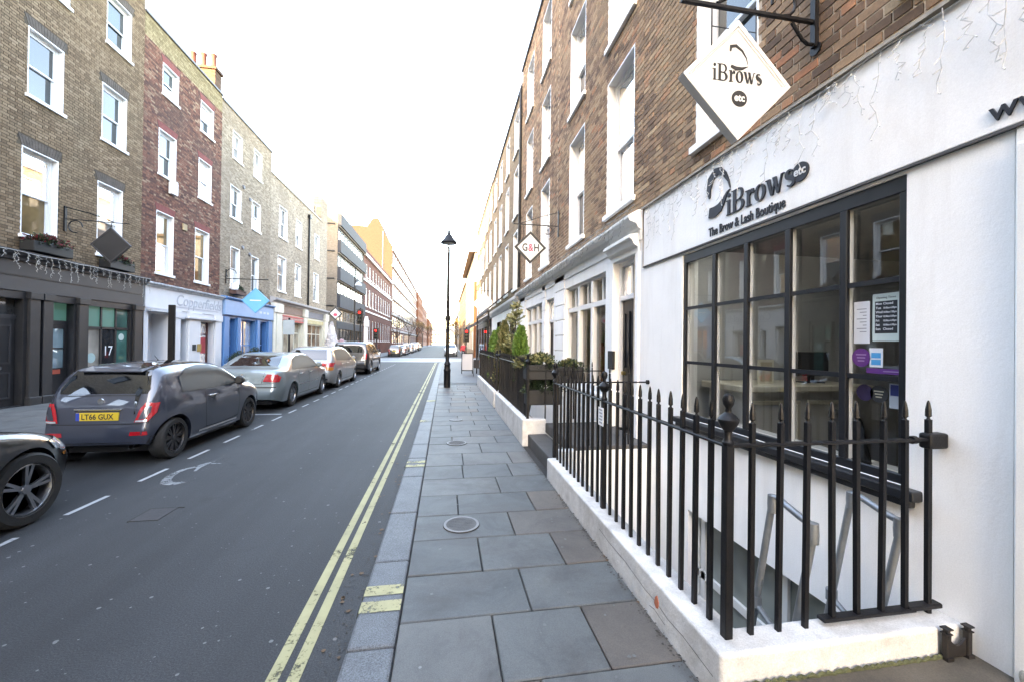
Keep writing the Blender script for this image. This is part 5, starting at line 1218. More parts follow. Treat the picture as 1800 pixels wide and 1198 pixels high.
MB().box(XL+.04,XL+.95,36.99,37.01,4.85,4.88).box(XL+.94,XL+.96,36.99,37.01,4.77,4.86).build('arm', BLACK, gs2)
# ================================================================ cars
from mathutils.geometry import delaunay_2d_cdt
def car_paint(name, col, metal=.25, rough=.42, coat=1.0):
    if name in _MC: return _MC[name]
    m, nt, p, out = NT(name); P = nt.nodes.new('ShaderNodeTexCoord').outputs['Object']
    n1 = noise(nt, 900, 1, .5, P); c = ramp(nt, n1.outputs[0], [(.35, tuple(x*.8 for x in col)), (.65, tuple(min(1, x*1.25) for x in col))]).outputs[0]
    n2 = noise(nt, 2.5, 5, .65, P); g = ramp(nt, n2.outputs[0], [(.4, (0,)*3), (.8, (.08,)*3)]); c = mixc(nt, g.outputs[0], c, (.14,.13,.11))   # road dust film
    nt.links.new(c, p.inputs['Base Color']); p.inputs['Metallic'].default_value = metal; p.inputs['Roughness'].default_value = rough
    p.inputs['Coat Weight'].default_value = coat; p.inputs['Coat Roughness'].default_value = .02; p.inputs['Coat IOR'].default_value = 1.7
    _MC[name] = m; return m
TYRE = M('tyre_rubber', (.018,.018,.018), .85, .2, 12, bmp=.2, obj=True); CARGLASS = dark_glass('car_glass', (.006,.007,.009), 1.9, .008)
ALLOY = M('alloy_wheel', (.42,.43,.45), .3, .12, 8, metal=.9, obj=True); GUNM = M('gunmetal_wheel', (.09,.085,.085), .4, .15, 8, metal=.7, obj=True)
TRIM = M('black_trim', (.014,.014,.015), .5, .2, 8, obj=True); CHROME = M('chrome', (.6,.6,.6))
REDL = M('red_lamp', (.42,.012,.02), .15, .15, 20, spec=.8, coat=1, obj=True); CLEARL = M('clear_lamp', (.62,.66,.70), .12, .25, 25, metal=.5, coat=1, obj=True); AMBER = M('amber_lamp', (.45,.15,.02), .2, .2, 20, coat=1, obj=True)
PLATEY = M('plate_yellow', (.62,.43,.04), .4, .04, obj=True); PLATEW = M('plate_white', (.7,.7,.68), .4, .04, obj=True)
SEAM = M('panel_gap', (.008,.008,.009), .8, .1, obj=True)
def interp(pts, x):
    if x <= pts[0][0]: return pts[0][1]
    for i in range(len(pts)-1):
        x0, z0 = pts[i]; x1, z1 = pts[i+1]
        if x <= x1:
            m0 = (z1-pts[i-1][1])/(x1-pts[i-1][0]) if i else (z1-z0)/(x1-x0)
            m1 = (pts[i+2][1]-z0)/(pts[i+2][0]-x0) if i+2 < len(pts) else (z1-z0)/(x1-x0)
            s = (z1-z0)/(x1-x0)
            if abs(s) < 1e-9 : m0 = m1 = 0
            else:
                m0 = 0 if m0*s < 0 else math.copysign(min(abs(m0), 3*abs(s)), s); m1 = 0 if m1*s < 0 else math.copysign(min(abs(m1), 3*abs(s)), s)
            h = x1-x0; t = (x-x0)/h
            return (2*t**3-3*t*t+1)*z0+(t**3-2*t*t+t)*h*m0+(-2*t**3+3*t*t)*z1+(t**3-t*t)*h*m1
    return pts[-1][1]
def wheel_parts(parent, x, y, side, R, width, rimR, spokes, rim_mat, twin=True):
    """axis along y; outer face towards side"""
    w = MB().lathe([(rimR,-width/2),(R*.93,-width/2),(R,-width*.38),(R,width*.38),(R*.93,width/2),(rimR,width/2),(rimR*.97,width*.2),(rimR*.97,-width*.2)], (x,y,R), axis='y', n=36, close=True).build('wheel', TYRE, parent, smooth=True)
    yo = y + side*width*.40
    MB().lathe([(rimR,side*width*.10),(rimR,0),(rimR*.93,side*.006),(rimR*.90,-side*.02),(rimR*.88,-side*.09)], (x,yo,R), axis='y', n=36, cap=False).build('rim', rim_mat, w, smooth=True)
    MB().lathe([(.0,-side*.10),(rimR*.9,-side*.10)], (x,yo,R), axis='y', n=24).build('brake_disc', TRIM, w)
    s = MB()
    for k in range(spokes):
        a = 2*pi*k/spokes+.2
        for da in ((-.13,.13) if twin else (0,)):
            c1 = (cos(a+da*.5)*rimR*.16, sin(a+da*.5)*rimR*.16); c2 = (cos(a+da)*rimR*.93, sin(a+da)*rimR*.93); nx, nz = -sin(a), cos(a); w1 = rimR*(.055 if twin else .10); w2 = rimR*(.06 if twin else .12)
            s.prism([(x+c1[0]-nx*w1, yo-side*.012, R+c1[1]-nz*w1), (x+c2[0]-nx*w2, yo-side*.004, R+c2[1]-nz*w2), (x+c2[0]+nx*w2, yo-side*.004, R+c2[1]+nz*w2), (x+c1[0]+nx*w1, yo-side*.012, R+c1[1]+nz*w1)], (0,-side*.03,0))
    s.lathe([(0,0),(rimR*.17,-side*.002),(rimR*.2,-side*.03)], (x,yo-side*.002,R), axis='y', n=16); s.build('spokes', rim_mat, w)
def make_car(name, label, sp):
    t = thing(name, label, 'car', (0,0,0))
    L, W, H = sp['L'], sp['W'], sp['H']; top = sp['top']; belt = sp['belt']; xr, xf = sp['axles']; R = sp['R']; tum = sp.get('tum', .72)
    zb0 = sp.get('zb', .20); rc = sp.get('rear_round', (.40,.14)); fc = sp.get('front_round', (.75,.20))
    def hw0(x):
        a = 1.0
        if x < rc[0]: a -= rc[1]*(1-x/rc[0])**2.2
        if L-x < fc[0]: a -= fc[1]*(1-(L-x)/fc[0])**2.2
        return W/2*a
    def side(z, x):
        zm = .62
        if z < zm: return .93+.07*(1-((zm-z)/(zm-.15))**2) if z > .15 else .93
        if z < belt: return 1.0-.035*((z-zm)/(belt-zm))**1.5
        return .965-(.965-tum)*((z-belt)/(H-belt))**1.05
    def inset(x, z):
        d = 0
        if x < .6:
            k = (1-x/.6)**2; d += k*interp(sp.get('rear_in', [(0,.10),(.30,.03),(.5,0),(.75,.03),(1.2,.10),(2,.12)]), z)
        if L-x < .6:
            k = (1-(L-x)/.6)**2; d -= k*interp(sp.get('front_in', [(0,.14),(.3,.03),(.5,0),(.75,.05),(1.2,.2)]), z)
        return d
    n = 84; rings = []
    xs = [0, .01, .03, .06] + [.06+(L-.12)*i/(n-1) for i in range(1, n-1)] + [L-.06, L-.03, L-.01, L]
    for x in xs:
        zt = interp(top, x); zb = zb0 + .10*max(0, 1-x/.5)**2 + .06*max(0, 1-(L-x)/.6)**2
        e = min(1, min(x, L-x)/.06); shrink = .90+.10*sqrt(max(0, 1-(1-e)**2)); zt2 = zt-.03*(1-sqrt(max(0, 1-(1-e)**2)))
        hw = hw0(x)*shrink; r = min(sp.get('edge', .13), (zt2-zb)*.24)
        ring = []
        for k in range(12):
            z = zb+(zt2-r-zb)*k/11; ring.append((hw*side(z, x), z))
        y_a, z_a = ring[-1]; y_t = hw*side(zt2, x)-r*.75
        for k in range(1, 6):
            a = pi/2*k/5; ring.append((y_t+(y_a-y_t)*cos(a), z_a+(zt2-.0-z_a)*sin(a)*.97))
        zc = ring[-1][1]; yc = ring[-1][0]
        for k in range(1, 6):
            u = 1-k/5; ring.append((yc*u, zc+(zt2+.015-zc)*(1-u*u)))
        full = [(y, z) for y, z in ring] + [(-y, z) for y, z in ring[::-1][1:]]
        rings.append([(x+inset(x, z), y, z) for y, z in full])
    k = len(rings[0]); m = MB()
    for rg in rings: m.v += rg
    for i in range(len(rings)-1):
        for j in range(k):
            j2 = (j+1) % k; m.f.append((i*k+j, i*k+j2, (i+1)*k+j2, (i+1)*k+j)); m.m.append(0)
    m.f.append(tuple(range(k))); m.f.append(tuple((len(rings)-1)*k+j for j in range(k-1,-1,-1))); m.m += [0,0]
    body = m.build('body', sp['paint'], t, smooth=True)
    cut = MB()
    RA = R+.055
    for xa in (xr, xf): cut.lathe([(RA,-W),(RA,W)], (xa,0,R*.98), axis='y', n=48)
    co = cut.build('cut', TRIM)
    bo = body.modifiers.new('b', 'BOOLEAN'); bo.operation = 'DIFFERENCE'; bo.solver = 'EXACT'; bo.object = co
    dg = bpy.context.evaluated_depsgraph_get(); ev = body.evaluated_get(dg); me = bpy.data.meshes.new_from_object(ev)
    body.modifiers.clear(); old = body.data; body.data = me; me.name = 'body'; bpy.data.meshes.remove(old); bpy.data.objects.remove(co)
    me.polygons.foreach_set('use_smooth', [True]*len(me.polygons))
    try: me.set_sharp_from_angle(angle=radians(32))
    except Exception: pass
    bm = bmesh.new(); bm.from_mesh(me); bvh = BVHTree.FromBMesh(bm); bm.free()
    def patch(nm, poly, axis, mat, off=.004, parent=None, sgn=1, smooth=True, res=.05, nomir=False):
        """axis 'side': poly (x,z) thrown onto the flank; 'rear'/'front': poly (y,z); 'top': (x,y)"""
        res = res
        def hit(a, b):
            if axis == 'side': o, d = Vector((a, sgn*4, b)), Vector((0, -sgn, 0))
            elif axis == 'rear': o, d = Vector((-4, a, b)), Vector((1, 0, 0))
            elif axis == 'front': o, d = Vector((L+4, a, b)), Vector((-1, 0, 0))
            else: o, d = Vector((a, b, 5)), Vector((0, 0, -1))
            h = bvh.ray_cast(o, d)
            if h[0] is None: h = bvh.find_nearest(o+d*4)
            nrm = h[1] if h[1].dot(d) < 0 else -h[1]
            return h[0] + nrm*off
        pts = []
        N = len(poly)
        for i in range(N):
            a, b = Vector(poly[i]), Vector(poly[(i+1) % N]); q = max(1, int((b-a).length/res))
            for s_ in range(q): pts.append(a+(b-a)*s_/q)
        nb = len(pts); edges = [(i, (i+1) % nb) for i in range(nb)]
        x0, x1 = min(p.x for p in pts), max(p.x for p in pts); y0, y1 = min(p.y for p in pts), max(p.y for p in pts)
        def inside(p):
            c = False
            for i in range(N):
                a, b = poly[i], poly[(i+1) % N]
                if (a[1] > p[1]) != (b[1] > p[1]) and p[0] < (b[0]-a[0])*(p[1]-a[1])/(b[1]-a[1])+a[0]: c = not c
            return c
        gx = x0+res*.5
        while gx < x1:
            gy = y0+res*.5
            while gy < y1:
                if inside((gx, gy)): pts.append(Vector((gx, gy)))
                gy += res
            gx += res
        vs, es, fs, *_ = delaunay_2d_cdt(pts, edges, [], 1, 1e-5)
        mb = MB(); mb.v = [tuple(hit(v.x, v.y)) for v in vs]; mb.f = [tuple(f) for f in fs]; mb.m = [0]*len(fs)
        return mb.build(nm, mat, parent or t, smooth=smooth)
    def strip(nm, line, axis, mat, w=.010, off=.003, sgn=1, parent=None):
        m_ = []
        for i, p in enumerate(line):
            a = Vector(line[max(0, i-1)]); b = Vector(line[min(len(line)-1, i+1)]); d = (b-a).normalized(); nn = Vector((-d.y, d.x))*w/2; m_.append((Vector(p)-nn, Vector(p)+nn))
        poly = [tuple(a) for a, b in m_] + [tuple(b) for a, b in m_[::-1]]
        return patch(nm, poly, axis, mat, off, parent, sgn, res=.08)
    for s_ in (-1, 1):
        for nm, poly in sp['side_glass']: patch('side_window', poly, 'side', CARGLASS, .004, sgn=s_)
        for line in sp.get('seams', []): strip('panel_gap', line, 'side', SEAM, .012, .0025, s_, body)
        for poly, mt in sp.get('side_extra', []): patch('side_trim', poly, 'side', mt, .008, sgn=s_)
        for (hx, hz) in sp.get('handles', []):
            yy = hw0(hx)*side(hz, hx); MB().box(hx, hx+.20, s_*(yy-.01), s_*(yy+.028), hz-.014, hz+.016).build('door_handle', sp.get('handle_mat', sp['paint']), t, bevel=.008, seg=2)
        mx, mz = sp['mirror']; yy = hw0(mx)*side(mz, mx)
        MB().lathe([(.0,-.06),(.06,-.06),(.085,-.03),(.08,.03),(.045,.075),(.0,.09)], (mx,s_*(yy+.11),mz+.03), axis='x', n=16).box(mx-.02,mx+.03,s_*(yy-.02),s_*(yy+.06),mz-.03,mz).build('wing_mirror', sp.get('mirror_mat', sp['paint']), t, smooth=True)
        for xa in (xr, xf): wheel_parts(t, xa, s_*(W/2-.125), s_, R, .205, R*sp.get('rim', .70), sp.get('spokes', 5), sp.get('rim_mat', ALLOY), sp.get('twin', True))
    MB().box(.25, L-.3, -(W/2-.26), W/2-.26, .16, .62).build('underbody', TRIM, t)
    for s_ in (-1, 1): MB().box(xr+R+.06, xf-R-.06, s_*(W/2-.28), s_*(W/2-.10), .15, .24).build('sill_underside', TRIM, t)
    patch('windscreen', sp['screen'], 'top', CARGLASS, .004)
    patch('rear_window', sp['backlight'], 'rear', CARGLASS, .004)
    for nm, poly, mt, off in sp['rear']: patch(nm, poly, 'rear', mt, off, res=.035); 
    for nm, poly, mt, off in sp['rear_pair']:
        patch(nm, poly, 'rear', mt, off, res=.03); patch(nm, [(-a, b) for a, b in poly], 'rear', mt, off, res=.03)
    for nm, poly, mt, off in sp['front_pair']:
        patch(nm, poly, 'front', mt, off, res=.03); patch(nm, [(-a, b) for a, b in poly], 'front', mt, off, res=.03)
    for nm, poly, mt, off in sp['front']: patch(nm, poly, 'front', mt, off, res=.04)
    for nm, poly, mt, off in sp.get('side_pair', []):
        for s_ in (-1, 1): patch(nm, poly, 'side', mt, off, sgn=s_, res=.03)
    for line in sp.get('rear_seams', []): strip('panel_gap', line, 'rear', SEAM, .012, .0025, parent=body)
    if 'plate' in sp:
        pz, txt = sp['plate']; h = bvh.ray_cast(Vector((-4,0,pz)), Vector((1,0,0)))[0]; px = h.x-.012
        pl = MB().box(px, px+.02, -.26, .26, pz-.056, pz+.056).build('number_plate', PLATEY, t, bevel=.003)
        if txt: text_obj('plate_lettering', txt, .105, INKB, (px-.001,0,pz-.037), (0,-1,0), (0,0,1), pl, .0015, bold=.0025, squeeze=.82)
        MB().box(px-.001, px+.001, .215, .26, pz-.054, pz+.054).build('plate_blue_band', M('plate_blue', (.02,.06,.35), .5, obj=True), pl)
        fp_ = bvh.ray_cast(Vector((L+4,0,.46)), Vector((-1,0,0)))[0]; MB().box(fp_.x-.01, fp_.x+.012, -.26, .26, .405, .515).build('number_plate', PLATEW, t)
    if 'extra' in sp: sp['extra'](t, body, bvh, patch, strip)
    return t
def put(t, x, y, rz=90): t.location = (x, y, .0); t.rotation_euler = (0, 0, radians(rz)); WLOC[t.name] = Vector((x, y, 0)); return t

# --- small hatchback
SLATE = car_paint('slate_blue_grey', (.030,.038,.060), .2, .35)
def hatch_extra(t, body, bvh, patch, strip):
    MB().prism([(.25,-.40,1.312),(.25,.40,1.312),(.48,.41,1.375),(.48,-.41,1.375)], (0,0,.02)).build('roof_spoiler', SLATE, t, bevel=.008, seg=2)
    h = bvh.ray_cast(Vector((-4,0,.80)), Vector((1,0,0)))[0]; MB().box(h.x-.03, h.x+.02, -.29, .29, .79, .815).build('chrome_strip', CHROME, t, bevel=.006)
    h = bvh.ray_cast(Vector((-4,0,.91)), Vector((1,0,0)))[0]; MB().lathe([(0,0),(.045,0),(.04,-.012),(0,-.014)], (h.x,.0,.91), axis='x', n=16).build('badge', CHROME, t, smooth=True)
    for y in (-.42,.42): MB().lathe([(.032,-.05),(.036,-.05),(.036,.10),(.032,.10)], (.08,y,.27), axis='x', n=14, close=True).build('exhaust_pipe', CHROME, t, smooth=True)
    MB().tube([(1.25,0,1.42),(1.12,0,1.53)], [.008,.003], 5).build('aerial', TRIM, t)
HATCH = (dict(
    L=3.60, W=1.61, H=1.50, belt=.94, axles=(.53,2.83), R=.305, tum=.70, zb=.21, rim=.74, spokes=9, twin=True, rim_mat=GUNM, paint=SLATE, handle_mat=CHROME, mirror_mat=TRIM,
    rear_round=(.55,.20), front_round=(.8,.26), rear_in=[(0,.10),(.30,.03),(.48,0),(.62,.03),(.9,.07),(1.4,.10)],
    top=[(0,.84),(.05,.93),(.12,1.03),(.24,1.20),(.38,1.38),(.48,1.435),(.8,1.485),(1.25,1.50),(1.7,1.475),(2.05,1.39),(2.4,1.17),(2.66,1.00),(2.95,.94),(3.22,.86),(3.45,.74),(3.56,.60),(3.60,.52)],
    side_glass=[('q', [(.74,1.0),(.80,1.24),(.98,1.36),(1.24,1.40),(1.26,.985)]), ('d', [(1.32,.985),(1.30,1.405),(1.62,1.395),(1.92,1.31),(2.28,1.05),(2.32,.98)])],
    side_extra=[([(.68,.985),(.74,1.25),(.97,1.385),(1.3,1.425),(1.64,1.415),(1.95,1.33),(2.33,1.06),(2.36,.965),(1.3,.97)], TRIM)], seams=[[(1.27,.97),(1.25,.6),(1.30,.32)],[(2.33,.96),(2.38,.7),(2.34,.34)],[(1.30,.32),(1.8,.30),(2.34,.34)]],
    side_pair=[('sill_stripe', [(1.1,.27),(2.3,.27),(2.3,.30),(1.1,.30)], M('pale_stripe', (.5,.52,.55), .4, obj=True), .007)],
    handles=[(1.36,.84)], mirror=(2.24,1.0), screen=[(2.05,-.46),(2.58,-.56),(2.58,.56),(2.05,.46)], backlight=[(-.54,1.02),(.54,1.02),(.56,1.10),(.48,1.37),(-.48,1.37),(-.56,1.10)],
    rear=[('diffuser', [(-.50,.25),(.50,.25),(.44,.34),(-.44,.34)], TRIM, .006)],
    rear_pair=[('tail_light', [(.46,.62),(.61,.62),(.665,.74),(.675,.88),(.56,.885),(.51,.80)], REDL, .014), ('tail_light_centre', [(.51,.66),(.585,.66),(.62,.75),(.625,.835),(.58,.84),(.545,.77)], SLATE, .020), ('reversing_light', [(.475,.625),(.60,.625),(.605,.65),(.485,.65)], CLEARL, .022), ('rear_reflector', [(.40,.43),(.62,.44),(.615,.49),(.41,.485)], REDL, .008), ('bumper_vent', [(.58,.28),(.68,.30),(.70,.40),(.64,.42)], TRIM, .006)],
    front_pair=[('headlight', [(.42,.62),(.58,.60),(.64,.70),(.55,.78),(.44,.76)], CLEARL, .01)], front=[('grille', [(-.4,.30),(.4,.30),(.44,.40),(-.44,.40)], TRIM, .006)],
    rear_seams=[[(-.62,.60),(0,.595),(.62,.60)],[(-.62,.60),(-.60,.9)],[(.62,.60),(.60,.9)],[(-.45,.985),(0,.99),(.45,.985)]], plate=(.705, 'LT66 GUX'), extra=hatch_extra))
DX = -.085                                               # short tail
for k_ in ('top', 'screen'): HATCH[k_] = [(max(0, a+DX) if i else 0, b) for i, (a, b) in enumerate(HATCH[k_])]
HATCH['top'] = [(0,.84),(.035,.93),(.08,1.03),(.17,1.20),(.30,1.38),(.40,1.435)] + HATCH['top'][6:]
HATCH['side_glass'] = [(n_, [(a+DX, b) for a, b in p_]) for n_, p_ in HATCH['side_glass']]; HATCH['side_extra'] = [([(a+DX, b) for a, b in p_], m_) for p_, m_ in HATCH['side_extra']]
HATCH['seams'] = [[(a+DX, b) for a, b in l_] for l_ in HATCH['seams']]; HATCH['side_pair'] = [(n_, [(a+DX, b) for a, b in p_], m_, o_) for n_, p_, m_, o_ in HATCH['side_pair']]
ZS = lambda z: z if z < .95 else .95+(z-.95)*.88
HATCH['top'] = [(a, ZS(b)) for a, b in HATCH['top']]; HATCH['side_glass'] = [(n_, [(a, ZS(b)) for a, b in p_]) for n_, p_ in HATCH['side_glass']]
HATCH['side_extra'] = [([(a, ZS(b)) for a, b in p_], m_) for p_, m_ in HATCH['side_extra']]; HATCH['backlight'] = [(a, ZS(b)) for a, b in HATCH['backlight']]
HATCH.update(edge=.21, H=1.44, L=3.515, W=1.54, axles=(.44,2.745), handles=[(1.275,.84)], mirror=(2.155,1.0))
hatch = make_car('parked_car', 'small slate-blue hatchback with yellow plate parked behind the silver saloon', HATCH)
put(hatch, -4.80, 6.44)
# --- silver saloon
SILV = car_paint('ice_silver', (.19,.235,.25), .5, .35)
SALOON = dict(L=4.68, W=1.83, H=1.46, belt=.95, axles=(1.02,3.72), R=.32, tum=.72, zb=.21, rim=.66, spokes=7, twin=False, paint=SILV, handle_mat=SILV,
    rear_round=(.5,.15), front_round=(1.0,.28), rear_in=[(0,.12),(.30,.04),(.5,0),(.62,.05),(.9,.08),(1.1,.10)],
    top=[(0,.86),(.05,.96),(.14,1.03),(.40,1.065),(.66,1.09),(.9,1.19),(1.25,1.36),(1.6,1.435),(2.1,1.46),(2.6,1.41),(2.95,1.27),(3.3,1.08),(3.5,.99),(3.9,.91),(4.3,.78),(4.55,.64),(4.68,.50)],
    side_glass=[('q', [(1.02,1.04),(1.30,1.26),(1.62,1.35),(1.66,1.01)]), ('r', [(1.72,1.005),(1.70,1.365),(2.18,1.375),(2.22,.995)]), ('d', [(2.28,.99),(2.25,1.37),(2.60,1.33),(2.95,1.16),(3.20,1.0)])],
    side_extra=[([(1.0,1.02),(1.29,1.275),(1.62,1.375),(2.2,1.395),(2.62,1.35),(2.98,1.18),(3.26,.98),(2.2,.975)], TRIM)],
    seams=[[(2.25,.98),(2.27,.6),(2.25,.3)],[(3.16,.97),(3.22,.65),(3.14,.3)],[(1.42,.62),(1.36,.85),(1.60,.99)],[(1.38,.3),(2.25,.3),(3.14,.3)]], side_pair=[('rub_strip', [(1.45,.55),(3.1,.56),(3.1,.585),(1.45,.575)], CHROME, .007)],
    handles=[(1.55,.86),(2.40,.86)], mirror=(3.05,1.02), screen=[(2.62,-.50),(3.28,-.62),(3.28,.62),(2.62,.50)], backlight=[(-.60,1.12),(.60,1.12),(.50,1.385),(-.50,1.385)],
    rear=[('plate_recess', [(-.33,.52),(.33,.52),(.33,.66),(-.33,.66)], SILV, .003), ('bumper_strip', [(-.80,.60),(.80,.60),(.80,.63),(-.80,.63)], TRIM, .007), ('boot_badge', [(-.03,.86),(.03,.86),(.03,.95),(-.03,.95)], CHROME, .008)],
    rear_pair=[('tail_light', [(.50,.76),(.84,.74),(.86,.86),(.80,.93),(.58,.94)], REDL, .012)],
    front_pair=[('headlight', [(.38,.62),(.72,.60),(.80,.74),(.5,.78)], CLEARL, .012)], front=[('grille', [(-.5,.32),(.5,.32),(.55,.55),(-.55,.55)], TRIM, .006)],
    rear_seams=[[(-.84,.72),(-.4,.70),(.4,.70),(.84,.72)],[(-.47,.72),(-.52,.98)],[(.47,.72),(.52,.98)]], plate=(.46, None))
saloon = make_car('parked_car', 'pale silver saloon parked between the slate hatchback and the white estate', SALOON); put(saloon, -5.06, 10.95)
# --- white-silver people carrier
WSIL = car_paint('pearl_silver', (.27,.275,.27), .4, .35)
mpv = make_car('parked_car', 'pearl silver people carrier with wide red tail lamps parked ahead of the saloon', dict(
    L=4.62, W=1.80, H=1.60, belt=1.0, axles=(.95,3.73), R=.32, tum=.74, zb=.20, rim=.66, spokes=5, twin=True, paint=WSIL, rear_round=(.5,.15), front_round=(1.0,.28),
    top=[(0,.92),(.05,1.02),(.12,1.08),(.26,1.26),(.46,1.50),(.6,1.545),(1.1,1.59),(1.8,1.60),(2.4,1.545),(2.9,1.36),(3.3,1.13),(3.6,1.01),(4.0,.92),(4.35,.77),(4.55,.62),(4.62,.5)],
    side_glass=[('q', [(.62,1.10),(.72,1.40),(1.10,1.47),(1.18,1.06)]), ('r', [(1.24,1.055),(1.22,1.475),(1.98,1.475),(2.02,1.045)]), ('d', [(2.08,1.04),(2.05,1.47),(2.42,1.42),(2.86,1.22),(3.16,1.03)])],
    side_extra=[([(.58,1.08),(.70,1.42),(1.1,1.495),(2.0,1.495),(2.45,1.44),(2.9,1.24),(3.22,1.01),(2.0,1.02)], TRIM)],
    seams=[[(2.05,1.02),(2.07,.6),(2.05,.3)],[(3.1,1.0),(3.16,.65),(3.1,.3)],[(1.2,1.03),(1.32,.7),(1.3,.55)],[(1.3,.3),(2.05,.3),(3.1,.3)]],
    handles=[(1.35,.9),(2.2,.9)], mirror=(3.0,1.07), screen=[(2.45,-.54),(3.25,-.62),(3.25,.62),(2.45,.54)], backlight=[(-.62,1.11),(.62,1.11),(.54,1.47),(-.54,1.47)],
    rear=[('bumper_strip', [(-.7,.36),(.7,.36),(.7,.42),(-.7,.42)], TRIM, .006), ('tail_bar', [(-.30,.95),(.30,.95),(.30,.985),(-.30,.985)], CHROME, .012)],
    rear_pair=[('tail_light', [(.40,.90),(.84,.84),(.86,1.00),(.40,.985)], REDL, .012), ('tail_light_lower', [(.66,.72),(.84,.72),(.85,.83),(.60,.86)], AMBER, .011)],
    front_pair=[('headlight', [(.38,.64),(.72,.62),(.80,.78),(.5,.80)], CLEARL, .012)], front=[('grille', [(-.5,.30),(.5,.30),(.55,.5),(-.55,.5)], TRIM, .006)], rear_seams=[[(-.75,.62),(.75,.62)]], plate=(.70, None)))
put(mpv, -5.0, 15.72)
# --- black four-by-four
JET = car_paint('jet_black', (.006,.006,.008), .1, .35)
suv = make_car('parked_car', 'black four-by-four parked nearest the junction', dict(
    L=4.78, W=1.96, H=1.80, belt=1.15, axles=(.98,3.80), R=.37, tum=.78, zb=.27, rim=.66, spokes=5, twin=True, paint=JET, rear_round=(.4,.10), front_round=(.8,.18), rear_in=[(0,.14),(.35,.04),(.55,0),(.8,.03),(1.3,.10),(1.8,.16)],
    top=[(0,1.10),(.04,1.25),(.10,1.45),(.20,1.66),(.32,1.74),(.8,1.79),(1.6,1.80),(2.3,1.77),(2.75,1.62),(3.1,1.38),(3.35,1.20),(3.7,1.14),(4.2,1.08),(4.55,.98),(4.72,.8),(4.78,.6)],
    side_glass=[('q', [(.36,1.24),(.44,1.58),(.95,1.62),(1.0,1.22)]), ('r', [(1.06,1.215),(1.05,1.63),(1.9,1.64),(1.94,1.205)]), ('d', [(2.0,1.20),(1.97,1.64),(2.42,1.61),(2.75,1.48),(3.08,1.2)])],
    side_extra=[], seams=[[(1.97,1.18),(2.0,.7),(1.98,.36)],[(3.1,1.15),(3.16,.75),(3.1,.38)],[(1.03,1.19),(1.3,.95),(1.42,.7)]],
    handles=[(1.3,1.02),(2.15,1.02)], mirror=(2.9,1.25), screen=[(2.5,-.6),(3.18,-.70),(3.18,.70),(2.5,.6)], backlight=[(-.66,1.22),(.66,1.22),(.60,1.62),(-.60,1.62)],
    rear=[('bumper_step', [(-.8,.42),(.8,.42),(.8,.50),(-.8,.50)], TRIM, .008)], rear_pair=[('tail_light', [(.70,.85),(.88,.85),(.88,1.16),(.74,1.16)], REDL, .012)],
    front_pair=[('headlight', [(.5,.80),(.82,.80),(.86,.96),(.55,.97)], CLEARL, .012)], front=[('grille', [(-.45,.72),(.45,.72),(.45,.96),(-.45,.96)], TRIM, .008)], rear_seams=[[(-.85,.62),(.85,.62)]], plate=(.86, None)))
put(suv, -5.12, 22.75)
# --- black saloon at the frame's edge (front wing, lamp and alloy wheel in view)
BLKS = dict(SALOON); BLKS.update(paint=car_paint('deep_black', (.006,.007,.010), .1, .3), handle_mat=JET, H=1.52, belt=1.0, R=.345, rim=.72, spokes=5, twin=True, axles=(1.02,3.96), L=4.66, W=1.86,
    top=[(0,.90),(.05,1.0),(.14,1.07),(.40,1.10),(.66,1.13),(.9,1.23),(1.25,1.42),(1.6,1.495),(2.1,1.52),(2.6,1.47),(2.95,1.32),(3.3,1.08),(3.5,.98),(3.9,.91),(4.2,.845),(4.45,.74),(4.6,.60),(4.66,.5)],
    front_pair=[('headlight', [(.34,.62),(.70,.60),(.84,.66),(.86,.76),(.6,.78),(.40,.72)], CLEARL, .014)], side_pair=[('headlight_side', [(4.32,.72),(4.50,.69),(4.46,.60),(4.36,.63)], CLEARL, .012), ('indicator_strip', [(4.40,.59),(4.50,.595),(4.48,.555),(4.42,.56)], AMBER, .013)], plate=(.52, None))
black = make_car('parked_car', 'black saloon with five-spoke alloy wheels parked behind the slate hatchback', BLKS); put(black, -4.82, .58)
# --- far parked cars and the one waiting across the junction
def far_car(src, paint_from, name, col, label, x, y, rz=90, metal=.5, group=None):
    c = copy_tree(src, (x, y, 0), radians(rz), label, mats={paint_from: car_paint(name, col, metal)})
    if group: c['group'] = group
    return c
far_car(hatch, SLATE, 'far_dark_green', (.03,.035,.03), 'dark hatchback parked first beyond the junction', -6.35, 51.6)
far_car(saloon, SILV, 'far_pink_silver', (.35,.26,.27), 'reddish silver saloon second in the row beyond the junction', -6.3, 56.6)
far_car(hatch, SLATE, 'far_navy', (.02,.03,.05), 'navy hatchback third in the row beyond the junction', -6.3, 62.8)
far_car(mpv, WSIL, 'far_white', (.62,.66,.70), 'white people carrier fourth in the row beyond the junction', -6.3, 68.6)
far_car(saloon, SILV, 'far_sky_silver', (.40,.46,.52), 'light blue-silver saloon fifth in the row beyond the junction', -6.3, 76.0)
far_car(suv, JET, 'far_black', (.015,.015,.018), 'black four-by-four at the far end of the parked row', -6.3, 84.0)
far_car(hatch, SLATE, 'far_grey', (.10,.11,.12), 'grey hatchback parked last, close to the bare trees', -6.3, 93.0)
far_car(mpv, WSIL, 'waiting_grey', (.30,.33,.36), 'silver-grey car waiting to cross the junction behind the street lamp', .75, 58.6, -90)
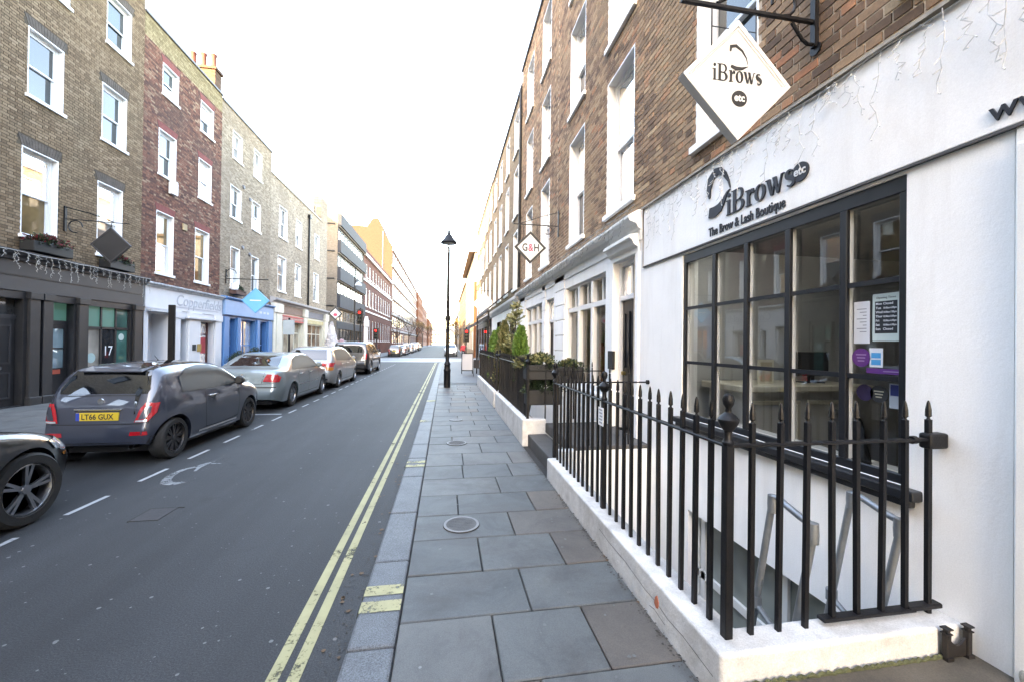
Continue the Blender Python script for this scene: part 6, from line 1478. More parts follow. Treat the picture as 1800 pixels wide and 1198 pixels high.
# ================================================================ buildings beyond the junction and behind the camera
XF = -11.8
def grid_windows(t, X, d, cols, rows, mat, frame, name='window', fw=.06, depth=.10, sill=False):
    for (a, b) in cols:
        for (c, e) in rows:
            m = MB()
            for (p, q, r_, s) in ((a,a+fw,c,e),(b-fw,b,c,e),(a+fw,b-fw,e-fw,e),(a+fw,b-fw,c,c+fw),(a+fw,b-fw,(c+e)/2-.02,(c+e)/2+.02)): m.box(X-d*depth, X-d*(depth-.06), p, q, r_, s)
            w = m.build(name, frame, t)
            MB().poly([(X-d*(depth-.02),a,c),(X-d*(depth-.02),b,c),(X-d*(depth-.02),b,e),(X-d*(depth-.02),a,e)]).build('pane', mat, w)
            if sill: MB().box(X, X+d*.08, a-.08, b+.08, c-.12, c).build('sill', SILLW, w)
def block(name, label, X, d, y0, y1, top, depth, holes, wall, cat='building', side=None):
    t = thing(name, label, cat, (X-d*2, (y0+y1)/2, 0))
    w = plate_holes(MB(), X, y0, y1, 0, top, holes); w.build('wall', wall, t, fix=False)
    r_ = MB()
    for h in holes:
        for yy in (h[0], h[1]): r_.poly([(X,yy,h[2]),(X-d*.3,yy,h[2]),(X-d*.3,yy,h[3]),(X,yy,h[3])])
        r_.poly([(X,h[0],h[3]),(X,h[1],h[3]),(X-d*.3,h[1],h[3]),(X-d*.3,h[0],h[3])]); r_.poly([(X,h[0],h[2]),(X,h[1],h[2]),(X-d*.3,h[1],h[2]),(X-d*.3,h[0],h[2])])
    kind(r_.build('reveals', wall, t, fix=False), 'stuff')
    xa, xb = sorted((X-d*depth, X-d*.01))
    MB().box(xa, xb, y0+.01, y0+.3, 0, top).build('side_wall', side or wall, t); MB().box(xa, xb, y1-.3, y1-.01, 0, top).build('far_side_wall', side or wall, t)
    MB().box(xa, xb, y0+.31, y1-.31, top-.5, top-.1).build('roof', LEADM, t); MB().box(*sorted((X-d*depth, X-d*(depth-.3))), y0+.3, y1-.3, 0, top).build('rear_wall', side or wall, t)
    return t
# --- dark panelled office block
SPAN = M('slate_spandrel', (.024,.026,.033), .8, .15, 2); BEIGE = brick_tex('beige_side_brick', [(0,(.15,.125,.10)),(1,(.19,.16,.13))], (.17,.145,.115), axis='x')
rowsO = [(4.0,5.4),(7.05,8.4),(10.05,11.45),(13.0,14.4)]
holes = [(46.5,60.1,a,b) for a, b in rowsO] + [(46.5,60.1,.6,3.2)]
o5 = block('office_block', 'dark panelled office block with ribbon windows across the junction', XF, 1, 46.2, 60.3, 15.8, 12, holes, SPAN, side=BEIGE)
for (a, b) in ((5.5,6.95),(8.5,9.95),(11.55,12.9),(14.5,15.8)): MB().box(XF, XF+.35, 46.2, 60.3, a, b).build('spandrel_band', SPAN, o5)
for (a, b) in rowsO: MB().box(XF+.0, XF+.18, 46.3, 60.2, b+.002, b+.10).build('window_head', M('pale_head', (.30,.27,.24), .7), o5)
WARMG = dark_glass('warm_office_glass', (.12,.095,.07), 1.8, .02); COOLG = dark_glass('cool_office_glass', (.12,.14,.16), 1.8, .02)
for i in range(9):
    y = 46.55+1.5*i
    for k, (a, b) in enumerate(rowsO):
        grid_windows(o5, XF, 1, [(y, y+1.38)], [(a, b)], WARMG if k < 3 and (i+k) % 3 else COOLG, M('bronze_frame', (.10,.085,.07), .5), depth=.12, fw=.16)
    grid_windows(o5, XF, 1, [(y, y+1.38)], [(.6, 3.2)], GL_D, TRIM, depth=.15)
for z in (5.6, 8.6, 11.6, 14.6): MB().box(XF-11, XF-.3, 46.14, 46.2, z, z+.12).build('side_recess_shade', DARK, o5)  # dark strips on the wall face stand in for shade in recesses
# --- red brick Georgian-style building with pale trim
REDF = brick_tex('far_red_brick', [(0,(.085,.032,.025)),(.5,(.11,.043,.033)),(1,(.135,.057,.044))], (.13,.07,.056), patch=(.08,.034,.027))
cols6 = [(62.0+2.75*i, 63.4+2.75*i) for i in range(10)]
rows6 = [(1.9,5.1),(7.1,9.8),(11.4,13.4)]
holes = [(a, b, c, e) for a, b in cols6 for c, e in rows6]
o6 = block('red_brick_building', 'red brick building with white sash windows and stone string courses', XF, 1, 60.35, 90.4, 15.6, 12, holes, REDF)
grid_windows(o6, XF, 1, cols6, rows6, GL_B, WHITE, depth=.14, fw=.10, sill=True)
for (z, h, o_) in ((14.3,.35,.35),(10.7,.28,.15),(6.2,.22,.10)): MB().box(XF, XF+o_, 60.35, 90.4, z, z+h).build('string_course', STUCCO2, o6)
dr = MB().box(XF, XF+.3, 61.0, 61.3, .1, 4.0).box(XF, XF+.3, 62.3, 62.6, .1, 4.0).box(XF, XF+.4, 60.9, 62.7, 4.0, 4.6); dr.prism([(XF,60.8,4.6),(XF,62.8,4.6),(XF,61.8,5.5)], (.4,0,0)); dr.build('stone_porch', STUCCO2, o6)
dw = MB().box(XF+1.6, XF+1.9, 63.5, 90.0, 0, 1.5).build('boundary_wall', REDF); tag(dw, 'low red brick boundary wall in front of the red brick building', 'wall')
# --- tall mansion block with sunlit orange gable
ORG = brick_tex('orange_gable_brick', [(0,(.040,.025,.017)),(1,(.052,.034,.023))], (.046,.031,.022), axis='x'); PINK = brick_tex('pale_red_brick', [(0,(.15,.065,.048)),(1,(.20,.095,.07))], (.18,.12,.09))
cols7 = [(92.5+4.0*i, 95.0+4.0*i) for i in range(18)]; rows7 = [(1.5+3.55*k, 3.9+3.55*k) for k in range(6)]
holes = [(a, b, c, e) for a, b in cols7 for c, e in rows7]
o7 = block('mansion_block', 'tall mansion block with pale bands and a sunlit orange end wall', XF, 1, 90.75, 166.0, 23.0, 14, holes, PINK, side=ORG)
for a, b in cols7:
    for c, e in rows7: grid_windows(o7, XF, 1, [(a, b)], [(c, e)], GL_A, WHITE, fw=.25, depth=.12)
for k in range(7): MB().box(XF, XF+.25, 90.75, 166, .6+3.55*k, 1.15+3.55*k).build('stone_band', M('grey_stone_band', (.36,.33,.31), .8), o7)
for i in range(9): MB().box(XF, XF+.7, 92.3+8*i, 95.2+8*i, 1.0, 22.0).build('bay_front', STUCCO2, o7) if False else None
MB().prism([(XF-.01,90.77,22.9),(XF-1.2,90.77,24.6),(-14.9,90.77,28.9),(-16.1,90.77,28.6),(-17.2,90.77,26.9),(-20.2,90.77,27.0),(-24,90.77,26.8),(-24,90.77,22.9)], (0,10,0)).build('gable', ORG, o7)
MB().tube([(-13.8,90.7,26),(-13.8,90.7,12)], .12, 6).build('gable_pipe', LEADM, o7)
# --- far ones
def far_block(label, X, d, y0, y1, top, wall, n, rows, side=None, name='mansion_block'):
    st = (y1-y0)/n; cols = [(y0+st*(i+.25), y0+st*(i+.75)) for i in range(n)]
    t = block(name, label, X, d, y0, y1, top, 12, [(a, b, c, e) for a, b in cols for c, e in rows], wall, side=side)
    for a, b in cols:
        for c, e in rows: MB().poly([(X-d*.2,a,c),(X-d*.2,b,c),(X-d*.2,b,e),(X-d*.2,a,e)]).build('window', GL_B, t)
    MB().box(*sorted((X, X+d*.3)), y0, y1, top-.9, top-.5).build('cornice', STUCCO2, t)
    return t
ORF = brick_tex('far_orange_brick', [(0,(.15,.05,.026)),(1,(.20,.075,.038))], (.18,.09,.055))
far_block('orange-red far block with a pale corner bay', XF+.6, 1, 166.5, 200, 22, ORF, 8, [(2+3.6*k, 4.2+3.6*k) for k in range(5)])
far_block('pinkish far block next to the bare trees', XF, 1, 200.5, 262, 21, PINK, 12, [(2+3.6*k, 4.2+3.6*k) for k in range(5)])
far_block('small far red block at the end of the street', XF+1, 1, 262.5, 330, 17, ORF, 10, [(2+3.6*k, 4.2+3.6*k) for k in range(4)])
# right side beyond the junction
ORS = brick_tex('sunlit_orange_side', [(0,(.07,.026,.012)),(1,(.09,.036,.016))], (.13,.06,.03), axis='x')
rr_ = [(1.0,3.2),(4.6,6.8),(8.0,10.2)]
o8 = block('corner_building', 'orange brick corner building with white upper wall and deep eaves', 3.3, -1, 47.6, 67.5, 12.6, 11, [(a, a+1.3, c, e) for a in (49,52,55,58,61,64) for c, e in rr_], M('pale_render', (.22,.175,.125), .7, .08, 1), side=ORS)
grid_windows(o8, 3.3, -1, [(a, a+1.3) for a in (49,52,55,58,61,64)], rr_, GL_B, WHITE)
MB().box(2.6, 14, 47.3, 67.6, 12.6, 12.85).build('eaves', M('brown_eaves', (.28,.20,.15), .7), o8); MB().box(3.35, 14, 47.56, 47.6, 9.1, 12.5).build('white_side_wall', M('grey_white_side', (.45,.42,.38), .8), o8)
MB().box(3.9,5.3,46.9,47.55,5.9,6.0).build('balcony_floor', DARK, o8)
for i in range(9): MB().tube([(3.95+.165*i,46.95,6.0),(3.95+.165*i,46.95,6.9)], .015, 5).build('balcony_baluster', BLACK, o8)
MB().box(3.9,5.3,46.93,46.97,6.9,6.95).build('balcony_rail', BLACK, o8); MB().box(4.2,5.0,47.52,47.59,6.0,8.2).build('balcony_door', GL_B, o8)
far_block('pale far building behind the orange corner building', 3.4, -1, 68.2, 105, 13, BR_FAR, 9, [(1.5,3.6),(5,7.1),(8.6,10.6)])
far_block('grey panelled far block at the bend', 3.6, -1, 106, 122, 11, M('grey_panels', (.33,.34,.35), .7, .2, .4), 4, [(1.5,2.8),(4.2,5.5),(7.0,8.3)], name='office_block')
far_block('yellow brick far block with autumn trees before it', 4.6, -1, 123, 210, 13, BR_FAR, 14, [(1.5,3.6),(5,7.1),(8.6,10.6)])
cl = block('terrace_end', 'pale sunlit buildings closing the far end of the street', -14, 1, 330, 420, 14, 60, [], M('pale_far_stone', (.32,.28,.22), .8)) if False else None
eb = thing('street_end_building', 'hazy pale building closing the far end of the street', 'building', (0,420,0)); MB().box(-60,60,420,440,0,12).build('wall', M('pale_far_stone', (.32,.28,.22), .8), eb)
ebw = MB()
for i in range(20):
    for k in range(3): MB().box(-29+3*i,-27.6+3*i,419.9,420,1.5+3.5*k,3.6+3.5*k).build('window', GL_D, eb)
MB().prism([(-60,419,12),(60,419,12),(60,430,16),(-60,430,16)], (0,0,.3)).build('roof', ROOFM, eb)
# --- tall unseen block, added behind the corner house to shade the office's side wall
sb = thing('shade_block', 'unseen tall block added behind the corner house to shade the office side wall', 'building', (-26,30,0)); MB().box(-36,-19.7,20,37.4,0,19.5).build('wall', TANF, sb); MB().box(-36.2,-19.5,19.8,37.6,19.5,19.8).build('roof', LEADM, sb)
for k in range(4):
    for i in range(5): MB().box(-35+3*i,-33.6+3*i,37.4,37.46,5+3.5*k,7+3.5*k).build('window', GL_A, sb)
# --- the street goes on behind the camera: its roofs keep the near half of the street in shade
def behind(label, X, d, y0, y1, top, wall):
    n = int((y1-y0)/2.6); st = (y1-y0)/n; rows = [(4.2+3.4*k, 6.2+3.4*k) for k in range(int((top-4)/3.4))]
    t = thing('terraced_house', label, 'house', (X-d*3,(y0+y1)/2,0)); cols = [(y0+st*(i+.3), y0+st*(i+.7)) for i in range(n)]
    hs = [(a, b, c, e) for a, b in cols for c, e in rows]
    plate_holes(MB(), X, y0, y1, 0, top, hs).build('wall', wall, t, fix=False)
    xa, xb = sorted((X-d*10, X-d*.25)); MB().box(xa, xb, y0, y1, 0, top-.05).build('body', wall, t); MB().box(*sorted((X-d*10, X+d*.3)), y0, y1, top-.05, top+.2).build('parapet', LEADM, t)
    for i in range(n):
        for c, e in rows: MB().poly([(X-d*.15,cols[i][0],c),(X-d*.15,cols[i][1],c),(X-d*.15,cols[i][1],e),(X-d*.15,cols[i][0],e)]).build('window', GL_A, t)
    MB().box(*sorted((X, X+d*.2)), y0, y1, 2.9, 3.8).build('fascia', STUCCO2, t)
behind('stock brick house behind the camera on the charcoal shop side', XL, 1, -2.9, 6.35, 14, TANF)
behind('unseen brick block behind the camera, made tall to shade the near street', XL, 1, -50, -3.0, 23, TANF)  # unseen; height chosen so its shadow covers the near street
behind('brick house behind the camera on the beauty shop side', XR, -1, -40, -4.05, 12, BR_FAR)
# ================================================================ planting
def leaf_mat(name, c0, c1, c2=None):
    m, nt, p, out = NT(name); P = pos(nt)
    n1 = noise(nt, 9, 4, .7, P); at = nt.nodes.new('ShaderNodeAttribute'); at.attribute_name = 'tint'
    mx = nt.nodes.new('ShaderNodeMath'); mx.operation = 'MULTIPLY_ADD'; mx.inputs[1].default_value = .6; nt.links.new(at.outputs['Fac'], mx.inputs[0])
    m2 = nt.nodes.new('ShaderNodeMath'); m2.operation = 'MULTIPLY'; m2.inputs[1].default_value = .5; nt.links.new(n1.outputs[0], m2.inputs[0]); nt.links.new(m2.outputs[0], mx.inputs[2])
    c = ramp(nt, mx.outputs[0], [(.15, c0), (.6, c1), (.95, c2 or c1)]); nt.links.new(c.outputs[0], p.inputs['Base Color'])
    p.inputs['Roughness'].default_value = .55; p.inputs['Subsurface Weight'].default_value = 0.0
    return m
def leaves(name, mat, parent, pts, size, seed=1, updir=None):
    """pts: list of (position, outward normal); one small folded leaf each"""
    rr = random.Random(seed); mb = MB(); tint = []
    for (q, nrm) in pts:
        q = Vector(q); s = size*rr.uniform(.6,1.3); d = Vector(nrm)+Vector((rr.uniform(-.7,.7), rr.uniform(-.7,.7), rr.uniform(-.5,.7)))
        if updir: d += Vector(updir)
        d.normalize(); a = d.cross(Vector((rr.uniform(-1,1), rr.uniform(-1,1), rr.uniform(-1,1)))).normalized(); n_ = a.cross(d)
        b = len(mb.v); mb.v += [tuple(q), tuple(q+d*s*.5+a*s*.28), tuple(q+d*s), tuple(q+d*s*.5-a*s*.28+n_*s*.1)]
        mb.f += [(b,b+1,b+2),(b,b+2,b+3)]; mb.m += [0,0]; tint += [rr.random()]*2
    o = mb.build(name, mat, parent, fix=False); at = o.data.attributes.new('tint', 'FLOAT', 'FACE'); at.data.foreach_set('value', tint); return o
CON = leaf_mat('conifer_green', (.030,.075,.013), (.085,.170,.028), (.15,.245,.045)); DKG = leaf_mat('dark_leaf', (.008,.018,.008), (.02,.038,.015), (.034,.058,.02)); VAR = leaf_mat('variegated_leaf', (.035,.05,.014), (.10,.105,.04), (.22,.19,.09)); PALEL = leaf_mat('pale_sapling_leaf', (.13,.145,.055), (.23,.23,.11), (.32,.31,.18))
REDF_ = leaf_mat('red_petals', (.05,.006,.010), (.12,.012,.02), (.20,.02,.03)); WHP = leaf_mat('white_petals', (.45,.42,.45), (.66,.64,.66), (.75,.73,.74)); PKP = leaf_mat('pink_petals', (.45,.16,.22), (.6,.32,.38), (.7,.5,.55)); AUT = leaf_mat('autumn_leaf', (.11,.06,.02), (.19,.11,.035), (.25,.16,.06))
BARK = M('bark', (.05,.038,.03), .9, .3, 20, bmp=.4); POTM = M('dark_planter', (.008,.008,.0085), .6, .2, 6); TERRA = M('terracotta', (.34,.14,.08), .8, .15, 6)
def pot(t, x, y, z, r, h, m=POTM): MB().lathe([(r*.75,0),(r,h*.92),(r*1.07,h*.93),(r*1.07,h),(r*.9,h),(r*.85,h*.85)], (x,y,z), n=18).build('pot', m, t, smooth=True)
def conifer(x, y, z, r, h, label, n=4200, mat=CON, seed=1):
    t = thing('conifer', label, 'conifer', (x,y,z)); rr = random.Random(seed); pot(t, x, y, z, r*.8, .38)
    MB().tube([(x,y,z+.3),(x+.01,y,z+h*.9)], [.025,.008], 6).build('trunk', BARK, t)
    pts = []
    for _ in range(n):
        u = rr.random()**.8; zz = z+.36+(h-.36)*u; a = rr.uniform(0,2*pi); prof = (min(1, u*6)**.5)*(1-u)**.62*r*(1+.16*sin(3*a+7*u)+.12*sin(5*a-11*u+seed)); q = prof*rr.uniform(.55,1.05)
        pts.append(((x+q*cos(a), y+q*sin(a), zz), (cos(a)*.6, sin(a)*.6, .8)))
    leaves('crown', mat, t, pts, .085, seed, (0,0,.5)); return t
def bush(name, label, cat, x, y, z, rx, ry, rz, mat, n=1500, size=.06, seed=1, flowers=None, holder=None, group=None):
    t = thing(name, label, cat, (x,y,z), group); rr = random.Random(seed)
    if holder == 'box': MB().box(x-rx*1.0, x+rx*1.0, y-ry*1.02, y+ry*1.02, z-.24, z+.02).build('box', POTM, t, bevel=.012)
    elif holder == 'brown': MB().box(x-rx, x+rx, y-ry*1.02, y+ry*1.02, z-.20, z+.04).build('box', M('brown_box', (.10,.05,.04), .7), t, bevel=.012)
    elif holder == 'pot': pot(t, x, y, z-.45, min(rx,ry)*.8, .45)
    pts, fl = [], []
    for _ in range(n):
        a = rr.uniform(0,2*pi); v = rr.uniform(-.35,1); q = sqrt(max(0,1-v*v))*rr.uniform(.5,1.05)*(1+.22*sin(4*a+seed)+.15*sin(9*a))
        p = (x+rx*q*cos(a), y+ry*q*sin(a), z+rz*max(-.2,v)*rr.uniform(.6,1.08))
        (fl if flowers and rr.random() < .35 and v > .1 else pts).append((p, (cos(a)*q, sin(a)*q, v+.2)))
    leaves('foliage', mat, t, pts, size, seed)
    if fl: leaves('flowers', flowers, t, fl, size*1.1, seed+5)
    return t
conifer(1.78, 9.35, .05, .34, 2.12, 'lime green conifer tallest behind the flower-box railing', seed=2)
conifer(1.72, 12.9, .05, .36, 2.2, 'lime green conifer at the far end of the planter railing', seed=3)
conifer(1.75, 14.3, .05, .33, 2.15, 'bright green conifer beyond the planter railing by the glass canopy', seed=8, n=3000)
conifer(1.68, 11.35, .05, .36, 2.35, 'yellow-variegated tall shrub between the two lime conifers', mat=VAR, seed=4)
bush('box_bush', 'dark leafy bush in the railing corner beside the nearest conifer', 'bush', 1.75, 8.3, 1.15, .3, .38, .38, DKG, 1600, .07, 5, holder='pot')
bush('flower_box', 'trailing green flower box on the railing above the low white wall', 'flower box', 1.66, 6.86, 1.42, .28, .14, .20, DKG, 1500, .055, 6, PALEL, 'box')
bush('flower_box', 'lower dark flower box behind the railing bars beside the steps', 'flower box', 1.72, 6.90, .98, .32, .13, .20, DKG, 1400, .055, 7, None, 'box')
bush('flower_box', 'dull brown-green flower box against the white wall beside the pier', 'flower box', 2.2, 6.90, 1.38, .24, .11, .14, DKG, 1100, .045, 8, VAR, 'box')
bush('trailing_plant', 'pale trailing plant hanging over the planter railing', 'plant', 1.5, 7.6, 1.38, .13, .5, .16, VAR, 1200, .05, 9)
def sapling(x, y, z, h, label, mat, n=420, seed=1, spread=.55, size=.10):
    t = thing('sapling', label, 'tree', (x,y,z)); rr = random.Random(seed); br = MB(); br.tube([(x,y,z),(x+.02,y,z+h*.55),(x+.04,y+.03,z+h*.95)], [.022,.015,.005], 6); pts = []
    for k in range(26):
        u = rr.uniform(.42,.95); a = rr.uniform(0,2*pi); L = spread*(1.1-u)*rr.uniform(.6,1.3); p0 = Vector((x+.03,y,z+h*u)); p1 = p0+Vector((cos(a)*L, sin(a)*L, L*.45)); br.tube([p0,(p0+p1)/2+Vector((0,0,.03)),p1], [.008,.006,.003], 4)
        for _ in range(n//26): w = rr.random(); pts.append((p0+(p1-p0)*w+Vector((rr.uniform(-.06,.06),)*1+(rr.uniform(-.06,.06),rr.uniform(-.05,.06))), (cos(a),sin(a),.3)))
    br.build('trunk', BARK, t); leaves('crown', mat, t, pts, size, seed)
sapling(1.85, 10.6, .1, 2.9, 'thin pale-leaved sapling rising above the conifers', PALEL, 520, 3)
sapling(2.0, 12.2, .1, 2.8, 'thin pale sapling near the glass canopy', PALEL, 480, 4)
# window boxes on the left
bush('window_box', 'dark window box of red and green flowers on the charcoal cornice under the lit window', 'flower box', XL+.22, 12.25, 4.2, .16, .52, .24, DKG, 1500, .07, 11, REDF_, 'box')
bush('window_box', 'dark window box with red flowers behind the charcoal diamond sign', 'flower box', XL+.22, 14.5, 4.2, .16, .48, .24, DKG, 1400, .07, 12, REDF_, 'box')
bush('window_box', 'brown window box with dark foliage left of the blue diamond sign', 'flower box', XL+.2, 22.0, 4.25, .15, .5, .24, DKG, 900, .07, 13, None, 'brown')
bush('window_box', 'brown window box with dark foliage on the sill right of the blue sign', 'flower box', XL+.2, 24.2, 4.3, .15, .5, .24, DKG, 900, .07, 14, None, 'brown')
bush('box_bush', 'clipped dark bush in a pot before the blue shop door side', 'bush', XL+.75, 20.9, .75, .4, .4, .5, DKG, 1500, .06, 15, None, 'pot')
bush('box_bush', 'clipped dark bush in a pot under the blue shop window', 'bush', XL+.75, 22.6, .85, .45, .45, .55, DKG, 1500, .06, 16, None, 'pot')
# florist's display
t = thing('floral_cone', 'tall white flower-covered cone outside the flower shop', 'flower display', (XL+.95,35.9,PZ)); rr = random.Random(5); pts = []
MB().lathe([(.75,0),(.5,1.3),(.2,2.9),(.0,3.3)], (XL+.95,35.9,PZ), n=16).build('cone', M('white_fabric', (.6,.58,.6), .8), t, smooth=True)
for _ in range(2600):
    u = rr.random()**1.4; a = rr.uniform(0,2*pi); q = .78*(1-u)**.9; pts.append(((XL+.95+q*cos(a),35.9+q*sin(a),PZ+3.3*u), (cos(a),sin(a),.2)))
leaves('petals', WHP, t, pts, .11, 4)
bush('flower_display', 'heap of pink flowers beside the white cone', 'flower display', XL+1.6, 36.6, 1.3, .45, .45, .6, PKP, 1300, .11, 17, WHP, 'pot')
bush('flower_display', 'green buckets of foliage under the red shutter', 'flower display', XL+.6, 29.0, .7, .35, .9, .5, VAR, 1200, .1, 18, WHP, 'box')
bush('flower_display', 'low green planting in front of the second flower shop window', 'flower display', XL+.6, 33.2, .7, .35, .8, .5, DKG, 1200, .1, 19, PKP, 'box')
# street trees far away
def tree(x, y, h, label, mat=None, n=0, seed=1, spread=3.0, bare=True):
    t = thing('street_tree', label, 'tree', (x,y,0), None); rr = random.Random(seed); br = MB(); tips = []
    def grow(p, d, L, r, lev):
        q = p+d*L; mid = p+d*L*.5+Vector((rr.uniform(-.06,.06)*L, rr.uniform(-.06,.06)*L, 0)); br.tube([p, mid, q], [r, r*.82, r*.62], 6 if lev < 2 else 4, cap=False)
        if lev == 4: tips.append((q, d)); return
        for k in range(3 if lev else 4):
            dd = (d+Vector((rr.uniform(-.75,.75), rr.uniform(-.75,.75), rr.uniform(-.05,.5)))).normalized(); grow(q, dd, L*rr.uniform(.6,.8), r*.55, lev+1)
    grow(Vector((x,y,0)), Vector((0,0,1)), h*.33, .17, 0)
    br.build('trunk', BARK, t)
    if mat:
        pts = []
        for q, d in tips:
            for _ in range(n): pts.append((q+Vector((rr.uniform(-.6,.6), rr.uniform(-.6,.6), rr.uniform(-.5,.5))), d))
        leaves('crown', mat, t, pts, .28, seed)
    return t
tree(-8.6, 98, 9, 'bare brown street tree in front of the mansion block, nearer one', None, 0, 1)
tree(-8.8, 76, 7.5, 'bare street tree before the red brick building end', None, 0, 2)
tree(-8.6, 124, 9, 'russet thin street tree along the mansion block', AUT, 3, 3)
tree(-8.4, 152, 10, 'russet street tree past the mansion block', AUT, 4, 4)
tree(-8.2, 185, 10, 'russet tree at the far bend of the street', AUT, 5, 5)
tree(-8.0, 225, 11, 'last brown tree before the hazy street end', AUT, 5, 6)
tree(3.2, 118, 9, 'golden autumn tree beyond the grey far block', AUT, 6, 7)
tree(3.4, 150, 10, 'yellow autumn tree farther along on the sunny side', AUT, 6, 8)
tree(3.2, 88, 8, 'golden leaved tree before the pale far building', AUT, 5, 9)

# ================================================================ street furniture
REDON = emis('signal_red_lit', (1.0,.012,.012), .7); OFFL = M('signal_lens_off', (.03,.04,.035), .3)
def signal(x, y, zt, label, tall=None, rz=0):
    t = thing('traffic_light', label, 'traffic light', (x,y,PZ))
    MB().tube([(x,y,PZ),(x,y,zt+.3)], .06, 10).build('pole', BLACK, t, smooth=True)
    h = MB().box(x-.17,x+.17,y-.38,y-.14,zt-1.0,zt+.05).build('signal_head', BLACK, t, bevel=.02); MB().box(x-.28,x+.28,y-.15,y-.13,zt-1.12,zt+.17).build('backing_board', TRIM, t)
    for i, m in enumerate((REDON, OFFL, OFFL)):
        z = zt-.13-.33*i; MB().lathe([(0,0),(.10,0),(.10,.01),(0,.012)], (x,y-.395,z), axis='y', n=16).build('lens', m, h); MB().lathe([(.115,-.16),(.115,0)], (x,y-.38,z), axis='y', n=16, cap=False).build('visor', BLACK, h)
    return t
signal(-7.45, 37.0, 4.45, 'traffic light showing red on the flower shop corner')
signal(1.95, 38.2, 3.0, 'traffic light showing red on the terrace corner near the A-frame board')
signal(-7.9, 48.0, 3.2, 'secondary traffic light showing red on the far side by the office block')
t = thing('street_lamp', 'tall dark lamp column beside the red traffic light in front of the office block', 'street lamp', (-8.3,38.6,PZ))
MB().lathe([(.12,0),(.12,1.2),(.08,1.35),(.06,8.4),(.0,8.45)], (-8.3,38.6,PZ), n=12).build('pole', BLACK, t, smooth=True); MB().lathe([(.0,6.75),(.30,6.8),(.32,6.9),(.16,7.1),(.07,7.2)], (-8.0,38.6,PZ), n=16).build('lantern', M('pale_lantern', (.5,.52,.55), .4), t, smooth=True); MB().tube([(-8.3,38.6,7.3),(-8.15,38.6,7.38),(-8.0,38.6,7.28)], .025, 6).build('bracket', BLACK, t)
for (x, y, lab) in ((-7.0,44.9,'black bollard with white band at the office corner kerb'), (-8.6,49.5,'black bollard with white band beside the boundary wall'), (-6.7,37.3,'black bollard with white band at the flower shop kerb')):
    b = thing('bollard', lab, 'bollard', (x,y,.02)); MB().lathe([(.09,0),(.085,.75),(.11,.78),(.11,.83),(.08,.86),(.07,1.0),(.0,1.06)], (x,y,.02), n=14).build('body', BLACK, b, smooth=True); MB().lathe([(.091,.60),(.091,.70)], (x,y,.02), n=14, cap=False).build('band', PLATEW, b)
t = thing('parking_totem', 'flat black totem post on the kerb in front of the white shop', 'post', (-6.5,10.8,PZ)); MB().box(-6.57,-6.43,10.77,10.83,PZ,2.62).build('panel', BLACK, t, bevel=.01); MB().box(-6.62,-6.38,10.72,10.88,PZ,PZ+.05).build('foot', BLACK, t)
t = thing('parking_sign', 'parking plate on a dark post before the flower shops', 'sign', (-6.5,18.1,PZ)); MB().tube([(-6.5,18.1,PZ),(-6.5,18.1,2.75)], .04, 8).build('post', BLACK, t); MB().box(-6.72,-6.28,18.04,18.06,2.05,2.66).build('plate', M('sign_back', (.30,.36,.40), .5, .1), t)
# far café: canopy, white diamond, table and chairs
t = thing('glass_canopy', 'pale glazed canopy over the far shop front behind the conifers', 'canopy', (2.2,19.5,3)); CG = clear_glass('canopy_glass', (.8,.85,.85), 1.5)
for i in range(6): MB().prism([(2.74,16.6+1.0*i,4.1),(1.75,16.6+1.0*i,3.25),(1.75,17.55+1.0*i,3.25),(2.74,17.55+1.0*i,4.1)], (0,0,.02)).build('glass_panel', CG, t); MB().tube([(2.74,16.57+1.0*i,4.09),(1.75,16.57+1.0*i,3.24)], .03, 6).build('rafter', BLACK, t)
MB().box(1.70,1.78,16.5,22.6,3.15,3.27).build('gutter', LEADM, t)
for y in (16.6, 22.5): MB().tube([(1.76,y,PZ),(1.76,y,3.2)], .04, 8).build('post', BLACK, t)
aw = MB(); aw.prism([(2.74,24.2,3.6),(1.5,24.2,2.9),(1.5,24.2,2.7),(2.74,24.2,3.4)], (0,4.5,0)); aw = aw.build('shop_awning', M('dark_awning', (.05,.055,.06), .8)); tag(aw, 'dark sloping awning over the corner shop past the canopy', 'awning')
diamond('hanging_sign', 'plain white diamond sign beyond the conifers', 2.25, 23.9, 4.15, .68, .06, WHITE, WHITE, .05)
bk = MB().box(1.7,2.74,23.89,23.91,4.92,4.95).box(2.24,2.26,23.89,23.91,4.8,4.93).build('sign_bracket', BLACK); tag(bk, 'plain iron arm holding the white diamond sign', 'bracket')
# ground floors of the two far terrace houses
for (tt, a, b, lab) in ((hD, 14.72, 23.88, 0), (hE, 23.92, 36.38, 1)):
    m = plate_holes(MB(), WX-.004, a, b, -.7, 3.3, [(a+.8+2.2*i, a+2.3+2.2*i, .6, 2.9) for i in range(int((b-a-1)/2.2))]); m.build('shop_front_wall', STUCCO if not lab else M('dark_shopfront', (.07,.07,.075), .5), tt, fix=False)
    for i in range(int((b-a-1)/2.2)): MB().poly([(WX+.1,a+.8+2.2*i,.6),(WX+.1,a+2.3+2.2*i,.6),(WX+.1,a+2.3+2.2*i,2.9),(WX+.1,a+.8+2.2*i,2.9)]).build('shop_pane', GL_D, tt)
    cornice(WX, -1, a, b, [(0,3.30),(.05,3.32),(.18,3.5),(.2,3.6),(0,3.72)]).build('cornice', STUCCO2, tt)
WICK = M('dark_wicker', (.03,.025,.022), .7, .3, 20)
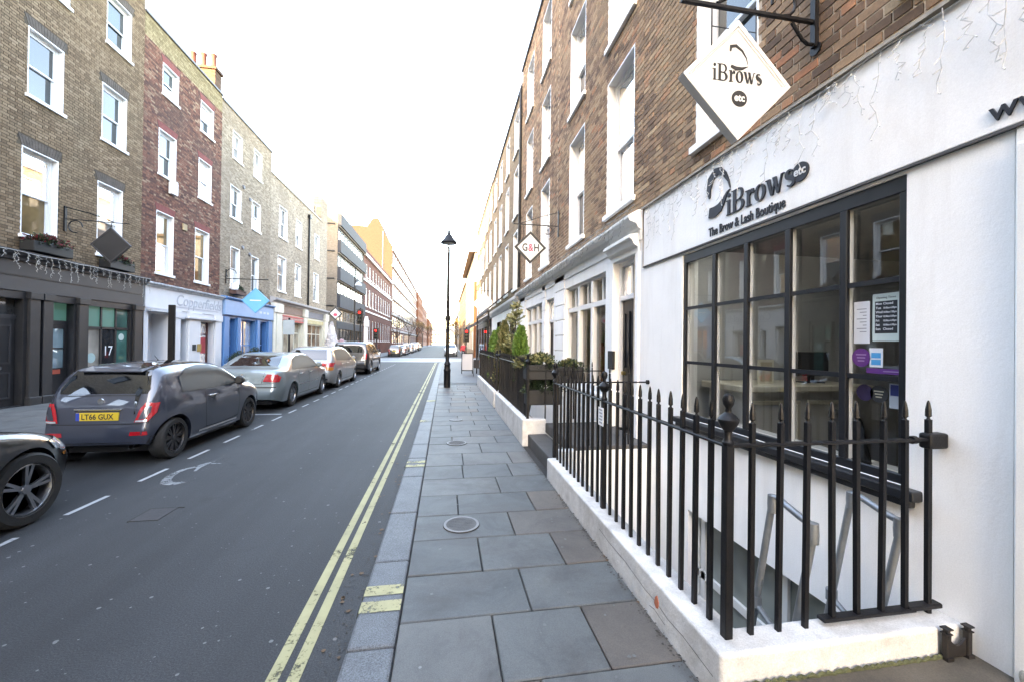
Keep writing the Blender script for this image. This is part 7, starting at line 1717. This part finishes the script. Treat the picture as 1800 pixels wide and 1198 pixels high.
def cafe_chair(x, y, rz, label):
    t = thing('cafe_chair', label, 'chair', (0,0,0)); MB().box(-.22,.22,-.22,.22,.42,.46).build('seat', WICK, t, bevel=.01); MB().box(-.22,.22,.19,.23,.46,.86).build('backrest', WICK, t, bevel=.01)
    for sx in (-.2,.2):
        for sy in (-.2,.2): MB().tube([(sx,sy,.42),(sx*1.05,sy*1.05,0)], .014, 6).build('leg', WICK, t)
    t.location = (x,y,PZ); t.rotation_euler = (0,0,rz)
cafe_chair(1.75, 20.6, 2.2, 'dark wicker chair before the round café table'); cafe_chair(2.2, 22.0, .4, 'dark wicker chair behind the round café table')
t = thing('cafe_table', 'small round café table with terracotta top', 'table', (1.95,21.3,PZ)); MB().lathe([(0,.72),(.36,.72),(.36,.75),(0,.75)], (1.95,21.3,PZ), n=20).build('top', TERRA, t); MB().lathe([(.22,0),(.22,.02),(.03,.05),(.025,.72)], (1.95,21.3,PZ), n=14).build('pedestal', BLACK, t, smooth=True)
# a passer-by at the corner
def person(x, y, rz, label):
    v = [(0,0,.92),(0,0,1.15),(0,0,1.40),(0,0,1.50),(0,.01,1.60),(0,.02,1.70), (.10,0,.90),(.11,.10,.50),(.11,.02,.08),(.11,.16,.04), (-.10,0,.90),(-.11,-.08,.50),(-.11,-.22,.10),(-.11,-.10,.04), (.19,0,1.40),(.25,-.03,1.12),(.25,.10,.90), (-.19,0,1.40),(-.25,.02,1.12),(-.25,.12,.90), (.25,.14,.82),(-.25,.17,.82)]
    e = [(0,1),(1,2),(2,3),(3,4),(4,5),(0,6),(6,7),(7,8),(8,9),(0,10),(10,11),(11,12),(12,13),(2,14),(14,15),(15,16),(2,17),(17,18),(18,19),(16,20),(19,21)]
    rad = [.15,.14,.15,.055,.095,.085,.09,.065,.045,.035,.09,.065,.045,.035,.065,.05,.04,.065,.05,.04,.03,.03]
    me = bpy.data.meshes.new('person'); me.from_pydata(v, e, []); o = bpy.data.objects.new('person', me); COL.objects.link(o)
    sk = o.modifiers.new('s', 'SKIN'); su = o.modifiers.new('d', 'SUBSURF'); su.levels = su.render_levels = 2
    for i, r_ in enumerate(rad): me.skin_vertices[0].data[i].radius = (r_, r_*.85)
    me.skin_vertices[0].data[0].use_root = True
    dg = bpy.context.evaluated_depsgraph_get(); m2 = bpy.data.meshes.new_from_object(o.evaluated_get(dg)); o.modifiers.clear(); o.data = m2
    for m_ in (M('dark_trousers', (.02,.022,.03), .9), M('red_coat', (.40,.03,.04), .8, .1), M('skin', (.42,.25,.19), .6), M('dark_hair', (.03,.02,.015), .7)): m2.materials.append(m_)
    for p in m2.polygons:
        c = p.center; p.material_index = 0 if c.z < .95 and abs(c.x) < .21 else 3 if c.z > 1.63 and c.y < .05 else 2 if c.z > 1.46 or (c.z < .88 and abs(c.x) > .2) else 1
        p.use_smooth = True
    o.location = (x,y,.1); o.rotation_euler = (0,0,rz); tag(o, label, 'person')
person(1.75, 39.5, 2.9, 'person in a red top walking by the right-hand traffic light')

# ================================================================ grit, dead leaves and scraps along gutter, kerb joint and plinth foot
rr = random.Random(77); gm = MB(); lf = MB(); sc_ = MB()
def fleck(mb, x, y, z, s):
    a = rr.uniform(0, 2*pi); n = rr.choice((4,5,6)); mb.poly([(x+s*rr.uniform(.6,1.2)*cos(a+2*pi*i/n), y+s*rr.uniform(.6,1.2)*sin(a+2*pi*i/n), z) for i in range(n)])
for _ in range(900): fleck(gm, -.53-abs(rr.gauss(0,.09)), rr.uniform(1.2,14)**1, .0035+rr.uniform(0,.001), rr.uniform(.003,.010))
for _ in range(500): fleck(gm, 1.296-abs(rr.gauss(0,.03)), rr.uniform(1.2,6.5), PZ+.003, rr.uniform(.003,.010))
for _ in range(60): fleck(lf, -.54-abs(rr.gauss(0,.14)), rr.uniform(1.4,12), .006, rr.uniform(.012,.022))
for _ in range(26): fleck(lf, rr.choice((1.27,1.28,-.25)), rr.uniform(1.4,9), PZ+.005, rr.uniform(.010,.018))
for _ in range(300): fleck(sc_, rr.uniform(-3.6,-.95), rr.uniform(1.6,11), .0032, rr.uniform(.003,.010))
for _ in range(110): fleck(sc_, rr.uniform(-.2,1.25), rr.uniform(1.5,8), PZ+.0025, rr.uniform(.005,.016))
kind(gm.build('gutter_grit', M('grit', (.045,.04,.035), .9, .4, 60), fix=False), 'stuff'); kind(lf.build('dead_leaves', M('dead_leaf', (.09,.055,.03), .8, .4, 40), fix=False), 'stuff'); kind(sc_.build('chewing_gum_spots', M('old_gum', (.10,.104,.104), .7, .35, 25), fix=False), 'stuff')
